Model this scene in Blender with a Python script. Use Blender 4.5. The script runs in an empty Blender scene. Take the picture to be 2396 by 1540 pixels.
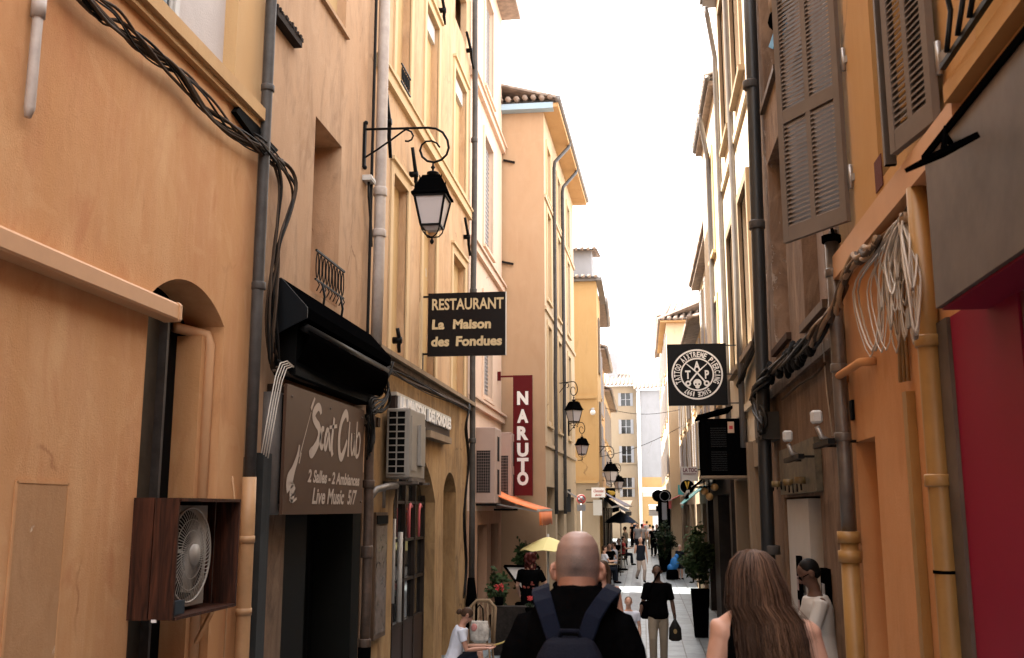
import bpy, bmesh, math, random
from mathutils import Vector, Matrix, Quaternion, noise as mn
random.seed(7)
R = math.radians
SC = bpy.context.scene
COL = SC.collection
# ---------------- camera, sky, sun, exposure ----------------
F = 2330.0; HC = 2.65; TH = R(10.22); PHI = R(7.39)
cam = bpy.data.cameras.new("camera"); camo = bpy.data.objects.new("camera", cam); COL.objects.link(camo)
camo.location = (0, 0, HC); camo.rotation_euler = (math.pi/2 + TH, 0, PHI)
cam.lens = 36.0*F/2396.0; cam.sensor_width = 36.0; cam.clip_start = .05; cam.clip_end = 2000
cam.dof.use_dof = True; cam.dof.focus_distance = 13.0; cam.dof.aperture_fstop = 5.0
SC.camera = camo
EXPOSURE = 3.08
SUN_EL = 60.0
W = bpy.data.worlds.new("World"); SC.world = W; W.use_nodes = True
nt = W.node_tree; nt.nodes.clear()
out = nt.nodes.new("ShaderNodeOutputWorld"); bg = nt.nodes.new("ShaderNodeBackground")
sky = nt.nodes.new("ShaderNodeTexSky"); sky.sky_type = 'NISHITA'; sky.sun_disc = False
sky.sun_elevation = R(SUN_EL); sky.sun_rotation = R(-90); sky.dust_density = 3.0; sky.air_density = 1.0
mx = nt.nodes.new("ShaderNodeMix"); mx.data_type = 'RGBA'
tc = nt.nodes.new("ShaderNodeTexCoord"); nz = nt.nodes.new("ShaderNodeTexNoise"); rp = nt.nodes.new("ShaderNodeValToRGB")
nz.inputs['Scale'].default_value = 1.6; nz.inputs['Detail'].default_value = 6
rp.color_ramp.elements[0].position = .3; rp.color_ramp.elements[0].color = (.62,)*3+(1,)
rp.color_ramp.elements[1].position = .7; rp.color_ramp.elements[1].color = (.95,)*3+(1,)
nt.links.new(tc.outputs['Generated'], nz.inputs['Vector']); nt.links.new(nz.outputs['Fac'], rp.inputs['Fac'])
nt.links.new(rp.outputs['Color'], mx.inputs[0]); nt.links.new(sky.outputs['Color'], mx.inputs[6])
mx.inputs[7].default_value = (5.45, 5.2, 4.95, 1)          # bright milky cloud veil
nt.links.new(mx.outputs[2], bg.inputs['Color']); bg.inputs['Strength'].default_value = .12
nt.links.new(bg.outputs[0], out.inputs['Surface'])
sl = bpy.data.lights.new("sun", 'SUN'); sl.energy = 3.8; sl.angle = R(.6); sl.color = (1, .93, .82)
so = bpy.data.objects.new("sun", sl); COL.objects.link(so)
sd = Vector((-math.cos(R(SUN_EL)), .05, math.sin(R(SUN_EL)))).normalized()
so.rotation_euler = sd.to_track_quat('Z', 'Y').to_euler(); so.location = (0, 20, 40)
SC.view_settings.view_transform = 'Standard'; SC.view_settings.look = 'None'
SC.view_settings.exposure = EXPOSURE; SC.view_settings.gamma = 1.0; SC.view_settings.use_curve_mapping = False

# ---------------- pixel -> place (photo measured at 2396 wide) ----------------
_M = camo.rotation_euler.to_matrix()
CP = Vector((0, 0, HC))
def ray(px, py): return _M @ Vector(((px-1198)/F, -(py-770)/F, -1))
def onx(px, py, X):
    d = ray(px, py); return CP + d*(X/d.x)
def ony(px, py, Y):
    d = ray(px, py); return CP + d*(Y/d.y)
def gz(y):
    if y < 7: return .8
    if y > 17: return max(-1.2, -(y-80)*.0) if y > 80 else 0.0
    return .8*(17-y)/10

# ---------------- mesh building ----------------
class MB:
    def __init__(s): s.v = []; s.f = []; s.sm = []; s.mi = []; s.cur = 0; s.cuts = []
    def add(s, vs, fs, smooth=False, fn=None):
        b = len(s.v); s.cuts.append((b, len(s.f)))
        s.v += [tuple(fn(*p)) if fn else tuple(p) for p in vs]
        for f in fs: s.f.append([b+i for i in f]); s.sm.append(smooth); s.mi.append(s.cur)
        return s
    def box(s, a, b, fn=None):
        x0, y0, z0 = a; x1, y1, z1 = b
        return s.add([(x0,y0,z0),(x1,y0,z0),(x1,y1,z0),(x0,y1,z0),(x0,y0,z1),(x1,y0,z1),(x1,y1,z1),(x0,y1,z1)],
              [(0,3,2,1),(4,5,6,7),(0,1,5,4),(1,2,6,5),(2,3,7,6),(3,0,4,7)], fn=fn)
    def bar(s, p, q, w, h, up=(0,0,1)):
        p = Vector(p); q = Vector(q); d = (q-p).normalized(); u = Vector(up)
        if abs(d.dot(u)) > .98: u = Vector((1,0,0))
        a = d.cross(u).normalized(); c = a.cross(d)
        vs = [o + a*sx*w/2 + c*sz*h/2 for o in (p, q) for sx, sz in ((-1,-1),(1,-1),(1,1),(-1,1))]
        return s.add(vs, [(3,2,1,0),(4,5,6,7),(0,1,5,4),(1,2,6,5),(2,3,7,6),(3,0,4,7)])
    def tube(s, pts, r, n=8, cap=True, flat=None):
        pts = [Vector(p) for p in pts]; m = len(pts)
        rs = r if isinstance(r, (list, tuple)) else [r]*m
        t0 = (pts[1]-pts[0]).normalized(); u = Vector((0,0,1)) if abs(t0.z) < .9 else Vector((1,0,0))
        a = t0.cross(u).normalized(); vs = []
        for i, p in enumerate(pts):
            t = (pts[min(i+1,m-1)]-pts[max(i-1,0)])
            t = t.normalized() if t.length > 1e-9 else t0
            a = (a - t*a.dot(t)); a = a.normalized() if a.length > 1e-6 else t.orthogonal().normalized()
            b = t.cross(a)
            for k in range(n):
                th = 2*math.pi*k/n
                vs.append(p + (a*math.cos(th)+b*math.sin(th)*(flat or 1))*rs[i])
        fs = [(i*n+k, i*n+(k+1)%n, (i+1)*n+(k+1)%n, (i+1)*n+k) for i in range(m-1) for k in range(n)]
        if cap: fs += [tuple(range(n))[::-1], tuple((m-1)*n+k for k in range(n))]
        return s.add(vs, fs, True)
    def sphere(s, c, r, nu=16, nv=10, fn=None):
        c = Vector(c); rr = Vector(r) if isinstance(r, (tuple, list, Vector)) else Vector((r,r,r))
        vs = [c + Vector((0,0,rr.z))]
        for j in range(1, nv):
            ph = math.pi*j/nv
            for i in range(nu):
                th = 2*math.pi*i/nu
                vs.append(c + Vector((rr.x*math.sin(ph)*math.cos(th), rr.y*math.sin(ph)*math.sin(th), rr.z*math.cos(ph))))
        vs.append(c - Vector((0,0,rr.z))); L = len(vs)-1
        fs = [(0, 1+i, 1+(i+1)%nu) for i in range(nu)]
        fs += [(1+j*nu+i, 1+(j+1)*nu+i, 1+(j+1)*nu+(i+1)%nu, 1+j*nu+(i+1)%nu) for j in range(nv-2) for i in range(nu)]
        fs += [(L, 1+(nv-2)*nu+(i+1)%nu, 1+(nv-2)*nu+i) for i in range(nu)]
        return s.add(vs, fs, True, (lambda *p: fn(Vector(p))) if fn else None)
    def rings(s, rings, n=24, smooth=True, exp=2.0):
        """rings: (center, rx, ry) stacked; axis vectors x,y"""
        vs = []
        for c, rx, ry in rings:
            for k in range(n):
                th = 2*math.pi*k/n; ct, st = math.cos(th), math.sin(th)
                e = 2/exp
                vs.append((c[0]+rx*math.copysign(abs(ct)**e, ct), c[1]+ry*math.copysign(abs(st)**e, st), c[2]))
        m = len(rings)
        fs = [(i*n+k, i*n+(k+1)%n, (i+1)*n+(k+1)%n, (i+1)*n+k) for i in range(m-1) for k in range(n)]
        fs += [tuple(range(n))[::-1], tuple((m-1)*n+k for k in range(n))]
        return s.add(vs, fs, smooth)
    def lathe(s, c, prof, n=16, smooth=True):
        return s.rings([((c[0], c[1], c[2]+z), r, r) for r, z in prof], n, smooth)
    def prism(s, poly, fa, fb):
        """poly 2D; fa/fb map (a,b) to 3D for the two caps"""
        n = len(poly); vs = [fa(*p) for p in poly] + [fb(*p) for p in poly]
        return s.add(vs, [tuple(range(n)), tuple(range(2*n-1, n-1, -1))] + [(i, n+i, n+(i+1)%n, (i+1)%n) for i in range(n)])
    def each(s, name, mat, parent=None, fix=True):
        o = None; c = s.cuts+[(len(s.v), len(s.f))]
        for (v0, f0), (v1, f1) in zip(c[:-1], c[1:]):
            if v1 == v0: continue
            q = MB(); q.v = s.v[v0:v1]; q.f = [[i-v0 for i in f] for f in s.f[f0:f1]]; q.sm = s.sm[f0:f1]; q.mi = s.mi[f0:f1]
            o = q.build(name, mat, parent, fix)
        return o
    def build(s, name, mat, parent=None, fix=True):
        me = bpy.data.meshes.new(name); me.from_pydata([tuple(v) for v in s.v], [], s.f)
        me.polygons.foreach_set('use_smooth', s.sm)
        mats = mat if isinstance(mat, (list, tuple)) else [mat]
        for m in mats: me.materials.append(m)
        if len(mats) > 1: me.polygons.foreach_set('material_index', s.mi)
        if fix:
            bm = bmesh.new(); bm.from_mesh(me); bmesh.ops.recalc_face_normals(bm, faces=bm.faces); bm.to_mesh(me); bm.free()
        me.update()
        o = bpy.data.objects.new(name, me); COL.objects.link(o)
        if parent: attach(o, parent)
        return o
def attach(o, parent):
    o.parent = parent
    if parent.type == 'EMPTY': o.matrix_parent_inverse = Matrix.Translation(-parent.location)
def tag(o, label=None, cat=None, group=None, kind=None):
    if label: o['label'] = label
    if cat: o['category'] = cat
    if group: o['group'] = group
    if kind: o['kind'] = kind
    return o
def thing(name, label, cat, loc=(0,0,0), group=None):
    o = bpy.data.objects.new(name, None); COL.objects.link(o); o.location = loc; o.empty_display_size = .2
    return tag(o, label, cat, group)
def local(mb, name, mat, parent):
    """child whose mesh is in the parent's own coordinates"""
    o = mb.build(name, mat); o.parent = parent; return o
def kids(o): return [c for c in COL.objects if c.parent == o]
def dup(o, loc=None, rotz=None, scale=None, label=None, parent=None):
    c = o.copy(); COL.objects.link(c); c.parent = parent
    for k in kids(o): dup(k, parent=c)
    if loc is not None: c.location = loc
    if rotz is not None: c.rotation_euler = (0, 0, rotz)
    if scale is not None: c.scale = (scale,)*3
    if label: c['label'] = label
    return c

class Pl:
    """vertical wall plane from plan point p0 (u=0) to p1; side=+1 outward normal to the +x side of travel.. w = outward"""
    def __init__(s, x0, y0, x1, y1, out):
        s.o = Vector((x0, y0, 0)); d = Vector((x1-x0, y1-y0, 0)); s.L = d.length; s.d = d.normalized()
        n = Vector((s.d.y, -s.d.x, 0)); s.n = n if n.dot(Vector(out+(0,))) > 0 else -n
    def T(s, u, w, z): return s.o + s.d*u + s.n*w + Vector((0,0,z))
    def hit(s, px, py, w=0):
        r = ray(px, py); o = s.o + s.n*w
        t = (o-CP).dot(s.n)/r.dot(s.n); p = CP + r*t
        return (p-s.o).dot(s.d), p.z
def walls(pl, u0, u1, z0, z1, ops, depth=10.0):
    """front skin with openings (u0,u1,z0,z1,depth[,rise]), plus returns, back and top"""
    m = MB(); T = pl.T
    us = sorted({u0, u1} | {o[0] for o in ops} | {o[1] for o in ops}); us = [u for u in us if u0 <= u <= u1]
    zs = sorted({z0, z1} | {o[2] for o in ops} | {o[3]+(o[5] if len(o) > 5 else 0) for o in ops}); zs = [z for z in zs if z0 <= z <= z1]
    for i in range(len(us)-1):
        for j in range(len(zs)-1):
            a, b, c, d = us[i], us[i+1], zs[j], zs[j+1]
            mu, mz = (a+b)/2, (c+d)/2
            if any(o[0] < mu < o[1] and o[2] < mz < o[3]+(o[5] if len(o) > 5 else 0) for o in ops): continue
            m.add([T(a,0,c), T(b,0,c), T(b,0,d), T(a,0,d)], [(0,1,2,3)])
    for o in ops:
        a, b, c, d, dp = o[:5]; rise = o[5] if len(o) > 5 else 0
        pts = [(a, c), (b, c), (b, d)]
        if rise:
            n = 14; h = (b-a)/2; rad = (h*h+rise*rise)/(2*rise); cz = d+rise-rad
            arc = []
            for k in range(1, n):
                u = b-(b-a)*k/n; z = cz+math.sqrt(max(0, rad*rad-(u-(a+b)/2)**2)); arc.append((u, z))
            pts += arc
            top = d+rise; full = [(b, d)]+arc+[(a, d)]
            for k in range(len(full)-1):
                p, q = full[k], full[k+1]
                m.add([T(p[0],0,p[1]), T(q[0],0,q[1]), T(q[0],0,top), T(p[0],0,top)], [(0,1,2,3)])
        pts.append((a, d))
        for k in range(len(pts)):
            p, q = pts[k], pts[(k+1) % len(pts)]
            m.add([T(p[0],0,p[1]), T(q[0],0,q[1]), T(q[0],-dp,q[1]), T(p[0],-dp,p[1])], [(0,1,2,3)])
    m.add([T(u0,0,z0),T(u0,-depth,z0),T(u0,-depth,z1),T(u0,0,z1)], [(0,1,2,3)])
    m.add([T(u1,0,z0),T(u1,-depth,z0),T(u1,-depth,z1),T(u1,0,z1)], [(0,1,2,3)])
    m.add([T(u0,-depth,z0),T(u1,-depth,z0),T(u1,-depth,z1),T(u0,-depth,z1)], [(0,1,2,3)])
    m.add([T(u0,0,z1),T(u1,0,z1),T(u1,-depth,z1),T(u0,-depth,z1)], [(0,1,2,3)])
    return m
def fill(pl, o, w=None, t=.04, inset=0):
    """panel that closes an opening from behind"""
    a, b, c, d, dp = o[:5]; r = o[5] if len(o) > 5 else 0
    m = MB(); m.box((a-.03, -dp-t, c-.03), (b+.03, -dp+.002, d+r+.03), pl.T); return m
def bx(pl, u0, u1, w0, w1, z0, z1, m=None):
    return (m or MB()).box((u0, w0, z0), (u1, w1, z1), pl.T)

# ---------------- materials ----------------
def newmat(name):
    m = bpy.data.materials.new(name); m.use_nodes = True; n = m.node_tree
    return m, n, n.nodes['Principled BSDF']
def P(name, col, rough=.6, metal=0, bump=0, bscale=60, var=.0, vscale=4, coat=0, trans=0, alpha=None, emit=0):
    m, n, b = newmat(name)
    b.inputs['Base Color'].default_value = tuple(col)+(1,); b.inputs['Roughness'].default_value = rough; b.inputs['Metallic'].default_value = metal
    if max(col) < .06 and metal == 0: b.inputs['Specular IOR Level'].default_value = .12 if rough > .2 else .5
    if coat: b.inputs['Coat Weight'].default_value = coat
    if trans: b.inputs['Transmission Weight'].default_value = trans
    g = n.nodes.new('ShaderNodeNewGeometry')
    if var:
        t = n.nodes.new('ShaderNodeTexNoise'); t.inputs['Scale'].default_value = vscale; t.inputs['Detail'].default_value = 8; t.inputs['Roughness'].default_value = .65
        n.links.new(g.outputs['Position'], t.inputs['Vector'])
        r = n.nodes.new('ShaderNodeValToRGB'); e = r.color_ramp.elements
        e[0].position = .3; e[0].color = tuple(c*(1-var) for c in col)+(1,); e[1].position = .7; e[1].color = tuple(min(1, c*(1+var)) for c in col)+(1,)
        n.links.new(t.outputs['Fac'], r.inputs['Fac']); n.links.new(r.outputs['Color'], b.inputs['Base Color'])
    if bump:
        t = n.nodes.new('ShaderNodeTexNoise'); t.inputs['Scale'].default_value = bscale; t.inputs['Detail'].default_value = 5
        n.links.new(g.outputs['Position'], t.inputs['Vector'])
        u = n.nodes.new('ShaderNodeBump'); u.inputs['Strength'].default_value = bump; u.inputs['Distance'].default_value = .02
        n.links.new(t.outputs['Fac'], u.inputs['Height']); n.links.new(u.outputs['Normal'], b.inputs['Normal'])
    return m
def stucco(name, base, light, dark, stain=.35, stcol=(.12,.07,.04), bump=.25, grain=70, peel=None, peelamt=.62, sstart=.58):
    """lime render: blotches, long rain streaks, stains, trowel bump, optional peeled patches"""
    m, n, b = newmat(name); L = n.links.new
    g = n.nodes.new('ShaderNodeNewGeometry')
    def mp(s):
        k = n.nodes.new('ShaderNodeMapping'); k.inputs['Scale'].default_value = s; L(g.outputs['Position'], k.inputs['Vector']); return k.outputs[0]
    def nzt(vec, sc, det=6, ro=.6, dist=0):
        t = n.nodes.new('ShaderNodeTexNoise'); t.inputs['Scale'].default_value = sc; t.inputs['Detail'].default_value = det
        t.inputs['Roughness'].default_value = ro; t.inputs['Distortion'].default_value = dist; L(vec, t.inputs['Vector']); return t.outputs['Fac']
    def ramp(f, a, c):
        r = n.nodes.new('ShaderNodeMapRange'); r.inputs['From Min'].default_value = a; r.inputs['From Max'].default_value = c; L(f, r.inputs['Value']); return r.outputs[0]
    def mix(f, a, c, mode='MIX'):
        x = n.nodes.new('ShaderNodeMix'); x.data_type = 'RGBA'; x.blend_type = mode
        if isinstance(f, float): x.inputs[0].default_value = f
        else: L(f, x.inputs[0])
        for i, v in ((6, a), (7, c)):
            if isinstance(v, tuple): x.inputs[i].default_value = v+(1,)
            else: L(v, x.inputs[i])
        return x.outputs[2]
    def mul(a, v):
        x = n.nodes.new('ShaderNodeMath'); x.operation = 'MULTIPLY'; L(a, x.inputs[0])
        if isinstance(v, float): x.inputs[1].default_value = v
        else: L(v, x.inputs[1])
        return x.outputs[0]
    c = mix(ramp(nzt(mp((1,1,.45)), 1.3, 8, .62, .4), .3, .7), dark, light)
    c = mix(ramp(nzt(mp((1.6,1.6,.45)), 2.2, 7, .65), .35, .7), c, base)
    st = mul(ramp(nzt(mp((9,9,.5)), 1.5, 5, .6), .5, .8), ramp(nzt(mp((1,1,.7)), .8, 4), .4, .65))
    c = mix(mul(st, .75), c, light)
    s2 = mul(ramp(nzt(mp((2.4,2.4,.75)), 1.1, 10, .72, 1.1), sstart, .82), stain)
    c = mix(s2, c, stcol)
    sp = nzt(mp((1,1,1)), 28, 6, .7)
    c = mix(mul(ramp(sp, .62, .8), .25), c, stcol)
    bh = nzt(mp((1,1,1)), grain, 8, .7); bh2 = nzt(mp((1,1,.6)), 5, 5, .6)
    ad = n.nodes.new('ShaderNodeMath'); ad.operation = 'MULTIPLY_ADD'; L(bh2, ad.inputs[0]); ad.inputs[1].default_value = 2.0; L(bh, ad.inputs[2]); hh = ad.outputs[0]
    if peel:
        pf = ramp(nzt(mp((1,1,.7)), 1.7, 10, .68, .5), peelamt, peelamt+.02)
        c = mix(pf, c, peel)
        a2 = n.nodes.new('ShaderNodeMath'); a2.operation = 'MULTIPLY_ADD'; L(pf, a2.inputs[0]); a2.inputs[1].default_value = -1.2; L(hh, a2.inputs[2]); hh = a2.outputs[0]
    vo = n.nodes.new('ShaderNodeTexVoronoi'); vo.feature = 'DISTANCE_TO_EDGE'; vo.inputs['Scale'].default_value = .55
    wv = n.nodes.new('ShaderNodeTexNoise'); wv.inputs['Scale'].default_value = 3.0; wv.inputs['Detail'].default_value = 6; L(mp((1,1,.8)), wv.inputs['Vector'])
    wm = n.nodes.new('ShaderNodeMix'); wm.data_type = 'VECTOR'; wm.inputs[0].default_value = .22; L(mp((1,1,.6)), wm.inputs[4]); L(wv.outputs['Color'], wm.inputs[5]); L(wm.outputs[1], vo.inputs['Vector'])
    ck = mul(ramp(vo.outputs['Distance'], .006, .0015), ramp(nzt(mp((1,1,1)), .9, 3), .55, .62))
    c = mix(mul(ck, .55), c, stcol)
    pt = ramp(nzt(mp((1,1,.8)), 2.4, 3, .5, 1.2), .60, .64); c = mix(mul(pt, .22), c, light)
    pt2 = ramp(nzt(mp((1.3,1.3,.5)), 1.9, 4, .55, .9), .60, .70); c = mix(mul(pt2, .30*stain/.3), c, dark)
    L(c, b.inputs['Base Color']); b.inputs['Roughness'].default_value = .92; b.inputs['Specular IOR Level'].default_value = .2
    u = n.nodes.new('ShaderNodeBump'); u.inputs['Strength'].default_value = bump; u.inputs['Distance'].default_value = .012
    L(hh, u.inputs['Height']); L(u.outputs['Normal'], b.inputs['Normal'])
    return m
def wood(name, a, c, rough=.6, sc=(30,30,2)):
    m, n, b = newmat(name); L = n.links.new
    g = n.nodes.new('ShaderNodeNewGeometry'); k = n.nodes.new('ShaderNodeMapping'); k.inputs['Scale'].default_value = sc
    t = n.nodes.new('ShaderNodeTexNoise'); t.inputs['Scale'].default_value = 1; t.inputs['Detail'].default_value = 8; t.inputs['Distortion'].default_value = 1.2
    r = n.nodes.new('ShaderNodeValToRGB'); r.color_ramp.elements[0].position = .35; r.color_ramp.elements[1].position = .68
    r.color_ramp.elements[0].color = a+(1,); r.color_ramp.elements[1].color = c+(1,)
    L(g.outputs['Position'], k.inputs[0]); L(k.outputs[0], t.inputs['Vector']); L(t.outputs['Fac'], r.inputs[0]); L(r.outputs[0], b.inputs['Base Color'])
    b.inputs['Roughness'].default_value = rough
    u = n.nodes.new('ShaderNodeBump'); u.inputs['Strength'].default_value = .2; u.inputs['Distance'].default_value = .01; L(t.outputs['Fac'], u.inputs['Height']); L(u.outputs[0], b.inputs['Normal'])
    return m
M = {}
M['or1'] = stucco('ochre_render', (.535,.275,.118), (.64,.385,.195), (.47,.205,.090), stain=.6, stcol=(.30,.12,.05), bump=.4)
M['or1up'] = stucco('pale_ochre_render', (0.493,0.3034,0.1425), (0.527,0.3444,0.1725), (0.425,0.2542,0.12), stain=.3, stcol=(.25,.13,.06))
M['beam'] = P('painted_case', (0.5187,0.2846,0.1408), .55, var=.06)
M['tan'] = stucco('tan_render', (.455,.285,.170), (.54,.365,.235), (.35,.21,.120), stain=.75, stcol=(.14,.08,.05), bump=.6, sstart=.5)
M['orec'] = stucco('orange_recess_render', (.54,.33,.17), (.58,.37,.2), (.46,.26,.12), stain=.4, stcol=(.2,.1,.05))
M['yel'] = stucco('yellow_render', (.50,.325,.185), (.57,.40,.26), (.41,.25,.135), stain=.8, stcol=(.22,.14,.09), bump=.35, sstart=.48)
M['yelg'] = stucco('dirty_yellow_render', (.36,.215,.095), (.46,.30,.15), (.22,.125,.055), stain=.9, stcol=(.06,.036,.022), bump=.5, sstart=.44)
M['cream'] = stucco('cream_trim', (0.5595,0.4101,0.2435), (0.5957,0.4436,0.2731), (0.4964,0.3515,0.1993), stain=.25, bump=.12)
M['infill'] = stucco('window_infill', (.47,.315,.155), (.54,.40,.22), (.38,.24,.11), stain=.6, stcol=(.22,.16,.11), peel=(.45,.38,.31), peelamt=.60)
M['pink'] = stucco('pale_pink_render', (0.66,0.494,0.378), (0.7,0.532,0.423), (0.6,0.437,0.333), stain=.2, bump=.15)
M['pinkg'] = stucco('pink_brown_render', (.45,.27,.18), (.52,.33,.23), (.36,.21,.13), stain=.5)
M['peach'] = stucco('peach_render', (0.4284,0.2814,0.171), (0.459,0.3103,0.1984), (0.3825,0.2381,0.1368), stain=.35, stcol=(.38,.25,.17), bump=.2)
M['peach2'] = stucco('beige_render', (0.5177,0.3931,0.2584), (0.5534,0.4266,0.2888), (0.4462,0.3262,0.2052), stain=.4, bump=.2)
M['orw'] = stucco('orange_side_render', (.58,.28,.12), (.62,.33,.15), (.50,.22,.085), stain=.25, stcol=(.3,.12,.05))
M['yel2'] = stucco('golden_render', (0.435,0.2772,0.121), (0.465,0.3036,0.143), (0.39,0.2376,0.099), stain=.3, bump=.2)
M['end'] = stucco('pale_yellow_render', (0.2852,0.2204,0.154), (0.31,0.2436,0.1705), (0.248,0.1914,0.1265), stain=.3, bump=.1)
M['endg'] = stucco('grey_white_render', (0.279,0.279,0.2944), (0.31,0.31,0.3264), (0.2356,0.2356,0.2432), stain=.3, bump=.1)
M['brn'] = stucco('shabby_brown_render', (.27,.175,.115), (.40,.29,.21), (.14,.085,.055), stain=1.0, stcol=(.04,.026,.02), bump=.8, peel=(.42,.35,.30), peelamt=.61, sstart=.42)
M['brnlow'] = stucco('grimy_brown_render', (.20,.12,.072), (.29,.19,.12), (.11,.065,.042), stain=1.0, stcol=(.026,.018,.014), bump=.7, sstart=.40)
M['plast'] = stucco('pinkish_plaster', (.34,.28,.25), (.40,.33,.30), (.26,.20,.17), stain=.7, stcol=(.12,.07,.05), peel=(.20,.12,.08), peelamt=.56, bump=.5)
M['or2'] = stucco('orange_smooth_render', (.52,.25,.105), (.60,.32,.15), (.42,.19,.068), stain=.5, stcol=(.22,.09,.04), bump=.3)
M['or2up'] = stucco('golden_ochre_render', (0.4807,0.2819,0.1134), (0.5225,0.3208,0.1344), (0.418,0.2333,0.0924), stain=.3, bump=.15)
M['bright'] = stucco('warm_white_render', (.62,.53,.40), (.66,.57,.45), (.52,.43,.31), stain=.6, stcol=(.28,.18,.11), bump=.35)
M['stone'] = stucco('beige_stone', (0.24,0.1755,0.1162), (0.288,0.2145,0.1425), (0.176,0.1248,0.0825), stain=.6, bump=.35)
M['gpost'] = stucco('slate_paint', (.035,.038,.038), (.055,.055,.055), (.02,.021,.021), stain=.3, bump=.2, stcol=(.10,.095,.09))
M['sign_br'] = P('brown_sign_panel', (.066,.033,.019), .45, var=.08, vscale=2)
M['let'] = P('pale_lettering', (.40,.32,.26), .5)
M['letgold'] = P('gold_lettering', (.50,.38,.21), .5)
M['darkbr'] = P('dark_brown_board', (.006,.0035,.003), .4)
M['black'] = P('black_paint', (.0016,.0016,.0018), .6, bump=.05)
M['blackcl'] = P('black_awning_cloth', (.0015,.0014,.0014), .8, bump=.3, bscale=25)
M['iron'] = P('wrought_iron', (.0035,.0035,.0037), .5)
M['pipe'] = P('grey_pipe', (.060,.054,.050), .5, .0, var=.3, vscale=6, bump=.1)
M['pipew'] = P('pale_pipe', (.38,.32,.28), .6, var=.2, vscale=5)
M['pipey'] = P('yellow_painted_pipe', (0.306,0.1688,0.051), .45, var=.1, vscale=5, bump=.06)
M['pipeo'] = P('orange_painted_pipe', (.42,.235,.11), .55, var=.12, vscale=7)
M['pipez'] = P('zinc_pipe', (.13,.11,.095), .4, .3, var=.3, vscale=7)
M['cable'] = P('dusty_black_cable', (.010,.0085,.0075), .6)
M['cableb'] = P('brown_cable', (.055,.036,.024), .65)
M['cablet'] = P('tan_cable', (.24,.15,.08), .65)
M['cablew'] = P('white_cable', (.44,.39,.33), .5)
M['rail'] = P('galvanised', (.35,.34,.33), .4, .6)
M['acw'] = P('ac_casing', (0.216,0.1911,0.1628), .5, var=.08, vscale=3)
M['acp'] = P('pink_ac_casing', (0.342,0.243,0.204), .55, var=.06, vscale=3)
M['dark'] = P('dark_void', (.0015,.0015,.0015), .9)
M['fan'] = P('fan_plastic', (.27,.24,.205), .5)
M['wbox'] = wood('stained_pine', (.014,.005,.003), (.075,.024,.012), .45)
M['wframe'] = wood('brown_wood', (.05,.03,.018), (.12,.07,.04))
M['shop'] = P('shop_metal', (.03,.022,.018), .4, .0, var=.2)
M['shut'] = P('grey_shutter_paint', (.15,.122,.102), .6, var=.12, vscale=3)
M['shutg'] = P('blue_grey_shutter', (.34,.32,.32), .6)
M['mag'] = P('magenta_panel', (.22,.009,.032), .5, var=.06, vscale=1)
M['steel'] = P('brushed_steel', (.115,.092,.076), .55, .15, var=.35, vscale=1.6, bump=.12, bscale=3)  # broad tone variation in the colour imitates reflections in the metal
M['tile'] = P('terracotta_tile', (0.2475,0.1875,0.15), .8, var=.35, vscale=6, bump=.2)
M['gutter'] = P('zinc_gutter', (0.161,0.147,0.14), .5, .3, var=.15)
M['bluegut'] = P('blue_gutter', (.30,.42,.52), .5)
M['white'] = P('white_paint', (.72,.70,.68), .5)
M['offw'] = P('off_white', (.46,.44,.41), .5, var=.05)
M['red'] = P('dark_red_sign', (0.09,0.0048,0.0064), .4)
M['orcl'] = P('orange_awning_cloth', (.78,.20,.055), .7)
M['yelcl'] = P('pale_yellow_parasol', (.70,.62,.27), .7)
M['navycl'] = P('navy_canvas', (.012,.022,.045), .75)
M['whitecl'] = P('white_canvas', (.66,.64,.62), .7)
M['redcl'] = P('red_cloth', (.45,.03,.03), .7)
M['teal'] = P('teal_panel', (.04,.30,.30), .5)
M['navy'] = P('navy_strap', (0.0042,0.00672,0.0171), .8, bump=.3, bscale=250)
M['navy2'] = P('navy_pack', (.004,.0055,.013), .8, bump=.3, bscale=180)
M['tee'] = P('black_cotton', (.0026,.0026,.0029), .95, bump=.5, bscale=14)
M['teeg'] = P('white_cotton', (.60,.62,.70), .9, bump=.4, bscale=18)
M['skin'] = P('skin_tan', (.40,.20,.135), .5, var=.12, vscale=14, bump=.12, bscale=150)
M['skin2'] = P('skin_light', (.55,.31,.22), .5, var=.06, vscale=14)
M['skind'] = P('skin_dark', (.10,.052,.035), .5, var=.08, vscale=14)
M['beige'] = P('beige_trousers', (.22,.18,.135), .9, bump=.4, bscale=20)
M['jean'] = P('dark_shorts', (.01,.013,.02), .9)
M['green'] = P('green_shorts', (.04,.07,.045), .9)
M['blue'] = P('bright_blue_bag', (.02,.19,.55), .6)
M['hairw'] = P('white_hair', (.50,.44,.40), .8)
M['hairk'] = P('black_hair', (.004,.0035,.003), .6)
M['hairbr'] = P('brown_hair', (.055,.030,.018), .5)
M['shopdark'] = P('dark_shopfront', (.022,.018,.016), .5, var=.7, vscale=1.5)
M['hairr'] = P('red_brown_hair', (.05,.010,.008), .5)
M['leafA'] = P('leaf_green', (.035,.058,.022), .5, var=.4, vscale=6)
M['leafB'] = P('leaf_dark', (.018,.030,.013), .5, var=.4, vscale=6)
M['trunk'] = P('bark', (.09,.06,.04), .9, bump=.4)
M['glassd'] = P('dark_window_glass', (.012,.013,.014), .06)
M['glassp'] = P('lantern_frosted_pane', (.50,.46,.46), .5)
M['straw'] = P('straw', (.22,.145,.08), .8, bump=.4, bscale=120)
M['gold'] = P('gold_mark', (.6,.36,.03), .5)
M['pinkg2'] = P('soft_pink', (.5,.2,.18), .6)
M['cyan'] = P('blue_cloth', (.03,.22,.42), .7)

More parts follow.
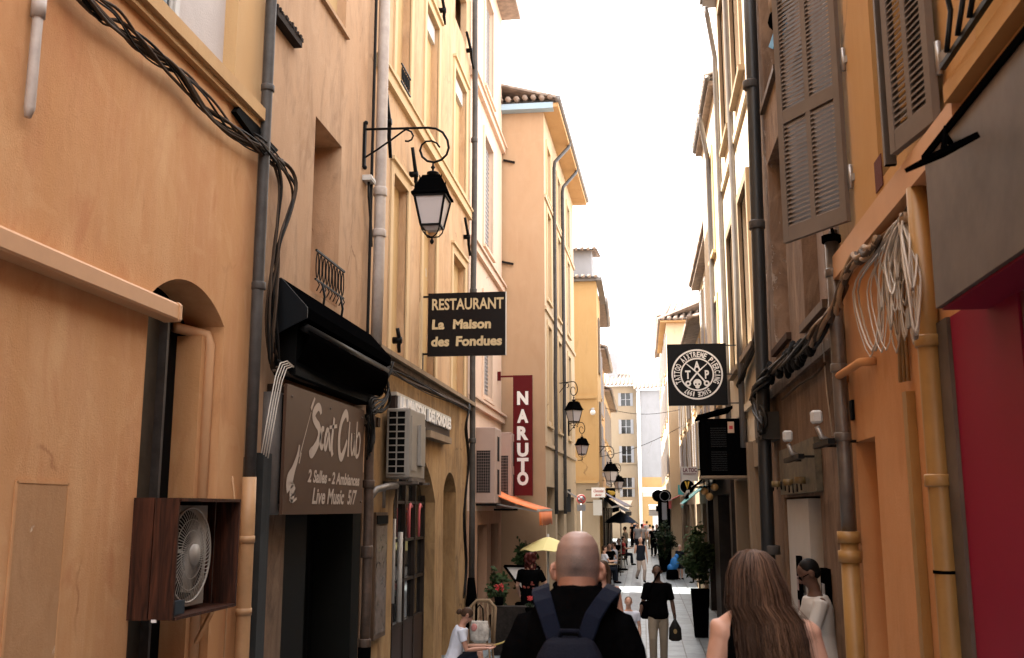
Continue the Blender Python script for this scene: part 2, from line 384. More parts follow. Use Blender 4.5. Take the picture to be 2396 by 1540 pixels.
for k, s_ in (('steel', .15), ('red', .12), ('mag', .15), ('sign_br', .25), ('shut', .2), ('skind', .25), ('wbox', .25), ('pipe', .2), ('beige', .1), ('jean', .1), ('navy', .1), ('teeg', .1), ('black', 0), ('blackcl', 0), ('tee', 0), ('iron', .1)):
    M[k].node_tree.nodes['Principled BSDF'].inputs['Specular IOR Level'].default_value = s_
# ================= GROUND =================
def paving():
    m, n, b = newmat('stone_paving'); L = n.links.new
    g = n.nodes.new('ShaderNodeNewGeometry')
    k = n.nodes.new('ShaderNodeMapping'); L(g.outputs['Position'], k.inputs[0]); k.inputs['Rotation'].default_value = (0,0,R(90))
    t = n.nodes.new('ShaderNodeTexBrick'); t.inputs['Scale'].default_value = 1; t.inputs['Mortar Size'].default_value = .012
    t.inputs['Brick Width'].default_value = .62; t.inputs['Row Height'].default_value = .36; t.inputs['Color1'].default_value = (.185,.215,.235,1); t.inputs['Color2'].default_value = (.26,.30,.325,1)
    t.inputs['Mortar'].default_value = (.07,.065,.06,1); L(k.outputs[0], t.inputs['Vector'])
    z = n.nodes.new('ShaderNodeTexNoise'); z.inputs['Scale'].default_value = 3; z.inputs['Detail'].default_value = 10; z.inputs['Roughness'].default_value = .7; L(g.outputs['Position'], z.inputs['Vector'])
    x = n.nodes.new('ShaderNodeMix'); x.data_type = 'RGBA'; x.blend_type = 'MULTIPLY'; x.inputs[0].default_value = .8
    r = n.nodes.new('ShaderNodeValToRGB'); r.color_ramp.elements[0].position = .3; r.color_ramp.elements[0].color = (.5,.5,.5,1); r.color_ramp.elements[1].position = .7; r.color_ramp.elements[1].color = (1.3,1.28,1.25,1)
    L(z.outputs['Fac'], r.inputs[0]); L(t.outputs['Color'], x.inputs[6]); L(r.outputs[0], x.inputs[7]); L(x.outputs[2], b.inputs['Base Color'])
    b.inputs['Roughness'].default_value = .42
    u = n.nodes.new('ShaderNodeBump'); u.inputs['Strength'].default_value = .5; u.inputs['Distance'].default_value = .01
    a = n.nodes.new('ShaderNodeMath'); a.operation = 'SUBTRACT'; L(z.outputs['Fac'], a.inputs[0]); L(t.outputs['Fac'], a.inputs[1]); L(a.outputs[0], u.inputs['Height']); L(u.outputs[0], b.inputs['Normal'])
    return m
M['pave'] = paving()
M['gutst'] = P('gutter_stone', (.16,.175,.19), .5, var=.3, vscale=5, bump=.3)
M['earth'] = P('grey_ground', (.2,.19,.18), .9, var=.2)
def strip(x0, x1, y0, y1, dz, st=1.0):
    m = MB(); ys = [y0]
    while ys[-1] < y1: ys.append(min(y1, ys[-1]+st))
    vs = [(x, y, gz(y)+dz) for y in ys for x in (x0, x1)]
    return m.add(vs, [(2*i, 2*i+1, 2*i+3, 2*i+2) for i in range(len(ys)-1)])
tag(strip(-300, 300, -40, 900, -.006, 1.0 if 0 else 2.0).build('ground', M['earth']), kind='structure')
tag(strip(-14, 8, -24, 95, .0, .5).build('street_paving', M['pave']), kind='structure')
tag(strip(-.50, -.14, -24, 90, .006, .5).build('gutter_strip', M['gutst']), kind='structure')

# ================= LEFT SIDE =================
LX = -3.5
A = Pl(LX, 0, LX, 30, (1, 0))       # u = world y, w = out into the street
def UL(px, py): return onx(px, py, LX)
def bld(label, loc): return thing('building', label, 'building', loc)
# --- L1 near orange building
zled = onx(615, 318, LX).z
arch = (onx(350,700,LX).y, onx(525,765,LX).y, 1.3, onx(525,765,LX).z, .34, .24)
uw = (onx(375,30,LX).y, onx(548,200,LX).y, onx(548,205,LX).z, 9.6, .14)
B1 = bld('plain orange rendered building with arched window and wooden fan box', (LX, 4, gz(4)))
walls(A, -22, 8.50, -.5, zled, [arch]).build('wall', M['or1'], B1)
walls(A, -22, 8.50, zled+.18, 17.5, [uw, (2.0, 3.3, 7.0, 9.6, .14)]).build('upper_wall', M['or1up'], B1)
m = MB(); bx(A, -22, 8.50, -5, .10, zled+.06, zled+.18, m); bx(A, -22, 8.50, -5, .055, zled, zled+.06, m); m.build('ledge', M['or1up'], B1)
w = bx(A, uw[0]+.0, uw[1], -.2, -.12, uw[2]-.02, 9.6).build('window', M['plast2'] if 'plast2' in M else P('pale_plaster_infill', (.48,.43,.40), .9, var=.06, bump=.2), B1)
m = MB(); um = onx(428, 80, LX).y
bx(A, uw[0], uw[0]+.06, -.12, -.06, uw[2], 9.6, m); bx(A, um-.05, um+.02, -.12, -.05, uw[2], 9.6, m); bx(A, uw[0]+.28, uw[0]+.32, -.12, -.07, uw[2], 9.6, m); m.build('frame', M['offw'], w)
bx(A, uw[0]+.06, uw[0]+.28, -.12, -.085, uw[2], 9.6).build('pane', M['glassd'], w)
m = MB(); bx(A, uw[0]-.08, uw[1]+.1, -.12, .07, uw[2]-.05, uw[2]+.002, m); m.build('sill', M['stone'], w)
w2 = bx(A, 2.0, 3.3, -.2, -.12, 7, 9.6).build('window', M['glassd'], B1)
# arched window inside
fw = fill(A, arch).build('window', M['dark'], B1)
m = MB(); a0, a1 = arch[0], arch[1]
bx(A, a0-.02, a0+.70, -.32, -.27, 1.3, arch[3]-.02, m); m.build('louvre', P('dark_louvre', (.055,.042,.03), .5, .0, var=.3), fw)
m = MB(); bx(A, a0+.70, a0+.735, -.30, -.20, 1.3, arch[3]+.05, m); m.build('post', M['pipe'], fw)
m = MB(); bx(A, a1-.16, a1+.03, -.34, -.12, 1.3, arch[3]-.10, m); m.build('jamb', M['or1'], fw)
m = MB(); m.tube([A.T(a1-.05, -.10, 1.3), A.T(a1-.05, -.10, arch[3]-.16), A.T(a1-.07,-.12,arch[3]-.08), A.T(a1-.14, -.22, arch[3]-.06), A.T(a1-.3, -.3, arch[3]-.05)], .045, 10); m.build('pipe', M['beam'], fw)
# bricked-up patch on the wall
p0 = onx(38, 1125, LX); p1_ = onx(160, 1125, LX)
m = MB(); ya, yb, zt = p0.y, p1_.y, p0.z
for (q, r_) in (((ya, zt), (yb, zt)), ((ya, zt), (ya, .9)), ((yb, zt), (yb, .9))):
    m.bar(A.T(q[0], .001, q[1]), A.T(r_[0], .001, r_[1]), .022, .012, up=(1,0,0))
m.each('plaster_seam', M['or1'], B1)
bx(A, ya+.01, yb-.01, .0005, .004, .4, zt-.012).build('worn_patch', stucco('worn_ochre', (.42,.23,.11), (.50,.30,.16), (.34,.17,.075), stain=.5, stcol=(.26,.12,.05), peel=(.60,.45,.32), peelamt=.60, bump=.4), B1)
# --- casing (roller cover) on the wall
c0 = onx(385, 712, LX); zc = c0.z
m = MB(); prof = [(0, .055), (.12, .055), (.13, .07), (.13, .17), (.11, .19), (0, .195)]
m.prism(prof, lambda a, c: A.T(-.5, a+.002, zc-.19+c), lambda a, c: A.T(c0.y-.0, a+.002, zc-.19+c))
cs = m.build('wall_casing', M['beam']); tag(cs, 'long orange painted metal casing running along plain orange wall', 'casing')
m = MB(); m.prism([(a*1.06, (c-.09)*1.06+.09) for a, c in prof], lambda a, c: A.T(c0.y-.03, a+.001, zc-.19+c), lambda a, c: A.T(c0.y+.01, a+.001, zc-.19+c)); m.build('end_cap', M['beam'], cs)
# --- vent pipe top left
q0 = onx(72, 20, LX); q1 = onx(62, 285, LX)
t = thing('vent_pipe', 'short pale pipe with collar hanging down orange wall', 'pipe', (LX, q0.y, q0.z))
m = MB(); m.tube([A.T(q0.y, .05, q0.z+1.2), A.T(q0.y, .05, q1.z+.06), A.T(q0.y-.01, .05, q1.z)], [.027,.032,.02], 8); m.build('tube', M['pipew'], t)
m = MB(); m.tube([A.T(q0.y, .05, q0.z-.06), A.T(q0.y, .05, q0.z+.06)], .043, 10); m.build('collar', M['pipew'], t)

# --- fan box
by0 = onx(305, 1300, LX).y; by1 = by0+1.08; bz1 = onx(322, 1165, LX).z; bz0 = onx(305, 1450, LX).z; D = .33
t = thing('fan_box', 'open dark brown wooden box with round white fan under arched window', 'fan box', (LX, by0, bz0))
zm = (bz0+bz1)/2
for (n_, u0, u1, w0, w1, z0, z1) in (
    ('side_board', by0, by0+.022, 0, .15, bz0, bz1), ('side_board', by0, by0+.022, .157, D, bz0+.005, bz1-.004),
    ('side_board', by1-.022, by1, .005, .13, bz0, bz1-.01), ('side_board', by1-.022, by1, .137, D, bz0, bz1-.01)):
    bx(A, u0, u1, w0, w1, z0, z1).build(n_, M['wbox'], t)
bx(A, by0+.022, by1-.022, .002, D+.01, bz1-.024, bz1-.001).build('top_board', M['wbox'], t)
bx(A, by0+.022, by1-.022, .002, D+.01, bz0+.001, bz0+.022).build('bottom_board', M['wbox'], t)
bx(A, by0+.022, by1-.022, .001, .012, bz0, bz1-.02).build('back_panel', M['dark'], t)
bx(A, by0+.03, by0+.20, D-.02, D, bz0+.03, bz1-.03, None).build('front_board', M['wbox'], t) if 0 else None
# the fan unit: white casing with round guard, spokes and hub
uc = by0+.40; wc = .245; rad = .335; fz = zm+.01
un = bx(A, uc-.36, uc+.36, .02, .20, fz-.37, fz+.35).build('fan_casing', M['fan'], t)
m = MB()
rings_ = [(rad, .0), (rad-.01, .035)]
def circ(r, w, n=48): return [A.T(uc+r*math.cos(2*math.pi*k/n), w, fz+r*math.sin(2*math.pi*k/n)) for k in range(n+1)]
m.tube(circ(rad, wc), .009, 6, cap=False)
for rr in (.09, .17, .25): m.tube(circ(rr, wc+.03*(1-rr/rad)), .0028, 5, cap=False)
for k in range(60):
    a = 2*math.pi*k/60
    pts = []
    for j in range(6):
        rr = .07+(rad-.07)*j/5; aa = a+.5*(rr/rad)
        pts.append(A.T(uc+rr*math.cos(aa), wc+.03*(1-rr/rad), fz+rr*math.sin(aa)))
    m.tube(pts, .0032, 4, cap=False)
m.build('fan_guard', M['fan'], t)
m = MB(); m.tube([A.T(uc, wc-.01, fz), A.T(uc, wc+.045, fz)], .075, 20); m.build('fan_hub', M['fan'], t)
m = MB()
for k in range(3):
    a = 2*math.pi*k/3+.4; vs = []
    for rr, wd in ((.06, .5), (.18, .55), (.30, .5)):
        for s_, dw in ((-1, -.03), (1, .02)):
            vs.append(A.T(uc+rr*math.cos(a+s_*wd), wc-.035+dw, fz+rr*math.sin(a+s_*wd)))
    m.add(vs, [(0,1,3,2), (2,3,5,4)])
m.build('fan_blades', P('fan_blade', (.30,.27,.23), .5), t)
m = MB(); m.tube([A.T(uc, .2005, fz), A.T(uc, .204, fz)], rad-.02, 32); m.build('fan_recess', M['dark'], t)
bx(A, uc-.33, uc-.18, .16, D-.02, bz0+.03, bz0+.12).build('motor', P('dark_blue_motor', (.03,.04,.05), .5), t)
m = MB(); m.bar(A.T(by1+.02, .01, bz0-.28), A.T(by1-.25, .25, bz0-.01), .03, .03); m.each('bracket', M['or1'], t)
bx(A, by0-.002, by0+.01, .18, .215, bz0-.012, bz0+.008).build('tag', M['white'], t)

# --- drainpipes
def pipe(label, pts, r, mat, joints=(), jr=1.25, jm=None, n=14, shoe=None, group=None, brk=None):
    t = thing('drainpipe', label, 'drainpipe', tuple(pts[-1]), group)
    m = MB(); m.tube(pts, r, n); m.build('tube', mat, t)
    for (p, q) in joints:
        m = MB(); m.tube([p, p+(q-p)*.12, p+(q-p)*.5, p+(q-p)*.88, q], [r*jr*.93, r*jr, r*jr*.97, r*jr, r*jr*.93], n); m.build('collar', jm or mat, t)
    return t
V = Vector
def vp(x, y, z0, z1): return [V((x, y, z1)), V((x, y, z0))]
def vpath(x, y, z0, z1, n=6, j=.004):
    return [V((x+random.uniform(-j,j), y+random.uniform(-j,j), z1+(z0-z1)*k/n)) for k in range(n+1)]
px_ = LX+.09; py_ = 8.44
zj = onx(604, 1118, px_).z
t = pipe('dark grey drainpipe between orange wall and wall with black awning', vpath(px_, py_, zj-.02, 12), .052, M['pipe'],
     [(V((px_,py_,onx(620,200,px_).z-.03)), V((px_,py_,onx(620,200,px_).z+.03))), (V((px_,py_,onx(606,670,px_).z-.035)), V((px_,py_,onx(606,670,px_).z+.035)))])
m = MB(); m.tube(vpath(px_, py_, .5, zj, 6, .003), .062, 14); m.build('painted_section', M['pipeo'], t)
for zz in (onx(580,1262,px_).z, onx(575,1430,px_).z):
    m = MB(); m.tube([V((px_,py_,zz-.03)), V((px_,py_,zz+.03))], .07, 14); m.build('collar', M['pipeo'], t)
m = MB(); q = [A.T(8.2, .03, zj), A.T(8.27, .05, zj-.3), A.T(8.2, .04, zj-1.1), A.T(8.18, .035, .6)]; m.tube(q, .008, 6)
tag(m.build('wall_cable', M['pipeo']), 'thin orange painted cable beside the orange foot of the drainpipe', 'cable')

# --- L2 tan building
rw = (onx(738,300,LX).y, onx(800,345,LX).y, onx(800,728,LX).z, onx(738,270,LX).z, .36)
rw2 = (rw[0], rw[1], onx(800,68,LX).z, 11.0, .12)
rw3 = (8.7, onx(688,105,LX).y, onx(688,105,LX).z, 11.5, .12)
zd = onx(760, 1205, LX).z
door = (9.62, 12.35, -.4, zd+.05, .5)
B2 = bld('tan rendered building with black awning over dark club door', (LX, 11, gz(11)))
walls(A, 8.51, 12.46, 3.1, 17.5, [rw, rw2]).build('wall', M['tan'], B2)
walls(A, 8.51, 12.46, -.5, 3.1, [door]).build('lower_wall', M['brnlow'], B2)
fill(A, rw).build('window', M['orec'], B2); fill(A, rw2).build('window', M['infill'], B2)
m = MB(); bx(A, rw2[0]-.06, rw2[1]+.04, -.05, .05, rw2[2]-.05, rw2[2], m); m.build('sill', M['tan'], B2)
m = MB(); bx(A, 8.6, rw3[1], .0, .09, rw3[2]-.04, rw3[2]+.03, m)
for k in range(14): m.box((8.6+k*.055, .02, rw3[2]+.03), (8.6+k*.055+.03, .09+random.random()*.02, rw3[2]+.05+random.random()*.04), A.T)
m.build('sill', P('sooty_ledge', (.03,.022,.018), .9), B2)
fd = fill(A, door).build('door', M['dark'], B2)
m = MB(); bx(A, 9.64, 10.45, -.5, -.06, -.4, zd+.04, m); m.build('frame', P('door_black', (.0045,.005,.005), .6), fd)
bx(A, 12.0, 12.345, -.49, -.01, -.3, zd+.03).build('frame', P('olive_black_jamb', (.006,.0062,.005), .6), fd)
m = MB()
for k in range(3): bx(A, 10.6+k*.42, 10.95+k*.42, -.49, -.46, .1, 2.0, m)
m.build('panels', P('door_panel_black', (.002,.002,.0022), .5), fd)
# grey post and column beside the door
yps = onx(612,1300,LX+.1).y; t = bx(A, yps-.10, yps+.10, .003, .12, .2, onx(618,1060,LX+.1).z).build('door_post', M['gpost']); tag(t, 'flaking slate grey timber post beside the dark club door', 'post')
m = MB(); yy = onx(640,1100,LX+.1).y-.03; xx = .02
zb = onx(650, 1205, LX+.15).z
m.rings([((LX+xx, yy+.1, zb), .10, .13), ((LX+xx, yy+.1, zb+.02), .12, .15), ((LX+xx, yy+.1, onx(650,915,LX+.15).z), .12, .15)], 20)
tag(m.build('shutter_column', P('grey_brown_column', (.10,.085,.075), .5, var=.3)), 'short rounded grey column fixed by the brown club sign', 'column')
# recess guard railing
t = thing('window_guard', 'small ornate black iron guard in deep recess above black awning', 'railing', tuple(A.T(rw[0], 0, rw[2])))
zr = rw[2]
m = MB()
u0, u1 = rw[0]-.0, rw[1]+.06; h = onx(770, 700, LX).z - rw[2]; zr = rw[2]+.02
m.bar(A.T(u0, .06, zr+.42), A.T(u1, .06, zr+.42), .022, .022); m.bar(A.T(u0, .06, zr+.10), A.T(u1, .06, zr+.10), .018, .018)
m.each('rail', M['iron'], t)
m = MB()
for k in range(9):
    uu = u0+(u1-u0)*(k+.5)/9
    m.tube([A.T(uu+.045*math.sin(a), .06, zr+.26+.14*math.cos(a)) for a in [2*math.pi*j/12 for j in range(13)]], .007, 5, cap=False)
    m.tube([A.T(uu, .06, zr-.02), A.T(uu+.03, .08, zr+.05), A.T(uu, .06, zr+.10)], .007, 5)
m.build('scrollwork', M['iron'], t)
m = MB()
for uu in (u0+.25, u1-.12):
    m.tube([A.T(uu, .0, zr-.28), A.T(uu, .07, zr-.2), A.T(uu, .09, zr-.05), A.T(uu, .06, zr+.1)], .014, 6)
m.each('bracket', M['iron'], t)

# --- black awning hood
xa = .37; y0a, y1a = onx(720, 720, LX+xa).y, onx(915, 830, LX+xa).y
za = onx(720, 720, LX+xa).z
t = thing('awning', 'black folded shop awning above brown club sign', 'awning', tuple(A.T(y0a, 0, za)))
hood = [(0.004, za+.27), (.10, za+.30), (xa, za), (xa, za-.10), (.30, za-.12), (.02, za-.12)]
m = MB(); m.prism(hood, lambda a, c: A.T(y0a, a, c), lambda a, c: A.T(y1a, a, c)); m.build('hood', M['black'], t)
m = MB(); m.prism([(a*1.01+.0, c) for a, c in hood[:4]]+[(.1, za-.24), (.02, za-.24)], lambda a, c: A.T(y0a-.02, a, c), lambda a, c: A.T(y0a+.0, a, c)); m.build('end_plate', P('blueblack_plate', (.004,.005,.0065), .5), t)
m = MB(); nseg = 40; vs = []; rows = [(.30, za-.13), (.34, za-.19), (.35, za-.24), (.32, za-.34), (.28, za-.45), (.26, za-.50)]
for k in range(nseg+1):
    uu = y0a+.12+(y1a-y0a-.15)*k/nseg
    for j, (ww, z_) in enumerate(rows):
        sag = .02*math.sin(k*.13+j)*(j/5)+.004*math.sin(k*.9)*(j/5)
        vs.append(A.T(uu, ww+sag, z_ - .05*math.sin(math.pi*k/nseg)*(j/5)))
nr = len(rows)
m.add(vs, [(i*nr+j, (i+1)*nr+j, (i+1)*nr+j+1, i*nr+j+1) for i in range(nseg) for j in range(nr-1)], True)
m.build('cloth', M['blackcl'], t, fix=False)
m = MB(); m.tube([A.T(y0a+.1, .31, za-.17), A.T(y1a-.02, .31, za-.17)], .045, 12); m.build('roller', P('roller_grey', (.012,.012,.012), .4), t)
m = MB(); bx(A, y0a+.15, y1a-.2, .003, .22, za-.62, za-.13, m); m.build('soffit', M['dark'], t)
# --- dusty ledge board under awning
m = MB(); 
for k in range(30):
    u_ = y0a+.0+k*.12; bx(A, u_, u_+.12, .002, .13+random.uniform(-.015,.02), za-.85+random.uniform(-.01,.01), za-.73+random.uniform(-.015,.012), m)
tag(m.build('rough_lintel', P('grimy_timber', (.04,.026,.018), .9, var=.6, vscale=9, bump=.5)), 'rough grimy timber lintel between black awning and brown sign', 'lintel')

# --- brown club sign
s0 = onx(672, 905, LX+.2); s1 = onx(853, 955, LX+.2); zt = (s0.z + s1.z)/2; zb_ = onx(760, 1203, LX+.2).z
SY0, SY1 = s0.y, s1.y
t = thing('club_sign', 'brown panel sign with pale handwritten club lettering', 'sign', tuple(A.T(SY0, 0, zb_)))
SP = Pl(LX+.2, SY0, LX+.2, SY1, (1,0))
SW, SH = SY1-SY0, zt-zb_
m = MB(); bx(SP, 0, SW, -.03, 0, zb_, zt, m); m.build('panel', M['sign_br'], t)
m = MB(); bx(SP, .05, .12, -.19, -.031, zb_+.1, zt-.1, m); bx(SP, SW-.12, SW-.05, -.19, -.031, zb_+.1, zt-.1, m); m.each('spacer', M['dark'], t)
def stroke(m, pl, pts, ww, w=.004, x0=0, z0=0, sx=1, sz=1, sub=6):
    """brush stroke: Catmull-Rom through pts (x,z[,width])"""
    P_ = [(p[0], p[1], (p[2] if len(p) > 2 else 1)) for p in pts]; q = [P_[0]]+P_+[P_[-1]]; sm = []
    for i in range(1, len(q)-2):
        for s_ in range(sub):
            tt = s_/sub; a, b_, c_, d_ = q[i-1], q[i], q[i+1], q[i+2]
            sm.append(tuple(.5*((2*b_[k])+(-a[k]+c_[k])*tt+(2*a[k]-5*b_[k]+4*c_[k]-d_[k])*tt*tt+(-a[k]+3*b_[k]-3*c_[k]+d_[k])*tt**3) for k in range(3)))
    sm.append(P_[-1]); vs = []
    for i, p in enumerate(sm):
        a, b_ = sm[max(i-1,0)], sm[min(i+1,len(sm)-1)]; dx, dz = (b_[0]-a[0])*sx, (b_[1]-a[1])*sz; l = math.hypot(dx, dz) or 1
        nx_, nz_ = -dz/l, dx/l
        for s_ in (-1, 1): vs.append(pl.T(x0+p[0]*sx+nx_*ww*p[2]*s_/2, w, z0+p[1]*sz+nz_*ww*p[2]*s_/2))
    m.add(vs, [(2*i, 2*i+1, 2*i+3, 2*i+2) for i in range(len(sm)-1)])
# measured on the photo crop -> sign coordinates (bilinear in u via perspective hit)
def sc(cx, cy):
    px, py = (1040+cx/2.75)/1.6027, (1400+cy/2.75)/1.6027
    u, z = SP.hit(px, py); return u, z
def SS(m, pts, ww): stroke(m, SP, [sc(p[0], p[1])+((p[2],) if len(p) > 2 else ()) for p in pts], ww)
m = MB()
SS(m, [(448,420,.7),(440,370,1),(420,345,1.1),(385,390,1.2),(372,450,1.2),(395,510,1.2),(425,560,1.3),(432,640,1.4),(410,720,1.3),(375,790,1.4),(345,820,1.5),(335,780,1)], .075)
SS(m, [(478,580,.8),(462,575,1),(445,640,1),(440,720,1.1),(455,770,.9),(470,730,.6)], .06)
SS(m, [(530,590,.6),(510,590,1),(490,670,1),(485,760,1),(500,770,.8),(530,620,.8),(535,760,1),(545,790,.8)], .06)
SS(m, [(585,460,.9),(568,600,1.1),(555,760,1.2),(565,850,1.1)], .06); SS(m, [(535,560,.8),(612,545,.9)], .045)
SS(m, [(722,500,.8),(718,440,1.2),(700,415,1.3),(660,500,1.1),(635,650,1.1),(635,800,1.2),(655,870,1.3),(690,790,1),(715,690,.6)], .07)
SS(m, [(745,500,.6),(735,650,.9),(725,860,1)], .055)
SS(m, [(765,620,.8),(758,740,.9),(765,840,.8),(785,760,.7),(792,620,.8),(790,850,.9)], .05)
SS(m, [(822,500,.7),(812,680,.9),(808,850,1),(835,830,.8),(850,700,.8),(840,620,.7),(820,660,.6)], .05)
# guitar
SS(m, [(385,255,.6),(345,370,1)], .05); SS(m, [(345,400,.4),(225,860,.5)], .03)
SS(m, [(225,740,.5),(205,860,1),(160,1000,1.6),(125,1110,3),(130,1200,3.2)], .06); SS(m, [(245,820,.5),(220,930,.7)], .03)
SS(m, [(175,1160,1),(150,1240,2.6),(165,1290,1.6)], .06); SS(m, [(120,1300,.6),(150,1320,.8),(195,1290,.6)], .04)
m.build('lettering', M['let'], t, fix=False)

# text helper
_tc = {}
def text_geo(s, bold=0.0, size=1.0, align='LEFT', ext=0.0, spacing=1.0):
    k = (s, bold, size, align, ext, spacing)
    if k not in _tc:
        cu = bpy.data.curves.new('txt', 'FONT'); cu.body = s; cu.size = size; cu.offset = bold; cu.extrude = ext; cu.align_x = align; cu.space_character = spacing; cu.resolution_u = 3
        o = bpy.data.objects.new('txt', cu); COL.objects.link(o); bpy.context.view_layer.update()
        me = bpy.data.meshes.new_from_object(o.evaluated_get(bpy.context.evaluated_depsgraph_get()))
        _tc[k] = ([v.co.copy() for v in me.vertices], [list(p.vertices) for p in me.polygons])
        bpy.data.objects.remove(o); bpy.data.meshes.remove(me); bpy.data.curves.remove(cu)
    return _tc[k]
def put_text(m, s, fn, bold=0, size=1, align='LEFT', ext=0, spacing=1.0, width=None):
    vs, fs = text_geo(s, bold, size, align, ext, spacing)
    k = 1.0
    if width:
        xs = [v.x for v in vs]; k = width/(max(xs)-min(xs))
    m.add([fn(v.x*k, v.y, v.z) for v in vs], fs)
def on(pl, u, z, shear=0, w=.004, flip=1):
    return lambda x, y, zz: pl.T(u+flip*(x+shear*y), w+zz, z+y)
m = MB()
u_, z_ = sc(310, 1085); u2, _ = sc(840, 1115)
put_text(m, '2 Salles - 2 Ambiances', on(SP, u_, z_-.03, .25), .006, .17, width=u2-u_)
u_, z_ = sc(350, 1310); u2, _ = sc(800, 1330)
put_text(m, 'Live Music  5/7', on(SP, u_, z_-.03, .3), .006, .22, width=u2-u_)
m.build('small_lettering', M['let'], t, fix=False)
m = MB()
for cx, cy in ((150,240),(545,365),(870,460),(855,1325)):
    u_, z_ = sc(cx, cy); m.sphere(SP.T(u_, .005, z_), .012, 8, 6)
m.each('screw', M['steel'], t)

# --- things between L2 and L3
xq = LX+.10; ya = 12.40
pipe('pale thick drainpipe behind the big street lantern', vpath(xq+.02, ya, 4.75, 13.9, 8, .006), .075, M['pipew'],
     [(V((xq+.02,ya,onx(882,445,xq).z-.06)), V((xq+.02,ya,onx(882,445,xq).z+.06))), (V((xq+.02,ya,onx(882,545,xq).z-.05)), V((xq+.02,ya,onx(882,545,xq).z+.05)))])
m = MB(); m.tube([V((xq-.03, 12.15, z)) for z in (17, 12, 8, 6.5, 5, 4.6)], .02, 6); tag(m.build('wall_cable', M['cable']), 'dark thin cable running beside the pale thick drainpipe', 'cable')
t = thing('junction_box', 'small cream junction box beside pale drainpipe under lantern bracket', 'junction box', tuple(onx(860, 450, LX)))
jb = onx(850, 412, LX); je = onx(872, 450, LX)
bx(A, jb.y-.05, jb.y+.16, .002, .12, je.z, jb.z).build('case', M['offw'], t)
bx(A, jb.y-.04, jb.y+.15, .121, .128, je.z+.02, jb.z-.02).build('cover', M['offw'], t)
m = MB(); m.tube([A.T(jb.y+.05, .06, je.z), A.T(jb.y+.04, .07, je.z-.2), A.T(jb.y+.2, .06, je.z-.5), A.T(jb.y+.3, .05, je.z-.8)], .018, 6); m.build('lead', M['cable'], t)

# --- L3 yellow building
ZC = onx(1000, 893, LX).z
W1 = [(onx(915,600,LX).y, onx(950,600,LX).y), (onx(988,600,LX).y, onx(1019,600,LX).y), (onx(1058,700,LX).y, onx(1086,700,LX).y)]
zw0 = onx(1022, 900, LX).z; zw1 = 7.46; zs0 = 8.62; zr0 = 9.0; zr1 = 11.25
ops = [(a, b, zw0, zw1, .13) for a, b in W1] + [(a, b, zr0, zr1, .13) for a, b in W1] + [(a, b, 12.3, 13.3, .13) for a, b in W1]
B3 = bld('yellow rendered building with tall blocked windows and fondue shop', (LX, 17, 0))
walls(A, 12.47, 19.95, ZC-.12, 13.6, ops).build('wall', M['yel'], B3)
shop = (13.95, 16.85, -.4, 2.75, .22, .75); nich = (17.55, 18.75, -.4, 2.95, .28, .35)
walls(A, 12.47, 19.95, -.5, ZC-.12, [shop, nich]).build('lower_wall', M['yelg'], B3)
fill(A, nich).build('door', M['wframe'], B3)
m = MB(); bx(A, 12.47, 19.95, -.2, .10, ZC-.12, ZC-.03, m); m.build('cornice', P('sooty_cornice', (.06,.04,.028), .9, var=.7, vscale=5, bump=.5), B3); m = MB(); bx(A, 12.47, 19.95, -.2, .17, ZC-.028, ZC+.04, m); m.build('cornice', M['stone'], B3)
m = MB(); bx(A, 12.47, 19.95, -.02, .07, zs0, zs0+.17, m); bx(A, 12.47, 19.95, -.02, .10, zs0+.17, zs0+.21, m); m.build('string_course', M['cream'], B3)
for (a, b, c, d, dp) in ops[:6]:
    w = fill(A, (a, b, c, d, dp)).build('window', M['infill'], B3)
    m = MB(); f = .15
    bx(A, a-f, a, -.01, .028, c-.1, d+f, m); bx(A, b, b+f, -.01, .028, c-.1, d+f, m); bx(A, a, b, -.01, .028, d, d+f, m)
    bx(A, a-f-.03, b+f+.03, -.01, .07, d+f, d+f+.05, m); bx(A, a-f-.02, b+f+.02, -.01, .05, c-.16, c-.1, m) if c < 6 else None
    bx(A, a, b, -.01, .03, c-.1, c, m)
    m.build('frame', M['cream'], w)
    if c > 8: bx(A, a+.05, b-.05, -.129, -.06, d-.32, d-.02).build('blind_box', M['offw'], w)
# little guard at near upper window
gg = onx(915, 150, LX)
m = MB(); zg = onx(921, 150, LX).z
for k in range(6): m.tube([A.T(13.75+k*.09+.03*math.sin(a), .05, zg+.1*math.cos(a)+.0) for a in [2*math.pi*j/10 for j in range(11)]], .008, 4, cap=False)
m.bar(A.T(13.7, .05, zg+.14), A.T(14.3, .05, zg+.14), .02, .02); m.bar(A.T(13.7, .05, zg-.14), A.T(14.3, .05, zg-.14), .02, .02)
tag(m.build('window_guard', M['iron']), 'small black scrolled iron guard at high blocked window near pale drainpipe', 'railing')
# shop front glazing
sf = fill(A, shop).build('shopfront', M['glassd'], B3)
m = MB(); fr = .19
for uu in (13.97, 14.65, 15.35, 16.05, 16.75): bx(A, uu, uu+.05, -.22, -.16, -.2, 3.3 if 14.3 < uu < 16.5 else 2.95, m)
for zz in (.92, 1.55, 2.15, 2.72): bx(A, 13.95, 16.85, -.22, -.17, zz, zz+.045, m)
m.build('glazing_bars', M['shop'], sf)
bx(A, 13.97, 16.8, -.22, -.175, -.4, .92).build('kick_panel', P('brown_metal_panel', (.045,.03,.027), .45), sf)
# bright goods hanging inside
m = MB()
for k, (uu, zz) in enumerate(((14.2, 2.55), (14.85, 2.45))):
    m.tube([A.T(uu, -.15, zz-.6), A.T(uu, -.15, zz-.05), A.T(uu+.04, -.15, zz), A.T(uu+.09, -.15, zz-.04)], .02, 8)
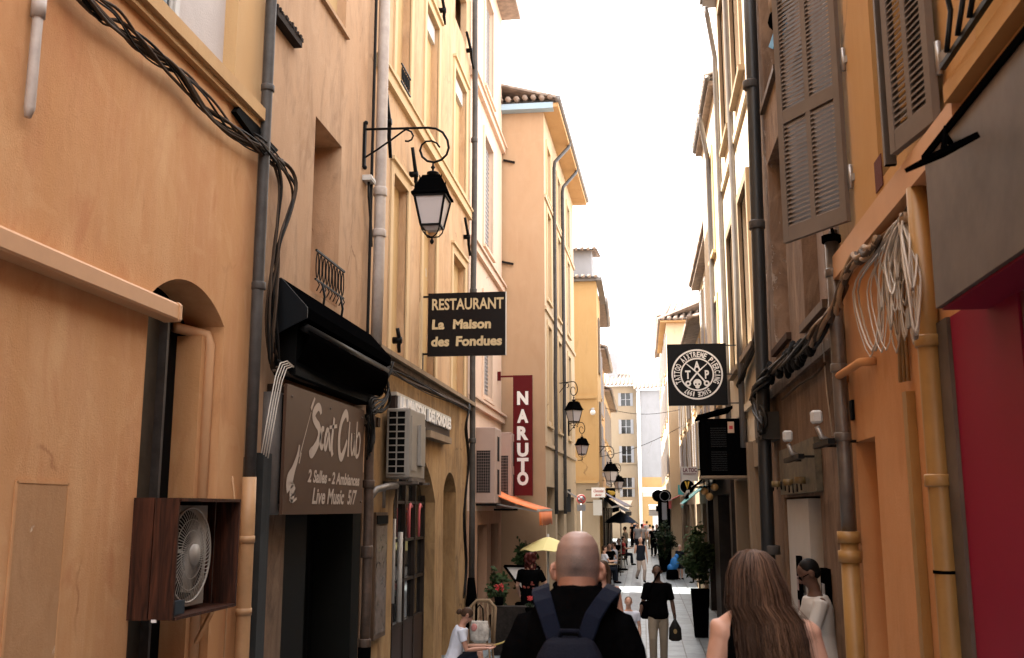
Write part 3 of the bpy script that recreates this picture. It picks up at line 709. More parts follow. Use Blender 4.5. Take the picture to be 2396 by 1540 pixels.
# candy-cane like curtains seen through panes
mc = MB()
for (uu, wd, z0, z1) in ((14.1, .10, 1.0, 2.6), (14.5, .07, 1.3, 2.5), (14.9, .1, 1.0, 2.3)):
    mc.tube([A.T(uu, -.12, z0), A.T(uu+.03, -.13, (z0+z1)/2), A.T(uu, -.12, z1)], wd*.4, 8)
mc.each('curtain', M['offw'], sf)
m2 = MB()
for uu in (15.5, 16.2): m2.tube([A.T(uu, -.13, 2.2), A.T(uu, -.13, 2.62), A.T(uu+.06, -.13, 2.72), A.T(uu+.16, -.13, 2.68)], .022, 8)
m2.each('ornament', P('red_white_ornament', (.6,.12,.12), .5), sf)
# wooden door strip right of sign and menu case
t = thing('menu_case', 'framed glass menu case on wall beside brown drainpipe and fondue shop', 'menu case', tuple(A.T(13.3, 0, 1.0)))
bx(A, 12.78, 13.38, .003, .07, 1.0, 2.6).build('frame', M['wframe'], t)
bx(A, 12.83, 13.33, .071, .075, 1.06, 2.42).build('sheet', P('faded_menu', (.15,.12,.105), .25, var=.4, vscale=9), t)
bx(A, 12.80, 13.36, .071, .085, 2.45, 2.56).build('header', M['dark'], t)
p8 = LX+.12
t = pipe('brown cast pipe with black shoe right of the club door', vpath(p8, 12.2, .95, 4.3, 6, .01), .06, P('rusty_brown_pipe', (.08,.05,.035), .6, .2, var=.5, vscale=7),
   [(V((p8,12.2,2.05)), V((p8,12.2,2.2))), (V((p8,12.2,2.9)), V((p8,12.2,3.0))), (V((p8,12.2,1.0)), V((p8,12.2,1.1)))])
m = MB(); m.tube([V((p8, 12.2, 2.75)), V((p8+.05, 12.35, 2.88)), V((p8+.1, 12.7, 2.93)), V((p8+.1,13.2,2.95))], .045, 10); m.build('branch', M['pipez'], t)
m = MB(); m.tube([V((p8, 12.2, .3)), V((p8, 12.2, 1.0))], .08, 12); m.build('shoe', M['black'], t)

# fondue strip sign
t = thing('fascia_sign', 'pale strip sign with raised white capitals on dark board above shop arch', 'sign', tuple(A.T(14, 0, 3.6)))
f0 = onx(925, 960, LX+.1); f1 = onx(1052, 1010, LX+.1)
FP = Pl(LX+.10, f0.y, LX+.10, f1.y, (1,0)); FW = f1.y-f0.y; z1 = onx(925, 925, LX+.1).z; z0 = onx(1052, 1022, LX+.1).z
bx(FP, 0, FW, -.09, 0, z0-.02, z1).build('board', P('sign_dark', (.03,.02,.018), .5), t)
bx(FP, -.02, FW+.02, -.09, .02, z1+.001, z1+.05).build('top_strip', M['offw'], t)
bx(FP, FW-1.9, FW-.1, -.09, .06, z0-.14, z0-.03).build('lamp_bar', M['stone'], t)
m = MB(); put_text(m, 'LA MAISON', on(FP, .08, z0+.12, w=.03), .012, (z1-z0)*.85, ext=.02, width=FW*.42)
put_text(m, 'DES FONDUES', on(FP, FW*.5, z0+.12, w=.03), .012, (z1-z0)*.85, ext=.02, width=FW*.47)
m.build('lettering', M['white'], t)

# --- AC unit on L3
def ac(label, y0, y1, z0, z1, D, X0, mat, side=True, group=None, end='grille'):
    pl = Pl(X0, 0, X0, 10, (1,0))
    t = thing('air_conditioner', label, 'air conditioner', tuple(pl.T(y0, 0, z0)), group)
    m = MB(); m.box((y0, .06, z0), (y1, D, z1), pl.T); o = m.build('casing', mat, t)
    mod = o.modifiers.new('b', 'BEVEL'); mod.width = .018; mod.segments = 2
    return t, pl
a0 = onx(893, 1050, LX).y
z1 = ony(925, 955, a0).z; z0 = ony(925, 1118, a0).z; XD = ony(960, 1000, a0).x - LX
t, pl = ac('grey air conditioner with large grille on bracket under strip sign', a0, a0+.95, z0, z1, XD, LX, M['acw'])
m = MB(); m.box((a0-.012, .10, z0+.06), (a0-.001, XD-.07, z1-.04), pl.T); m.build('coil', M['dark'], t)
m = MB(); n_ = 10
for k in range(n_): zz = z0+.06+(z1-z0-.10)*k/(n_-1); m.box((a0-.035, .09, zz-.008), (a0-.013, XD-.06, zz+.008), pl.T)
for k in range(3): ww = .09+(XD-.15)*k/2; m.box((a0-.030, ww-.008, z0+.05), (a0-.016, ww+.008, z1-.03), pl.T)
m.build('grille', M['acw'], t)
m = MB(); m.box((a0+.45, XD+.001, z0+.18), (a0+.75, XD+.05, z1-.2), pl.T); m.build('side_cover', M['acw'], t)
m = MB(); m.box((a0+.05, XD+.001, z0+.1), (a0+.35, XD+.012, z1-.1), pl.T); m.build('side_panel', M['acw'], t)
m = MB()
for yy in (a0+.1, a0+.8): m.box((yy, .0, z0-.08), (yy+.045, XD+.1, z0-.045), pl.T); m.box((yy, .0, z0-.4), (yy+.045, .035, z0-.045), pl.T)
m.box((a0+.05, XD-.03, z0-.045), (a0+.9, XD+.02, z0-.0), pl.T)
m.each('bracket', M['steel'], t)

# --- drainpipe L3/L4
xp = LX+.1
pipe('tall grey drainpipe between yellow building and pale pink building', vpath(xp, 19.97, 1.1, 15.6, 10, .01), .06, M['pipe'],
     [(V((xp,19.97,z-.05)), V((xp,19.97,z+.05))) for z in (10.4, 7.1, 4.0)])
m = MB(); m.tube([V((xp+.02, 19.9, .35)), V((xp+.02, 19.9, .9)), V((xp, 19.96, 1.3))], [.13,.11,.07], 10); tag(m.build('pipe_shoe', M['black']), 'black cast shoe at the foot of grey drainpipe near seated girl', 'pipe shoe')

# --- iron wall ties
def tie(px0, py0, px1, py1, y=None, lab=''):
    a = onx(px0, py0, LX+.08); b = onx(px1, py1, LX+.08)
    t = thing('wall_tie', lab, 'wall anchor', tuple(a), 'iron anchors on the yellow building')
    m = MB(); mid = (a+b)/2; m.tube([a, a*.7+b*.3+V((.01,0,0)), mid+V((.02,0,0)), a*.3+b*.7, b], [.028,.03,.034,.03,.026], 6); m.build('bar', M['iron'], t)
    m = MB(); m.tube([mid+V((-.08,0,0)), mid+V((.05,0,0))], .05, 8); m.build('boss', M['iron'], t)
tie(902, 200, 914, 370, lab='black iron tie above the lantern arm')
tie(965, 345, 976, 470, lab='black iron tie next to the lantern scroll')
tie(1034, -10, 1041, 58, lab='black iron tie between the two highest window rows')
tie(1092, 75, 1108, 160, lab='black iron tie by grey drainpipe at upper window height')
tie(1088, 510, 1100, 598, lab='black iron tie by grey drainpipe above restaurant sign')
tie(930, 768, 934, 825, lab='short black iron tie low beside the restaurant sign')

# --- L4 pale pink
B4 = bld('pale pink rendered building with grey shutters between drainpipe and dark red sign', (LX, 23, 0))
w4 = []
for (pa, pb, pyt, pyb) in ((1140, 1162, 360, 600), (1146, 1166, -60, 215), (1128, 1146, 800, 985)):
    a = onx(pa, pyt, LX); b = onx(pb, pyb, LX); w4.append((a.y, b.y, b.z, a.z+.15, .1))
w4 = [(21.9, 23.2, 5.2, 7.4, .10), (21.9, 23.2, 8.7, 11.3, .10), (21.9, 23.2, 12.6, 15.0, .1), (24.2, 24.9, 8.7, 11.3, .1)][:3]
walls(A, 19.96, 24.9, 2.6, 15.7, w4).build('wall', M['pink'], B4)
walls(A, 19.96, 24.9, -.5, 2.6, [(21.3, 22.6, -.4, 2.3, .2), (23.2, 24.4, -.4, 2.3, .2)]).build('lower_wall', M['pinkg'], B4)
for o in [(21.3, 22.6, -.4, 2.3, .2), (23.2, 24.4, -.4, 2.3, .2)]: fill(A, o).build('door', P('dull_brown_door', (.14,.10,.08), .6, var=.2), B4)
for o in w4:
    w = fill(A, o).build('window', M['shutg'], B4)
    m = MB(); f = .16; a, b, c, d = o[:4]
    bx(A, a-f, a, -.01, .035, c-.1, d+f, m); bx(A, b, b+f, -.01, .035, c-.1, d+f, m); bx(A, a, b, -.01, .035, d, d+f, m); bx(A, a-f, b+f, -.01, .08, c-.16, c-.1, m)
    m.build('frame', M['pink'], w)
    m = MB(); bx(A, (a+b)/2-.02, (a+b)/2+.02, -.1, -.06, c, d, m)
    for k in range(24): bx(A, a, b, -.099, -.08, c+(d-c)*k/24, c+(d-c)*k/24+.03, m)
    m.build('louvres', M['shutg'], w)
m = MB()
for zz in (4.75, 8.1, 11.9): bx(A, 19.96, 24.93, -.02, .09, zz, zz+.16, m); bx(A, 19.96, 24.95, -.02, .14, zz+.16, zz+.21, m)
m.each('string_course', M['pink'], B4)
m = MB(); bx(A, 19.98, 24.9, -10, .5, 15.7, 15.85, m); m.build('roof', M['tile'], B4)

# two pink ACs
def pinkac(px0, px1, pyt, pyb, y, lab, wpx):
    a = ony(px0, pyt, y); b = ony(px1, pyb, y)
    t = thing('air_conditioner', lab, 'air conditioner', (a.x, y, b.z), 'pinkish air conditioners on the pale pink building')
    e = wpx
    m = MB(); m.box((a.x, y, b.z), (b.x, y+e, a.z)); o = m.build('casing', M['acp'], t); mod = o.modifiers.new('b', 'BEVEL'); mod.width = .015
    m = MB(); w_ = b.x-a.x; h_ = a.z-b.z
    for k in range(14): zz = b.z+h_*.16+h_*.5*k/13; m.box((a.x+w_*.25, y-.018, zz), (a.x+w_*.80, y-.004, zz+.012))
    for k in range(7): xx = a.x+w_*(.25+.55*k/6); m.box((xx-.004, y-.022, b.z+h_*.15), (xx+.004, y-.001, b.z+h_*.68))
    m.build('grille', P('ac_grille', (.16,.12,.11), .5), t)
    m = MB(); m.box((a.x+w_*.24, y-.003, b.z+h_*.14), (a.x+w_*.81, y-.0005, b.z+h_*.69)); m.build('coil', M['dark'], t)
    m = MB()
    for zz in (.12, .56): m.box((b.x+.001, y+e*.35, b.z+h_*zz), (b.x+.006, y+e*.65, b.z+h_*(zz+.33)))
    m.each('slot', M['dark'], t)
    m = MB(); m.box((a.x-.1, y+.05, b.z-.05), (b.x+.03, y+.1, b.z-.003)); m.box((a.x-.1, y+e-.1, b.z-.05), (b.x+.03, y+e-.05, b.z-.003)); m.each('bracket', M['iron'], t)
pinkac(1102, 1158, 1000, 1178, 21.0, 'pinkish air conditioner with grille next to tall grey drainpipe', .95)
pinkac(1160, 1196, 1012, 1190, 23.6, 'pinkish air conditioner beneath the dark red vertical sign', 1.1)

# --- restaurant sign
yR = 15.6
a = ony(1003, 688, yR); b = ony(1183, 831, yR)
t = thing('restaurant_sign', 'square dark brown board reading RESTAURANT La Maison des Fondues', 'sign', (LX, yR, b.z))
RP = Pl(a.x, yR-.031, b.x, yR-.031, (0,-1)); RW = b.x-a.x; RH = a.z-b.z; rz = b.z
m = MB(); m.box((a.x, yR-.03, b.z), (b.x, yR+.03, a.z)); o = m.build('board', M['darkbr'], t)
m = MB(); m.box((b.x, yR-.032, b.z-.002), (b.x+.012, yR+.032, a.z+.002)); m.build('edge', M['offw'], t)
m = MB(); TT = lambda fx, fz, sh=0: on(RP, RW*fx, rz+RH*fz, sh, w=.003)
put_text(m, 'RESTAURANT', TT(.045, .735), .006, .255, width=RW*.925)
m.build('lettering', M['letgold'], t, fix=False)
for wd_, fx_, fz_, ww_ in (('La', .05, .43, .16), ('Maison', .32, .43, .49), ('des', .045, .16, .235), ('Fondues', .36, .16, .59)):
    m = MB(); put_text(m, wd_, TT(fx_, fz_, .05), .009, .21, width=RW*ww_); m.build('script_lettering', M['letgold'], t, fix=False)
m = MB(); m.bar((LX, yR, a.z-.05), (a.x+.02, yR, a.z-.05), .03, .03); m.bar((LX, yR, b.z+.04), (a.x+.02, yR, b.z+.04), .03, .03); m.box((LX+.001, yR-.03, b.z-.25), (LX+.03, yR+.03, b.z+.06)); m.each('bracket', M['darkbr'], t)

# --- vertical red sign
yN = 24.2
a = ony(1201, 879, yN); b = ony(1247, 1160, yN)
t = thing('vertical_sign', 'tall narrow dark red sign with stacked white capitals NARUTO', 'sign', (LX, yN, b.z))
m = MB(); m.box((a.x, yN-.05, b.z), (b.x, yN+.05, a.z)); m.build('panel', M['red'], t)
m = MB(); NW = b.x-a.x; NH = a.z-b.z; NP = Pl(a.x, yN-.051, b.x, yN-.051, (0,-1))
for k, ch in enumerate('NARUTO'):
    cy = [935, 982, 1022, 1052+5, 1090, 1121][k]; zc_ = ony(1224, [932,974,1014,1053,1088,1120][k], yN).z
    vs, fs = text_geo(ch, .022, .42)
    xs = [v.x for v in vs]; zs = [v.y for v in vs]; ww = max(xs)-min(xs); hh = max(zs)-min(zs)
    kx = NW*.58/ww; kz = .335/hh; cx_ = (max(xs)+min(xs))/2; cz_ = (max(zs)+min(zs))/2
    m.add([NP.T(NW/2+(v.x-cx_)*kx, .004, zc_+(v.y-cz_)*kz) for v in vs], fs)
m.build('lettering', M['white'], t, fix=False)
m = MB(); m.bar((ony(1170,880,yN).x, yN, a.z-.02), (a.x+.02, yN, a.z-.02), .04, .04); m.box((ony(1168,880,yN).x-.04, yN-.04, a.z-.12), (ony(1168,880,yN).x+.04, yN+.04, a.z+.1)); m.build('bracket', M['red'], t)
# ================= MIDDLE / FAR LEFT =================
def shutters(pl, a, b, c, d, w, mat, parent, n=20, nm='shutter'):
    m = MB(); f = .05
    bx(pl, a, a+f, w, w+.04, c, d, m); bx(pl, b-f, b, w, w+.04, c, d, m); bx(pl, a+f, b-f, w, w+.04, c, c+f, m); bx(pl, a+f, b-f, w, w+.04, d-f, d, m)
    for k in range(n): z = c+f+(d-c-2*f)*k/n; bx(pl, a+f, b-f, w+.004, w+.03, z, z+(d-c-2*f)/n*.6, m)
    return m.build(nm, mat, parent)
def tiled_roof(m, p0, p1, back, rise, over=.0, step=.22):
    """row of canal tiles: eave from p0 to p1, slope going along `back` vector"""
    p0 = V(p0); p1 = V(p1); bk = V(back); L_ = (p1-p0).length; n = max(2, int(L_/step)); d = (p1-p0)/n; up = V((0,0,rise))
    q0, q1 = p0+bk+up, p1+bk+up
    m.add([p0, p1, q1, q0], [(0,1,2,3)]); m.add([p0-V((0,0,.05)), p1-V((0,0,.05)), q1-V((0,0,.05)), q0-V((0,0,.05))], [(0,1,2,3)])
    for k in range(n):
        a = p0+d*(k+.5)
        m.tube([a-bk.normalized()*.08+V((0,0,random.uniform(-.01,.02))), a+bk+up], step*.36, 6, cap=True)
def simple_windows(pl, ops, parent, fillm, fm, shm=None, closed=False):
    for i, o in enumerate(ops):
        a, b, c, d, dp = o[:5]
        w = fill(pl, o).build('window', fillm, parent)
        m = MB(); f = .1
        bx(pl, a-f, a, -.01, .03, c-f, d+f, m); bx(pl, b, b+f, -.01, .03, c-f, d+f, m); bx(pl, a, b, -.01, .03, d, d+f, m); bx(pl, a-f, b+f, -.01, .07, c-f-.06, c-f, m)
        m.build('frame', fm, w)
        if shm:
            if closed: shutters(pl, a, (a+b)/2-.005, c, d, -dp+.01, shm, w); shutters(pl, (a+b)/2+.005, b, c, d, -dp+.01, shm, w)
            else: shutters(pl, a-.5, a-.02, c, d, .035, shm, w); shutters(pl, b+.02, b+.5, c, d, .035, shm, w)
# --- L5 peach gabled building
Fc = Pl(-6.5, 25.0, -2.40, 25.0, (0, -1))
S5 = Pl(-2.402, 25.05, -2.19, 33.3, (1, 0))
B5 = bld('peach rendered corner building with blue gutter and tiled eaves', (-2.5, 26, 0))
HZ = 13.05
walls(Fc, -2, 4.10, -.5, HZ, [], .1).build('wall', M['peach'], B5)
wn = [(u, u+.85, z, z+h, .12) for z, h in ((4.9,2.5),(8.2,2.3),(11.0,1.35)) for u in (.55, 3.1, 5.9)]
sh5 = (2.6, 4.4, -.3, 2.6, .3); sh6 = (5.1, 7.6, -.3, 3.0, .3)
walls(S5, 0, S5.L, -.5, HZ, wn+[(.25, 2.2, -.3, 3.2, .4), sh5, sh6], 7).build('side_wall', M['peach2'], B5)
for o in wn:
    w = fill(S5, o).build('window', M['infill'] if o[0] < 1 else M['glassd'], B5)
    a, b, c, d, dp = o; m = MB(); f = .12
    bx(S5, a-f, a, -.01, .03, c-f, d+f, m); bx(S5, b, b+f, -.01, .03, c-f, d+f, m); bx(S5, a, b, -.01, .03, d, d+f, m); bx(S5, a-f, b+f, -.01, .06, c-f-.06, c-f, m)
    m.build('frame', M['cream'], w)
    if a > 1: shutters(S5, a, (a+b)/2-.005, c, d, -.1, M['shutg'], w, 16); shutters(S5, (a+b)/2+.005, b, c, d, -.1, M['shutg'], w, 16)
for o in [(.25, 2.2, -.3, 3.2, .4), sh5, sh6]: fill(S5, o).build('shopfront', M['glassd'], B5)
m = MB()
for zz in (4.2, 7.7, 10.7): bx(S5, -.02, S5.L+.01, -.02, .05, zz, zz+.1, m)
m.each('string_course', M['peach2'], B5)
m = MB()
tiled_roof(m, (-7, 24.75, HZ+.28), (-2.08, 24.75, HZ+.28), (0, 5, 0), 1.3)
tiled_roof(m, (-2.02, 24.7, HZ+.25), (-1.76, 33.5, HZ+.25), (-4, .1, 0), 1.2)
m.build('roof', M['tile'], B5)
m = MB(); m.box((-7, 24.72, HZ), (-2.12, 25.0, HZ+.16)); m.build('blue_fascia', M['bluegut'], B5)
m = MB(); q = [(-2.12,24.72,0),(-1.98,24.7,0),(-1.72,33.5,0),(-2.2,33.5,0),(-2.42,25,0)]
m.prism([(p[0],p[1]) for p in q], lambda x,y: V((x,y,HZ+.02)), lambda x,y: V((x,y,HZ+.13))); m.build('soffit', M['or1up'], B5)
m = MB(); m.tube([V((-1.98, 24.6, HZ+.2)), V((-1.70, 33.6, HZ+.2))], .075, 10); m.build('gutter', M['gutter'], B5)
# swan-neck downpipes
for (yy, lab) in ((25.7, 'near'), (28.2, 'far')):
    o_ = S5.hit(1292 if lab == 'near' else 1312, 700)[0]
    q = S5.T(o_, .08, 0); x0 = -1.96+(.26)*((q.y-24.7)/8.8)
    pts = [V((x0, q.y+.9, HZ+.12)), V((x0-.02, q.y+.8, HZ-.05)), V((q.x+.02, q.y+.05, HZ-.75)), V((q.x, q.y, HZ-.95))]+[V((q.x+random.uniform(-.01,.01), q.y, HZ-.95-k*1.2)) for k in range(1, 9)]
    pipe('thin dark swan neck downpipe on peach corner building, '+('closer to the corner' if lab == 'near' else 'second from the corner'), pts, .05, M['pipe'])
# wall stubs
for k, (px0, py, ln) in enumerate(((1178, 375, .3), (1170, 612, .35))):
    a = ony(px0, py, 24.95)
    m = MB(); m.bar(a, a+V((ln, 0, -.08)), .05, .05)
    tag(m.build('wall_stub', M['darkbr']), ('upper' if k == 0 else 'lower')+' short dark bar sticking out of peach gable wall', 'wall bar')

# --- L6 golden building behind the side street
F6 = Pl(-6, 36.3, -1.55, 36.3, (0,-1)); S6 = Pl(-1.552, 36.35, -1.60, 40.5, (1,0))
B6 = bld('golden yellow building with pale rooftop storey beyond the side street', (-2, 38, 0))
walls(F6, 0, F6.L, 3.6, 11.0, [], .1).build('wall', M['yel2'], B6)
walls(F6, 0, F6.L, -.5, 3.6, [], .1).build('lower_wall', M['end'], B6)
w6 = [(1.9, 3.0, 4.6, 6.6, .1), (1.9, 3.0, 7.7, 9.8, .1)]
walls(S6, 0, S6.L, -.5, 11.0, w6+[(.6, 3.6, -.3, 2.8, .3)], 6).build('side_wall', M['yel2'], B6)
for o in w6: w = fill(S6, o).build('window', M['glassd'], B6); shutters(S6, o[0]-.9, o[0]-.03, o[2], o[3], .02, M['shut'], w)
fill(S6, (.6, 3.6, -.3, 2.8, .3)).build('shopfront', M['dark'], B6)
m = MB(); m.box((-6, 36.15, 10.98), (-1.50, 36.32, 11.12)); m.box((-1.56, 36.1, 10.98), (-1.33, 40.6, 11.1)); m.each('cornice', M['gutter'], B6)
m = MB(); m.box((-6, 36.6, 11.05), (-1.72, 40, 12.25)); m.build('upper_storey', M['endg'], B6)
m = MB(); tiled_roof(m, (-6, 36.35, 12.35), (-1.5, 36.35, 12.25), (0, 3.5, 0), .6); tiled_roof(m, (-6, 36.1, 11.13), (-1.45, 36.1, 11.13), (0, .6, 0), .12); m.build('roof', M['tile'], B6)
m = MB(); m.box((-6, 36.22, 6.6), (-1.6, 36.30, 6.72)); m.box((-6, 36.22, 3.55), (-1.6, 36.30, 3.66)); m.each('string_course', M['yel2'], B6)

def far_left(y0, y1, x0, x1, z, mat, label, ops_rows, eave=.35, sh=True):
    S = Pl(x0, y0, x1, y1, (1,0)); B = bld(label, (x0, (y0+y1)/2, 0))
    ops = [(u, u+1.0, zz, zz+1.9, .1) for zz in ops_rows for u in [1.2+2.6*k for k in range(int((S.L-1.5)//2.6)+1)] if u+1.6 < S.L]
    gops = [(u, u+2.2, -.3, 2.7, .4) for u in [.6+2.9*k for k in range(int((S.L-1)//2.9)+1)] if u+2.3 < S.L]
    walls(S, 0, S.L, 3.1, z, ops, 8).build('wall', mat, B); walls(S, 0, S.L, -.5, 3.1, gops, 8).build('lower_wall', M['shopdark'], B)
    simple_windows(S, ops, B, M['glassd'], M['cream'], M['shutg'] if sh else None)
    for o in gops: fill(S, o).build('shopfront', M['dark'], B)
    m = MB(); bx(S, -.1, S.L+.1, -8, eave, z, z+.1, m); p = S.T(-.1, eave+.05, z+.14); q = S.T(S.L+.1, eave+.05, z+.14); tiled_roof(m, p, q, S.n*-3.5, 1.1); m.build('roof', M['tile'], B)
    m = MB(); m.tube([p-V((0,0,.06)), q-V((0,0,.06))], .08, 8); m.build('gutter', M['gutter'], B)
    return B
far_left(40.5, 46, -1.75, -1.80, 11.0, M['end'], 'cream building with grey shutters just beyond golden building', (4.4, 7.6))
far_left(46, 54, -1.95, -1.95, 9.9, M['yel'], 'yellow building with blue grey shutters midway down the street', (4.2, 7.2))
far_left(54, 66, -2.0, -2.0, 8.9, M['peach2'], 'low beige building near street end with small tiled eaves', (3.9, 6.4))
far_left(66, 85, -3.2, -3.2, 8.0, M['end'], 'last cream building before the pale yellow end house', (3.9,))

# --- end of the street
F9 = Pl(-9.0, 92, -.42, 92, (0,-1)); B9 = bld('pale yellow end house with three storeys of windows and tiled roof', (-3, 92, 0))
wu = F9.hit(1465, 1000)[0]
e = [(wu-.42, wu+.42, F9.hit(1465, yb)[1], F9.hit(1465, yt)[1], .12) for yt, yb in ((920,950),(982,1015),(1044,1085),(1118,1163))]
e += [(o[0]-3.2, o[1]-3.2)+o[2:] for o in e]
walls(F9, 0, F9.L, -.5, 13.8, e, 8).build('wall', M['end'], B9)
for o in e:
    w = fill(F9, o).build('window', M['glassd'], B9); a, b, c, d = o[:4]
    m = MB(); bx(F9, a-.25, a, 0, .05, c, d, m); bx(F9, b, b+.25, 0, .05, c, d, m); bx(F9, (a+b)/2-.04, (a+b)/2+.04, -.1, -.05, c, d, m); bx(F9, a, b, -.1, -.06, (c+d)/2-.03, (c+d)/2+.03, m); m.build('frame', M['endg'], w)
m = MB(); tiled_roof(m, (-9.2, 91.6, 13.9), (-.3, 91.6, 13.9), (0, 5, 0), 1.9, step=.35); m.build('roof', M['tile'], B9)
m = MB(); m.box((-3.1, 94, 14.5), (-2.1, 95.4, 17.2)); m.build('chimney', M['endg'], B9)
m = MB(); m.box((-9, 91.9, 6.6), (-.45, 91.98, 6.75)); m.box((-9, 91.9, 4.4), (-.45, 91.98, 4.5)); m.each('string_course', M['end'], B9)
F10 = Pl(-.40, 90.5, 9, 90.5, (0,-1)); B10 = bld('grey white blank end wall with rounded tiled roof beside end house', (3, 91, 0))
walls(F10, 0, F10.L, 5.4, 13.2, [(4.2, 5.0, 8.5, 10.2, .1)], 8).build('wall', M['endg'], B10)
walls(F10, 0, F10.L, -.5, 5.4, [(1.2, 2.2, -.3, 2.4, .3), (3.2, 4.6, -.3, 2.6, .3)], 8).build('lower_wall', M['yel2'], B10)
fill(F10, (1.2, 2.2, -.3, 2.4, .3)).build('door', M['white'], B10); fill(F10, (3.2, 4.6, -.3, 2.6, .3)).build('door', M['dark'], B10)
m = MB(); tiled_roof(m, (-.6, 90.1, 13.3), (9, 90.1, 13.9), (0, 5, 0), 1.8, step=.35); m.build('roof', M['tile'], B10)
m = MB(); m.tube([(-.2, 90.4, 0), (-.2, 90.4, 13.2)], .14, 8); m.build('corner_pipe', M['white'], B10)

# ================= RIGHT SIDE =================
RX = 1.5
Rr = Pl(RX, 0, RX, 30, (-1, 0))
def UR(px, py, w=0): p = onx(px, py, RX-w); return p.y, p.z
zsc = UR(2077, 505)[1]+.06
# --- R1 magenta shop + R2 orange wall share one ochre house
y21 = UR(2150, 900)[0]; y32 = UR(1985, 900)[0]
C1 = bld('orange and ochre house with narrow door niche and magenta shopfront', (RX, 5, .8))
n2 = (UR(2052,1100)[0], UR(2006,1100)[0], 0, UR(2050,1020)[1], .22)
walls(Rr, -22, y32, -.2, zsc, [n2, (-.5, UR(2215,1100)[0], .3, 3.55, .05)], 8).build('wall', M['or2'], C1)
wa = (5.0, 6.15, zsc+.2, 7.6, .25); wb = (3.2, 4.32, zsc+.12, 7.4, .25)
walls(Rr, -22, y32, zsc+.0, 9.0, [wa, wb], 8).build('upper_wall', M['or2up'], C1)
fill(Rr, n2).build('door', M['or2'], C1)
w = fill(Rr, wa).build('window', M['dark'], C1); fill(Rr, wb).build('window', M['infill'], C1)
m = MB(); bx(Rr, 4.4, y32-.02, -.02, .10, zsc-.17, zsc, m); m.build('string_course', M['beam'], C1)
m = MB(); bx(Rr, -22, 4.4, -.02, .13, zsc-.02, zsc+.06, m); bx(Rr, -22, 4.4, -.02, .06, zsc-.3, zsc-.02, m); m.build('ledge', M['or2up'], C1)
# brick hole
h = UR(2055, 410); m = MB(); bx(Rr, h[0]-.12, h[0]+.06, .002, .008, h[1]-.1, h[1]+.1, m); m.build('broken_patch', P('exposed_brick', (.10,.02,.012), .9, bump=.5), C1)
# shop cladding
ym = UR(2257, 1100)[0]; ys = UR(2212, 1100)[0]
t = thing('shopfront', 'magenta shop panels in brushed steel frame under steel fascia', 'shopfront', (RX, 3, .8))
bx(Rr, ym, ys, -.04, .03, .3, 3.56).build('steel_post', M['steel'], t)
yp = UR(2425,1100)[0]
bx(Rr, yp, ym-.004, -.04, .012, .3, 3.56).build('magenta_panel', M['mag'], t)
bx(Rr, -.5, yp-.01, -.04, .004, .3, 3.56).build('dark_red_panel', P('deep_red_panel', (.10,.005,.006), .35), t)
fw_ = .22; e0 = onx(2190, 722, RX-fw_); e1 = onx(2180, 360, RX-fw_)
bx(Rr, -.5, e0.y, 0.002, fw_, e0.z, e1.z).build('fascia', M['steel'], t)
bx(Rr, -.5, e0.y-.02, 0.004, fw_-.02, e0.z-.012, e0.z-.002).build('fascia_soffit', M['mag'], t)
bx(Rr, -.5, e0.y+.01, .004, fw_+.01, e1.z+.001, e1.z+.035).build('fascia_top', M['black'], t)
m = MB(); m.tube([Rr.T(-.5, .16, e1.z+.06), Rr.T(e0.y, .17, e1.z+.055)], .014, 6); m.build('fascia_cable', M['cable'], t)
# floodlight
t = thing('floodlight', 'slim black floodlight on arm in front of brushed steel fascia', 'floodlight', tuple(onx(2200, 380, 1.1)))
a = onx(2205, 362, 1.12); b = onx(2118, 400, .92); 
hd = (b-a).normalized(); sdv = V((.55, -.8, .15)).normalized(); n_ = hd.cross(sdv).normalized()
m = MB(); vs = [a+sdv*s_+n_*k for s_, k in ((0,-.012),(.16,-.012),(.16,.012),(0,.012))]+[b+sdv*s_+n_*k for s_, k in ((0,-.008),(.13,-.008),(.13,.008),(0,.008))]
m.add(vs, [(0,1,2,3),(7,6,5,4),(0,4,5,1),(1,5,6,2),(2,6,7,3),(3,7,4,0)]); m.build('lamp_head', M['black'], t)
m = MB(); c_ = onx(2225, 335, RX-fw_); m.tube([a, (a+c_)/2+V((0,0,.05)), c_], .012, 8); m.tube([a+V((0,0,.02)), (a+c_)/2+V((0,0,.09)), c_+V((0,.05,.02))], .006, 6); m.build('arm', M['black'], t)
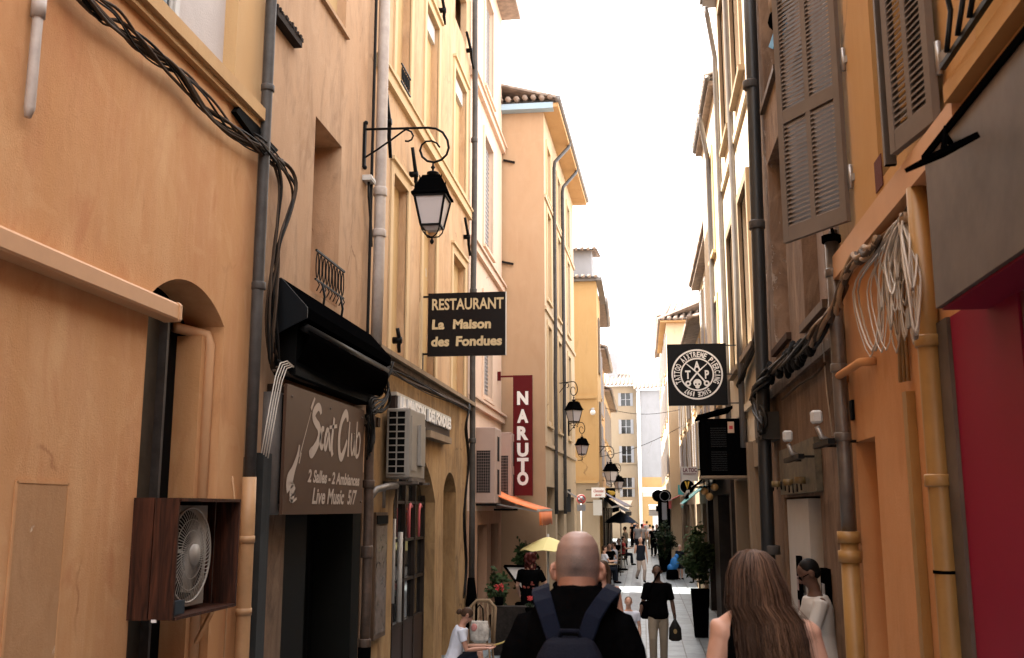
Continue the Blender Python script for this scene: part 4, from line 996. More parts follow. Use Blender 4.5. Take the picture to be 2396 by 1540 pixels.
# shutters (detailed, hinged)
def leaf(lab, hinge, ang, wid, z0, z1, mid, mat):
    t = thing('shutter', lab, 'shutter', (hinge[0], hinge[1], z0))
    d = (-math.sin(ang), math.cos(ang)); pl = Pl(hinge[0], hinge[1], hinge[0]+d[0], hinge[1]+d[1], (-1, -.2))
    m = MB(); f = .058; th = .04
    for u in (0, wid-f): bx(pl, u, u+f, 0, th, z0, z1, m)
    zz = [z0, mid, z1-.13]
    for z, hh in ((z0, .11), (mid, .10), (z1-.10, .10)): bx(pl, f, wid-f, 0.002, th-.002, z, z+hh, m)
    bx(pl, wid/2-.024, wid/2+.024, .003, th-.003, z0+.11, z1-.10, m)
    m.build('frame', mat, t)
    m = MB()
    for (c, dd) in ((z0+.11, mid), (mid+.10, z1-.10)):
        n = int((dd-c)/.034)
        for k in range(n):
            z = c+(dd-c)*(k+.5)/n
            for (u0, u1) in ((f, wid/2-.024), (wid/2+.024, wid-f)):
                m.add([pl.T(u0,.004,z+.026), pl.T(u1,.004,z+.026), pl.T(u1,th-.004,z-.014), pl.T(u0,th-.004,z-.014),
                       pl.T(u0,.004,z+.018), pl.T(u1,.004,z+.018), pl.T(u1,th-.004,z-.022), pl.T(u0,th-.004,z-.022)],
                      [(0,1,2,3),(7,6,5,4),(0,4,5,1),(1,5,6,2),(2,6,7,3),(3,7,4,0)])
    m.build('louvres', mat, t)
    for z in (z0+.28, z0+1.15, z0+2.0):
        m = MB(); bx(pl, -.11, .04, -.012, .006, z, z+.05, m); m.tube([pl.T(-.02, .0, z-.05), pl.T(-.02, .0, z+.12)], .016, 8); m.build('hinge', M['rail'], t)
z0s = onx(1985, 520, RX).z
def leaf_px(lab, h, e, hx, ex, top, midf):
    H_ = onx(h[0], h[1], hx); E_ = onx(e[0], e[1], ex); d_ = E_-H_; w_ = math.hypot(d_.x, d_.y); ang = math.atan2(-d_.x, d_.y); z0_ = (H_.z+E_.z)/2
    leaf(lab, (H_.x, H_.y), ang, w_, z0_, z0_+top, z0_+midf, M['shut'])
leaf_px('wide open grey louvred shutter jutting over street above grey pipes', (1992, 524), (1843, 565), RX-.03, 1.12, 2.5, .92)
leaf_px('slightly ajar grey louvred shutter above steel floodlight', (2203, 292), (2100, 355), RX-.03, RX-.12, 2.3, 1.3)
leaf_px('grey louvred shutter seen edge on beside ajar shutter', (2096, 395), (2068, 385), RX-.10, RX-.16, 2.4, 1.1)
# window guard top right
t = thing('window_guard', 'black wavy iron bars of window guard above steel fascia', 'railing', (RX, 4.1, zsc))
m = MB()
for k in range(5):
    y = 3.55+.17*k; m.tube([Rr.T(y+.02*math.sin(j*1.4+k), .14+.02*math.cos(j*1.4), zsc+.14+.1*j) for j in range(11)], .012, 6)
m.each('bar', M['iron'], t)
m = MB(); m.bar(Rr.T(3.4, .14, zsc+.13), Rr.T(4.35, .14, zsc+.13), .025, .025); m.bar(Rr.T(3.4, .14, zsc+1.15), Rr.T(4.35, .14, zsc+1.15), .025, .025); m.each('rail', M['iron'], t)
# yellow pipe + conduit
yx = RX-.06; yy_ = UR(2180, 900, .06)[0]
pipe('thick yellow painted drainpipe beside steel shop post', vpath(yx, yy_, -.1+.5, UR(2163,420,.06)[1], 5, .002), .055, M['pipey'],
     [(V((yx,yy_,z-.03)), V((yx,yy_,z+.03))) for z in (UR(2188,790,.06)[1], UR(2190,1125,.06)[1])])
m = MB(); z_ = UR(2205, 1337, .06)[1]; m.tube([V((yx,yy_,z_-.008)), V((yx,yy_,z_+.008))], .058, 14); tag(m.build('pipe_band', M['black']), 'black strap around thick yellow drainpipe', 'strap')
yc = UR(2158, 1200)[0]
bx(Rr, yc-.03, yc+.05, .002, .05, .4, UR(2152, 910)[1]).build('conduit', M['pipey']); o = bpy.data.objects['conduit']; tag(o, 'flat yellow painted conduit on orange wall next to yellow drainpipe', 'conduit')
t = thing('wall_conduits', 'row of thin yellow brown conduits above flat yellow conduit', 'conduit', tuple(Rr.T(yc, .03, 3)))
for k in range(3):
    m = MB(); m.tube([Rr.T(yc+.01+.04*k, .02+.012*k, 3.35), Rr.T(yc+.0+.04*k, .02, 4.0), Rr.T(yc-.02+.03*k, .02, zsc-.1)], .011, 6); m.build('tube', M['pipey'], t)
m = MB(); q = UR(2165, 440); m.lathe(tuple(Rr.T(yy_, .07, zsc-.62)), [(.055, 0), (.065, .3), (.07, .32), (.05, .34)], 12)
# handle rod
a = UR(1985, 868); b = UR(2050, 845)
m = MB(); pp = [V((RX-.0, UR(2050,845)[0], UR(2050,842)[1])), V((RX-.10, UR(2050,845)[0]+.03, UR(2046,842)[1]))]
m.tube([Rr.T(b[0], 0, b[1]), Rr.T(b[0]+.04, .09, b[1]), Rr.T(a[0]-.05, .10, b[1]-.0), Rr.T(a[0]+.02, .0, b[1])], .028, 8); tag(m.build('wall_rail', M['or2']), 'orange painted rounded rail high on orange wall under white cable hank', 'rail')
m = MB(); q = UR(1997, 960); m.box((q[0]-.05, .002, q[1]-.07), (q[0]+.03, .02, q[1]+.07), Rr.T); tag(m.build('doorbell', M['dark']), 'small dark plate on orange wall above niche', 'wall plate')

# white hank of cable
t = thing('cable_hank', 'big hank of loose white cable hanging on orange wall', 'cable', tuple(onx(2115, 520, RX-.08)))
rnd = random.Random(3); m = MB(); top = onx(2118, 512, RX-.10)
for k in range(46):
    bx_ = rnd.uniform(2062, 2152) if k < 40 else rnd.uniform(2030, 2110); by_ = rnd.uniform(640, 815) if k < 40 else rnd.uniform(800, 858)
    wd = rnd.uniform(6, 22) if k < 40 else rnd.uniform(20, 45); w_ = rnd.uniform(.04, .17)
    a = onx(bx_-wd, (512+by_)/2+10, RX-w_); b = onx(bx_, by_, RX-w_); c = onx(bx_+wd*.6, (512+by_)/2, RX-w_*.6)
    s0 = top+V((rnd.uniform(-.03,.03), rnd.uniform(-.05,.05), rnd.uniform(-.02,.02)))
    pts = []
    ctrl = [s0, s0.lerp(a, .5)+V((0, rnd.uniform(-.02,.06), .04)), a, b+V((0,0,.02)), c, s0.lerp(c, .5), s0+V((0,.02,.01))]
    for i in range(len(ctrl)-1):
        for s_ in range(4):
            q = [ctrl[max(i-1,0)], ctrl[i], ctrl[i+1], ctrl[min(i+2, len(ctrl)-1)]]; tt = s_/4
            pts.append(.5*((2*q[1])+(q[2]-q[0])*tt+(2*q[0]-5*q[1]+4*q[2]-q[3])*tt*tt+(3*q[1]-q[0]-3*q[2]+q[3])*tt**3))
    m.tube(pts, rnd.choice([.004,.005,.007]), 5, cap=False)
m.build('loops', M['cablew'], t)
m = MB(); m.tube([top+V((0,0,-.03)), top+V((0,0,.03))], .03, 8); m.build('knot', M['cablet'], t)
m = MB()
b_ = onx(2128, 745, RX-.12); m.box(tuple(b_-V((.01,.03,.05))), tuple(b_+V((.01,.03,.05)))); m.build('clip', P('grey_clip', (.2,.19,.18), .4), t)

# cable run helper: bundle of strands through pixel path on a plane
def bundle(label, path, w, n, r, mats, seed, jit=10, sub=4, jw=.03, tw=1):
    rn = random.Random(seed); t = thing('cable_bundle', label, 'cable bundle', tuple(path[0]))
    groups = {}
    for k in range(n):
        mt = rn.choice(mats); ph = rn.uniform(0, 6); pts = []; off = (rn.uniform(-1,1), rn.uniform(-1,1))
        for i in range(len(path)-1):
            q = [path[max(i-1,0)], path[i], path[i+1], path[min(i+2,len(path)-1)]]
            for s_ in range(sub):
                tt = s_/sub; p = .5*((2*q[1])+(q[2]-q[0])*tt+(2*q[0]-5*q[1]+4*q[2]-q[3])*tt*tt+(3*q[1]-q[0]-3*q[2]+q[3])*tt**3)
                a = ph+(i+tt)*1.3*tw
                pts.append(p+V((jw*.5*math.sin(a*1.1)+off[0]*jw*.3, jw*math.sin(a*.7+off[1]), jw*math.cos(a)+off[1]*jw*.6)))
        pts.append(path[-1]); rr = r*rn.uniform(.7, 1.3)
        m = groups.setdefault(mt, MB()); m.tube(pts, rr, 6)
    for mt, m in groups.items(): m.build('cables', M[mt], t)
    return t
# left bundle along the ledge, then down the corner
w_ = LX+.09
path = [onx(px, py, w_) for px, py in ((150,-60),(227,19),(275,49),(324,98),(373,140),(421,176),(470,232),(518,280),(567,322),(616,356),(664,388))]
bundle('tangle of dusty black and brown cables strung under ledge of plain orange building', path, 0, 12, .0095, ['cable','cableb','cableb','cable'], 5, jw=.042)
path = [onx(px, py, w_+.02) for px, py in ((600,330),(640,362),(676,400),(690,445),(676,500),(655,560),(650,620),(640,690),(636,760),(640,830),(650,860))]
bundle('black cables looping down the wall between grey drainpipe and black awning', path, 0, 7, .010, ['cable','cableb','cableb'], 8, jw=.05)
path = [onx(px, py, w_+.02) for px, py in ((640,365),(655,430),(648,520),(640,600),(632,680),(628,760),(632,850))]
bundle('second drop of dark cables close against grey drainpipe', path, 0, 5, .010, ['cable','cable','cableb'], 11, jw=.03)
path = [onx(px, py, LX+.15) for px, py in ((640,856),(700,878),(770,900),(840,920),(880,935))]
bundle('dark cables lying along rough lintel above brown club sign', path, 0, 6, .014, ['cable','cableb'], 12, jw=.04)
m = MB(); 
for k in range(4):
    m.tube([onx(px+k*5, py+k*4, LX+.2) for px, py in ((684,858),(672,845),(656,850),(645,880),(635,930),(625,985),(612,1060))], .006, 6)
tag(m.build('white_cables', M['cablew']), 'four slack white cables bent over lintel and dropping to slate post', 'cable')
m = MB(); pts_ = [onx(px, py, LX+.004) for px, py in ((540,262),(552,246),(566,248),(575,262),(612,322),(640,352),(632,360),(590,330))]
m.add([tuple(q) for q in pts_]+[tuple(q+V((.05,0,0))) for q in pts_], [tuple(range(8)), tuple(range(15,7,-1))]+[(i, 8+i, 8+(i+1)%8, (i+1)%8) for i in range(8)])
tag(m.build('tar_flashing', M['dark']), 'black tarry lump of flashing above cable tangle by grey drainpipe', 'flashing')
path = [onx(px, py, LX+.2) for px, py in ((885,850),(930,872),(985,905),(1040,935),(1098,960))]
bundle('black cables sagging along cornice above fondue strip sign', path, 0, 5, .012, ['cable','cableb'], 14, jw=.04)
path = [onx(px, py, LX+.22) for px, py in ((905,850),(893,880),(905,915),(893,945),(862,960),(868,1010),(862,1060))]
bundle('knot of black cables between club sign and grey air conditioner', path, 0, 8, .014, ['cable','cable','cableb'], 15, jw=.09)
path = [onx(px, py, LX+.2) for px, py in ((1098,950),(1090,1000),(1098,1080),(1088,1200),(1092,1320),(1085,1400))]
bundle('vertical dark cables hugging tall grey drainpipe', path, 0, 4, .013, ['cable','cable'], 16, jw=.04)

# --- R3 shabby brown building
C3 = bld('shabby brown building with peeling windows and ink shop doorway', (RX, 10, .5))
o1 = (UR(1840,600)[0], UR(1806,600)[0], UR(1828,805)[1], UR(1840,262)[1], .22)
o2 = (UR(1934,700)[0], UR(1882,700)[0], UR(1932,706)[1], 6.8, .14)
o3 = (o1[0], o1[1], UR(1800,215)[1], 10.0, .2)
o4 = (o2[0], o2[1], UR(1800,215)[1], 10.0, .2)
zlo = UR(1860, 880)[1]
walls(Rr, y32+.01, 12.6, zlo, 10.8, [o1, o2, o3, o4], 8).build('wall', M['brn'], C3)
sd3 = (UR(1927,1300)[0], UR(1842,1300)[0], -.2, UR(1900,1160)[1], .5)
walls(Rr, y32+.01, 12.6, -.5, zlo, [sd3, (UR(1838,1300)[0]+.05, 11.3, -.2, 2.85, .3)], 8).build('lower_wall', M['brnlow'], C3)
for o in (o1, o2): w = fill(Rr, o).build('window', M['plast'], C3)
for o in (o3, o4): fill(Rr, o).build('window', M['dark'], C3)
for o in (o1, o2, o3):
    m = MB(); bx(Rr, o[0]-.07, o[1]+.07, -.02, .05, o[2]-.07, o[2], m); m.build('sill', P('dark_sill', (.05,.03,.022), .8) if o is o1 else M['wframe'], C3)
m = MB(); bx(Rr, y32, 12.6, -.02, .04, zlo-.05, zlo+.06, m); m.build('string_course', M['brnlow'], C3)
d3 = fill(Rr, sd3).build('doorway', M['dark'], C3)
um_ = UR(1892, 1300)[0]
bx(Rr, um_, sd3[1]-.02, -.45, -.02, -.2, sd3[3]-.02).build('white_panel', M['offw'], d3)
bx(Rr, UR(1838,1300)[0]+.06, 11.28, -.28, -.2, -.2, 2.84).build('shopfront', M['glassd'], C3)
# sticker post
yk = UR(1938,1300)[0]
t = thing('sticker_post', 'black door post covered in small white stickers beside seated man', 'post', (RX, yk, .6))
zt_ = UR(1938,1330)[1]
bx(Rr, yk-.10, yk+.13, .003, .05, .4, zt_).build('post', M['black'], t)
for k in range(6):
    z = zt_-.12-k*.155; bx(Rr, yk-.055+.02*(k%2), yk+.075, .051, .054, z-.10, z).build('sticker', P('worn_sticker', (.30,.28,.28), .6, var=.6, vscale=40), t)
t = bx(Rr, 10.05, 10.2, -.0, .04, .4, 2.2).build('sticker_strip', M['black']); tag(t, 'narrow black strip with stickers beyond white door panel', 'strip')
m = MB()
for k in range(5): bx(Rr, 10.08, 10.17, .041, .044, 1.0+k*.22, 1.13+k*.22, m)
m.build('stickers', P('worn_sticker_b', (.32,.22,.20), .6, var=.5, vscale=40), t)
# white scrawled sign + bits
q = UR(1895, 1065)
t = thing('small_sign', 'ragged pale sign hung beneath white lamp on shabby brown wall', 'sign', tuple(Rr.T(q[0], 0, q[1])))
m = MB(); rn = random.Random(2)
for k in range(9): u = q[0]-.36+.09*k; m.box((u, .03, q[1]-.09-rn.random()*.07), (u+.075, .045, q[1]+.08+rn.random()*.04), Rr.T)
m.build('letters', M['offw'], t); bx(Rr, q[0]-.42, q[0]+.45, .01, .029, q[1]-.08, q[1]+.07).build('board', P('faded_board', (.12,.085,.065), .7, var=.3), t)
def walllamp(px, py, lab, barl):
    a = onx(px, py, RX-.22); t = thing('wall_lamp', lab, 'lamp', tuple(a))
    m = MB(); m.box(tuple(a-V((.04,.045,.05))), tuple(a+V((.04,.045,.045)))); o = m.build('lamp_head', M['offw'], t); mm = o.modifiers.new('b','BEVEL'); mm.width = .015
    m = MB(); m.tube([a-V((0,0,.07)), a-V((-.03,0,.15)), a-V((-.1,0,.19))], .02, 6); m.build('neck', M['rail'], t)
    m = MB(); m.bar(a+V((.04,-barl,-.20)), a+V((.04,barl,-.20)), .05, .04)
    for s_ in (-1, 1): m.bar(a+V((.04,s_*barl*.8,-.20)), a+V((.23,s_*barl*.8,-.20)), .02, .02)
    m.build('bar', M['iron'], t)
walllamp(1910, 975, 'white square wall lamp over ragged pale sign', .32); walllamp(1843, 1020, 'white square wall lamp beside grey meter box', .45)
q = UR(1815, 1003)
t = thing('meter_box', 'dull grey meter box low on shabby wall beside dark pipe', 'box', tuple(Rr.T(q[0], 0, q[1])))
bx(Rr, q[0]-.35, q[0]+.25, .003, .2, q[1]-.14, q[1]+.16).build('case', P('grey_case', (.05,.043,.035), .5, var=.15), t); bx(Rr, q[0]-.30, q[0]+.2, .201, .21, q[1]-.1, q[1]+.12).build('lid', P('grey_case_lid', (.07,.06,.05), .5), t)
q = UR(1895, 1105)
t = thing('hanging_display', 'yellow and green lit shop display above white door panel', 'display', tuple(Rr.T(q[0], 0, q[1])))
bx(Rr, UR(1925,1100)[0], UR(1838,1100)[0], .003, .06, UR(1925,1150)[1], UR(1838,1055)[1]).build('panel', P('display_panel', (.07,.055,.03), .5, var=.9, vscale=8), t)
m = MB(); 
for k in range(3): q = UR(1845+k*30, 1140-k*4); m.tube([Rr.T(q[0], .12, q[1]+.06), Rr.T(q[0], .12, q[1])], .05, 8)
m.each('spot', P('dull_brass', (.14,.09,.03), .5), t)
m = MB(); 
for k in range(8): q = UR(1832+k*10, 1142-4*math.sin(k)); m.tube([Rr.T(q[0], .1, q[1]-.03), Rr.T(q[0]+.02, .1, q[1]+.05)], .008, 5)
m.build('clips', M['iron'], t)
# R pipes
def rpipe(lab, px, pyref, w, r, z0, z1, mat, js=(), jm=None, lean=0):
    x = RX-w; y = onx(px, pyref, x).y
    return pipe(lab, [V((x, y+lean*(1-k/6), z1+(z0-z1)*k/6)) for k in range(7)], r, mat, [(V((x,y,onx(px,j,x).z-.03)), V((x,y,onx(px,j,x).z+.03))) for j in js], jm=jm), x, y
x_ = RX-.09; yb_ = onx(1965, 900, x_).y; zb1 = onx(1965, 540, x_).z; zy = onx(1970, 1245, x_).z
t = pipe('silvery zinc drainpipe with yellow painted foot between brown and orange walls', vpath(x_, yb_, zy, zb1, 5, .002), .048, M['pipez'],
     [(V((x_,yb_,onx(1965,j,x_).z-.03)), V((x_,yb_,onx(1965,j,x_).z+.03))) for j in (620, 860, 1025)])
m = MB(); m.tube([V((x_,yb_,.4)), V((x_,yb_,zy))], .062, 14); m.build('painted_section', M['pipey'], t)
for zz in (zy-.02, zy-.15): m = MB(); m.tube([V((x_,yb_,zz-.05)), V((x_,yb_,zz+.03))], .078, 14); m.build('collar', M['pipey'], t)
m = MB(); m.tube([V((x_,yb_,zb1)), V((x_,yb_,zb1+.05))], .07, 12); m.tube([V((x_+.02,yb_-.03,zb1+.02)), V((x_-.03,yb_-.1,zb1+.16))], .012, 6); m.build('collar', M['black'], t)
bx(Rr, yb_+.22, yb_+.42, .002, .05, .3, onx(1943,560,RX).z).build('service_duct', P('brown_duct', (.085,.062,.048), .6, var=.25)); tag(bpy.data.objects['service_duct'], 'flat brown duct beside silvery zinc drainpipe', 'duct')
xk = RX-.12; yk_ = onx(1788, 900, xk).y
zsp = onx(1784, 492, xk).z
t = pipe('tall dark grey drainpipe crossing black cables on shabby brown building', [V((xk+.04, yk_, 10.9)), V((xk+.03, yk_, 8)), V((xk-.01, yk_, 4.5)), V((xk-.03, yk_, 3)), V((xk-.05, yk_, .25))], .075, P('slate_pipe', (.018,.019,.020), .45, .1, var=.15),
     [(V((xk,yk_,onx(1784,j,xk).z-.05)), V((xk,yk_,onx(1784,j,xk).z+.05))) for j in (90, 495, 1280)], jm=M['pipe'])
# cable bundle across R3
w_ = RX-.14
path = [onx(px, py, w_) for px, py in ((1762,925),(1790,880),(1830,850),(1870,820),(1905,790),(1940,745),(1965,700),(1985,640),(2010,600),(2060,570),(2110,520),(2140,460))]
bundle('black and tan cable bundle climbing shabby wall to white cable hank', path[:6], 0, 12, .016, ['cable','cable','cable','cableb'], 21, jw=.05)
bundle('tan twisted cables curling round zinc drainpipe', [onx(px, py, RX-.17) for px, py in ((1900,792),(1935,752),(1962,712),(1975,660),(1990,622),(2015,600),(2045,572))], 0, 7, .017, ['cablet','cablet','cableb'], 22, jw=.04, sub=7, tw=2.6)
bundle('thin cables rising from white hank beside yellow drainpipe', [onx(px, py, RX-.06) for px, py in ((2040,575),(2085,540),(2120,500),(2135,455),(2150,405))], 0, 3, .009, ['cablet','cableb'], 29, jw=.012)
m = MB(); rn = random.Random(5)
for k in range(60):
    u = rn.uniform(0, .78); i = u*5; a = path[int(i)].lerp(path[int(i)+1], i-int(i)); m.sphere(a+V((0,rn.uniform(-.08,.08),rn.uniform(-.1,.04))), (.04,rn.uniform(.05,.13),rn.uniform(.04,.10)), 7, 5)
tag(m.build('tar_wrap', M['dark']), 'lumpy black tape wrapping on cable bundle over shabby wall', 'cable wrap')
path = [onx(px, py, RX-.12) for px, py in ((1850,690),(1800,780),(1760,850),(1735,905),(1725,960))]
path = [onx(px, py, RX-.08) for px, py in ((1772,790),(1757,830),(1742,865),(1728,905))]
bundle('short frayed dark cables left of tall dark drainpipe', path, 0, 7, .025, ['cable','cable'], 23, jw=.05)
path = [onx(px, py, RX-.2) for px, py in ((1800,880),(1770,915),(1762,945),(1780,980),(1786,1010))]
bundle('loop of black cable around tall dark drainpipe', path, 0, 6, .022, ['cable'], 24, jw=.06)
m = MB(); m.tube([Rr.T(UR(px,py)[0], .04, UR(px,py)[1]) for px, py in ((1982,770),(1990,640))]+[], .006, 4) if 0 else None
m = MB(); m.tube([onx(px, py, RX-.04) for px, py in ((1952,620),(1940,700),(1925,800),(1935,920),(1948,1020))], .006, 5); tag(m.build('thin_wire', M['cablew']), 'thin pale wire bowed across flat brown duct', 'wire')
m = MB(); m.tube([onx(px, py, RX-.05) for px, py in ((1830,935),(1870,900),(1905,880),(1930,850))], .012, 5); tag(m.build('thin_cable', M['cableb']), 'thin brown cable looped below black cable bundle', 'cable')

# blue cloth on the high sill
q = onx(1812, 70, RX-.08)
t = thing('hanging_cloth', 'blue cloth draped from high window sill of shabby brown building', 'cloth', tuple(q))
m = MB(); pc_ = [onx(px, py, RX-.10) for px, py in ((1822,48),(1831,55),(1820,85),(1808,115),(1798,110),(1808,80))]
m.add([tuple(q) for q in pc_]+[tuple(q+V((.05,0,0))) for q in pc_], [tuple(range(6)), tuple(range(11,5,-1))]+[(i, 6+i, 6+(i+1)%6, (i+1)%6) for i in range(6)]); m.build('cloth', M['cyan'], t)
t = thing('window_figurine', 'brown and black basket ornament hanging beside blue cloth', 'figurine', tuple(q))  # rough stand-in for a small dark doll-like figure, its form is invented
m = MB(); c_ = onx(1822, 8, RX-.12); m.sphere(c_, (.10,.16,.16), 10, 8); m.build('figurine', M['straw'], t)
m = MB(); m.sphere(c_+V((-.02,0,-.17)), (.09,.12,.1), 9, 6); m.build('base', M['black'], t)

# --- R4 bright building(s)
C4 = bld('sunlit warm white building rising above black speaker box', (RX, 15, 0))
w4r = [(13.1, 14.2, 4.9, 7.0, .2), (13.1, 14.2, 8.7, 11.0, .2), (15.2, 16.2, 4.9, 7.0, .2), (15.2, 16.2, 8.7, 11.0, .2)]
g4 = [(12.9, 13.9, -.3, 3.2, .25), (14.3, 16.8, -.3, 3.1, .6)]
z4 = 3.55
walls(Rr, 12.62, 17.0, z4, 11.6, w4r, 8).build('wall', M['bright'], C4)
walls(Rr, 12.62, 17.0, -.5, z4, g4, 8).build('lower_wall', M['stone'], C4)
fill(Rr, g4[0]).build('door', M['stone'], C4); fill(Rr, g4[1]).build('shopfront', M['dark'], C4)
for o in w4r:
    w = fill(Rr, o).build('window', M['wframe'], C4); a, b, c, d, _ = o; m = MB(); f = .13
    bx(Rr, a-f, a, -.02, .05, c-f, d+f, m); bx(Rr, b, b+f, -.02, .05, c-f, d+f, m); bx(Rr, a, b, -.02, .05, d, d+f, m); bx(Rr, a-f-.05, b+f+.05, -.02, .09, c-f-.08, c-f, m); m.build('frame', M['stone'], w)
m = MB(); bx(Rr, 12.62, 17.0, -8, .24, 11.55, 11.62, m); bx(Rr, 12.62, 17.0, .2, .28, 11.62, 11.7, m); m.build('roof', M['gutter'], C4)
m = MB()
for zz in (4.0, 8.0): bx(Rr, 12.62, 17.0, -.02, .05, zz, zz+.1, m)
m.each('string_course', M['bright'], C4)
m = MB(); bx(Rr, 12.7, 12.9, -.02, .05, -.3, z4, m); bx(Rr, 13.95, 14.25, -.02, .06, -.3, z4, m); m.each('pilaster', M['stone'], C4)
R4 = Pl(1.44, 17.01, 1.40, 20.7, (-1,0)); C4b = bld('narrow sunlit cream building with overhanging tiled eave', (1.3, 19, 0))
w_ = [(1.0, 1.9, 4.6, 6.4, .15), (1.0, 1.9, 7.4, 9.2, .15)]
walls(R4, 0, R4.L, 3.4, 10.1, w_, 8).build('wall', M['bright'], C4b); walls(R4, 0, R4.L, -.5, 3.4, [(.3, 2.6, -.3, 2.9, .5)], 8).build('lower_wall', M['shopdark'], C4b)
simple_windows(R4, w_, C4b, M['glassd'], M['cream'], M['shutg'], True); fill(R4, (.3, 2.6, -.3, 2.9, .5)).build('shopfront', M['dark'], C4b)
m = MB(); p = R4.T(-.05, .10, 10.25); q = R4.T(R4.L+.05, .10, 10.25); tiled_roof(m, p, q, (4, 0, 0), 1.2); bx(R4, 0, R4.L, -6, .12, 10.08, 10.16, m); m.build('roof', M['tile'], C4b)
m = MB(); m.tube([p-V((0.03,0,.05)), q-V((.03,0,.05))], .05, 8); m.build('gutter', M['gutter'], C4b)
for (px, lab, zt) in ((1722, 'thin brown downpipe on sunlit warm white building above tattoo sign', 11.5), (1690, 'pale downpipe with swan neck on sunlit warm white building', 11.3), (1664, 'grey downpipe on narrow sunlit cream building', 10.0)):
    xx = RX-.07 if px > 1680 else 1.37; y = onx(px, 600, xx).y
    pipe(lab, [V((xx-.16, y-.3, zt)), V((xx-.12, y-.25, zt-.15)), V((xx, y, zt-.8)), V((xx, y, 6)), V((xx, y, 3.5))], .045, M['gutter'])
R5 = Pl(1.74, 20.71, 1.72, 28.3, (-1,0)); C5 = bld('cream building with grey gutter beyond narrow sunlit building', (1.7, 24, 0))
w_ = [(u, u+1, z, z+1.8, .15) for u in (1.2, 4.6) for z in (4.2, 6.6)]; g_ = [(.4, 3.2, -.3, 2.9, .4), (3.9, 6.9, -.3, 2.9, .4)]
walls(R5, 0, R5.L, 3.3, 8.8, w_, 8).build('wall', M['bright'], C5); walls(R5, 0, R5.L, -.5, 3.3, g_, 8).build('lower_wall', M['shopdark'], C5); simple_windows(R5, w_, C5, M['glassd'], M['cream'], M['shutg'])
for o in g_: fill(R5, o).build('shopfront', M['dark'], C5)
m = MB(); p = R5.T(-.05, .20, 8.92); q = R5.T(R5.L+.05, .20, 8.92); tiled_roof(m, p, q, (4,0,0), 1.1); bx(R5, 0, R5.L, -6, .22, 8.78, 8.86, m); m.build('roof', M['tile'], C5)
m = MB(); m.tube([p, q], .05, 8); m.build('gutter', M['gutter'], C5)
R5b = Pl(1.80, 28.4, 1.80, 49, (-1,0)); C5b = bld('low cream building with grey shutters behind tattoo sign', (1.8, 38, 0))
w_ = [(u, u+1, z, z+1.7, .15) for u in (1.5, 5, 9, 13, 17) for z in (3.8, 5.9)]; g_ = [(u, u+2.6, -.3, 2.8, .4) for u in (.5, 4, 8, 12, 16)]
walls(R5b, 0, R5b.L, 3.2, 7.9, w_, 8).build('wall', M['peach2'], C5b); walls(R5b, 0, R5b.L, -.5, 3.2, g_, 8).build('lower_wall', M['stone'], C5b); simple_windows(R5b, w_, C5b, M['glassd'], M['cream'], M['shutg'])
for o in g_: fill(R5b, o).build('shopfront', M['dark'], C5b)
m = MB(); p = R5b.T(0, .35, 8.0); q = R5b.T(R5b.L, .35, 8.0); tiled_roof(m, p, q, (4,0,0), 1.1); m.build('roof', M['tile'], C5b)
F6r = Pl(1.35, 50, 7, 50, (0,-1)); R6 = Pl(1.352, 50.05, 1.352, 60, (-1,0)); C6 = bld('orange gabled building with tiled roof beyond tattoo sign', (1.4, 55, 0))
walls(F6r, 0, F6r.L, -.5, 11.9, [(.8, 1.7, 8.6, 10.6, .1)], .1).build('wall', M['peach2'], C6); shutters(F6r, .75, 1.7, 8.6, 10.6, .0, M['shutg'], C6)
w_ = [(u, u+1, z, z+1.9, .15) for u in (1.5, 5.5) for z in (4.4, 7.2, 9.6)]
walls(R6, 0, R6.L, -.5, 11.9, w_+[(1, 8, -.3, 2.8, .4)], 8).build('side_wall', M['bright'], C6); simple_windows(R6, w_, C6, M['glassd'], M['cream'], M['shutg']); fill(R6, (1, 8, -.3, 2.8, .4)).build('shopfront', M['dark'], C6)
m = MB(); tiled_roof(m, (1.02, 49.6, 12.0), (1.02, 60, 12.0), (5,0,0), 2.0, step=.3); tiled_roof(m, (1.02, 49.6, 12.0), (7, 49.6, 12.0), (.5,4,0), 1.6, step=.3); m.build('roof', M['tile'], C6)
m = MB(); m.box((1.05, 49.65, 11.86), (7, 60, 11.95)); m.build('soffit', M['or1up'], C6)
R7 = Pl(1.45, 61, 1.5, 78, (-1,0)); C7 = bld('farthest cream building with rounded tiled eaves near grey white end wall', (1.5, 70, 0))
w_ = [(u, u+1.2, z, z+2, .15) for u in (2, 6, 10, 14) for z in (4.4, 7.8, 11)]
walls(R7, 0, R7.L, -.5, 14.2, w_+[(1, 5, -.3, 2.8, .4), (7, 12, -.3, 2.8, .4)], 8).build('wall', M['peach2'], C7); simple_windows(R7, w_, C7, M['glassd'], M['cream'], M['shutg'])
for o in ((1, 5, -.3, 2.8, .4), (7, 12, -.3, 2.8, .4)): fill(R7, o).build('shopfront', M['dark'], C7)
m = MB(); tiled_roof(m, (1.15, 60.8, 14.3), (1.2, 78, 14.3), (5,0,0), 1.5, step=.35); m.build('roof', M['tile'], C7)

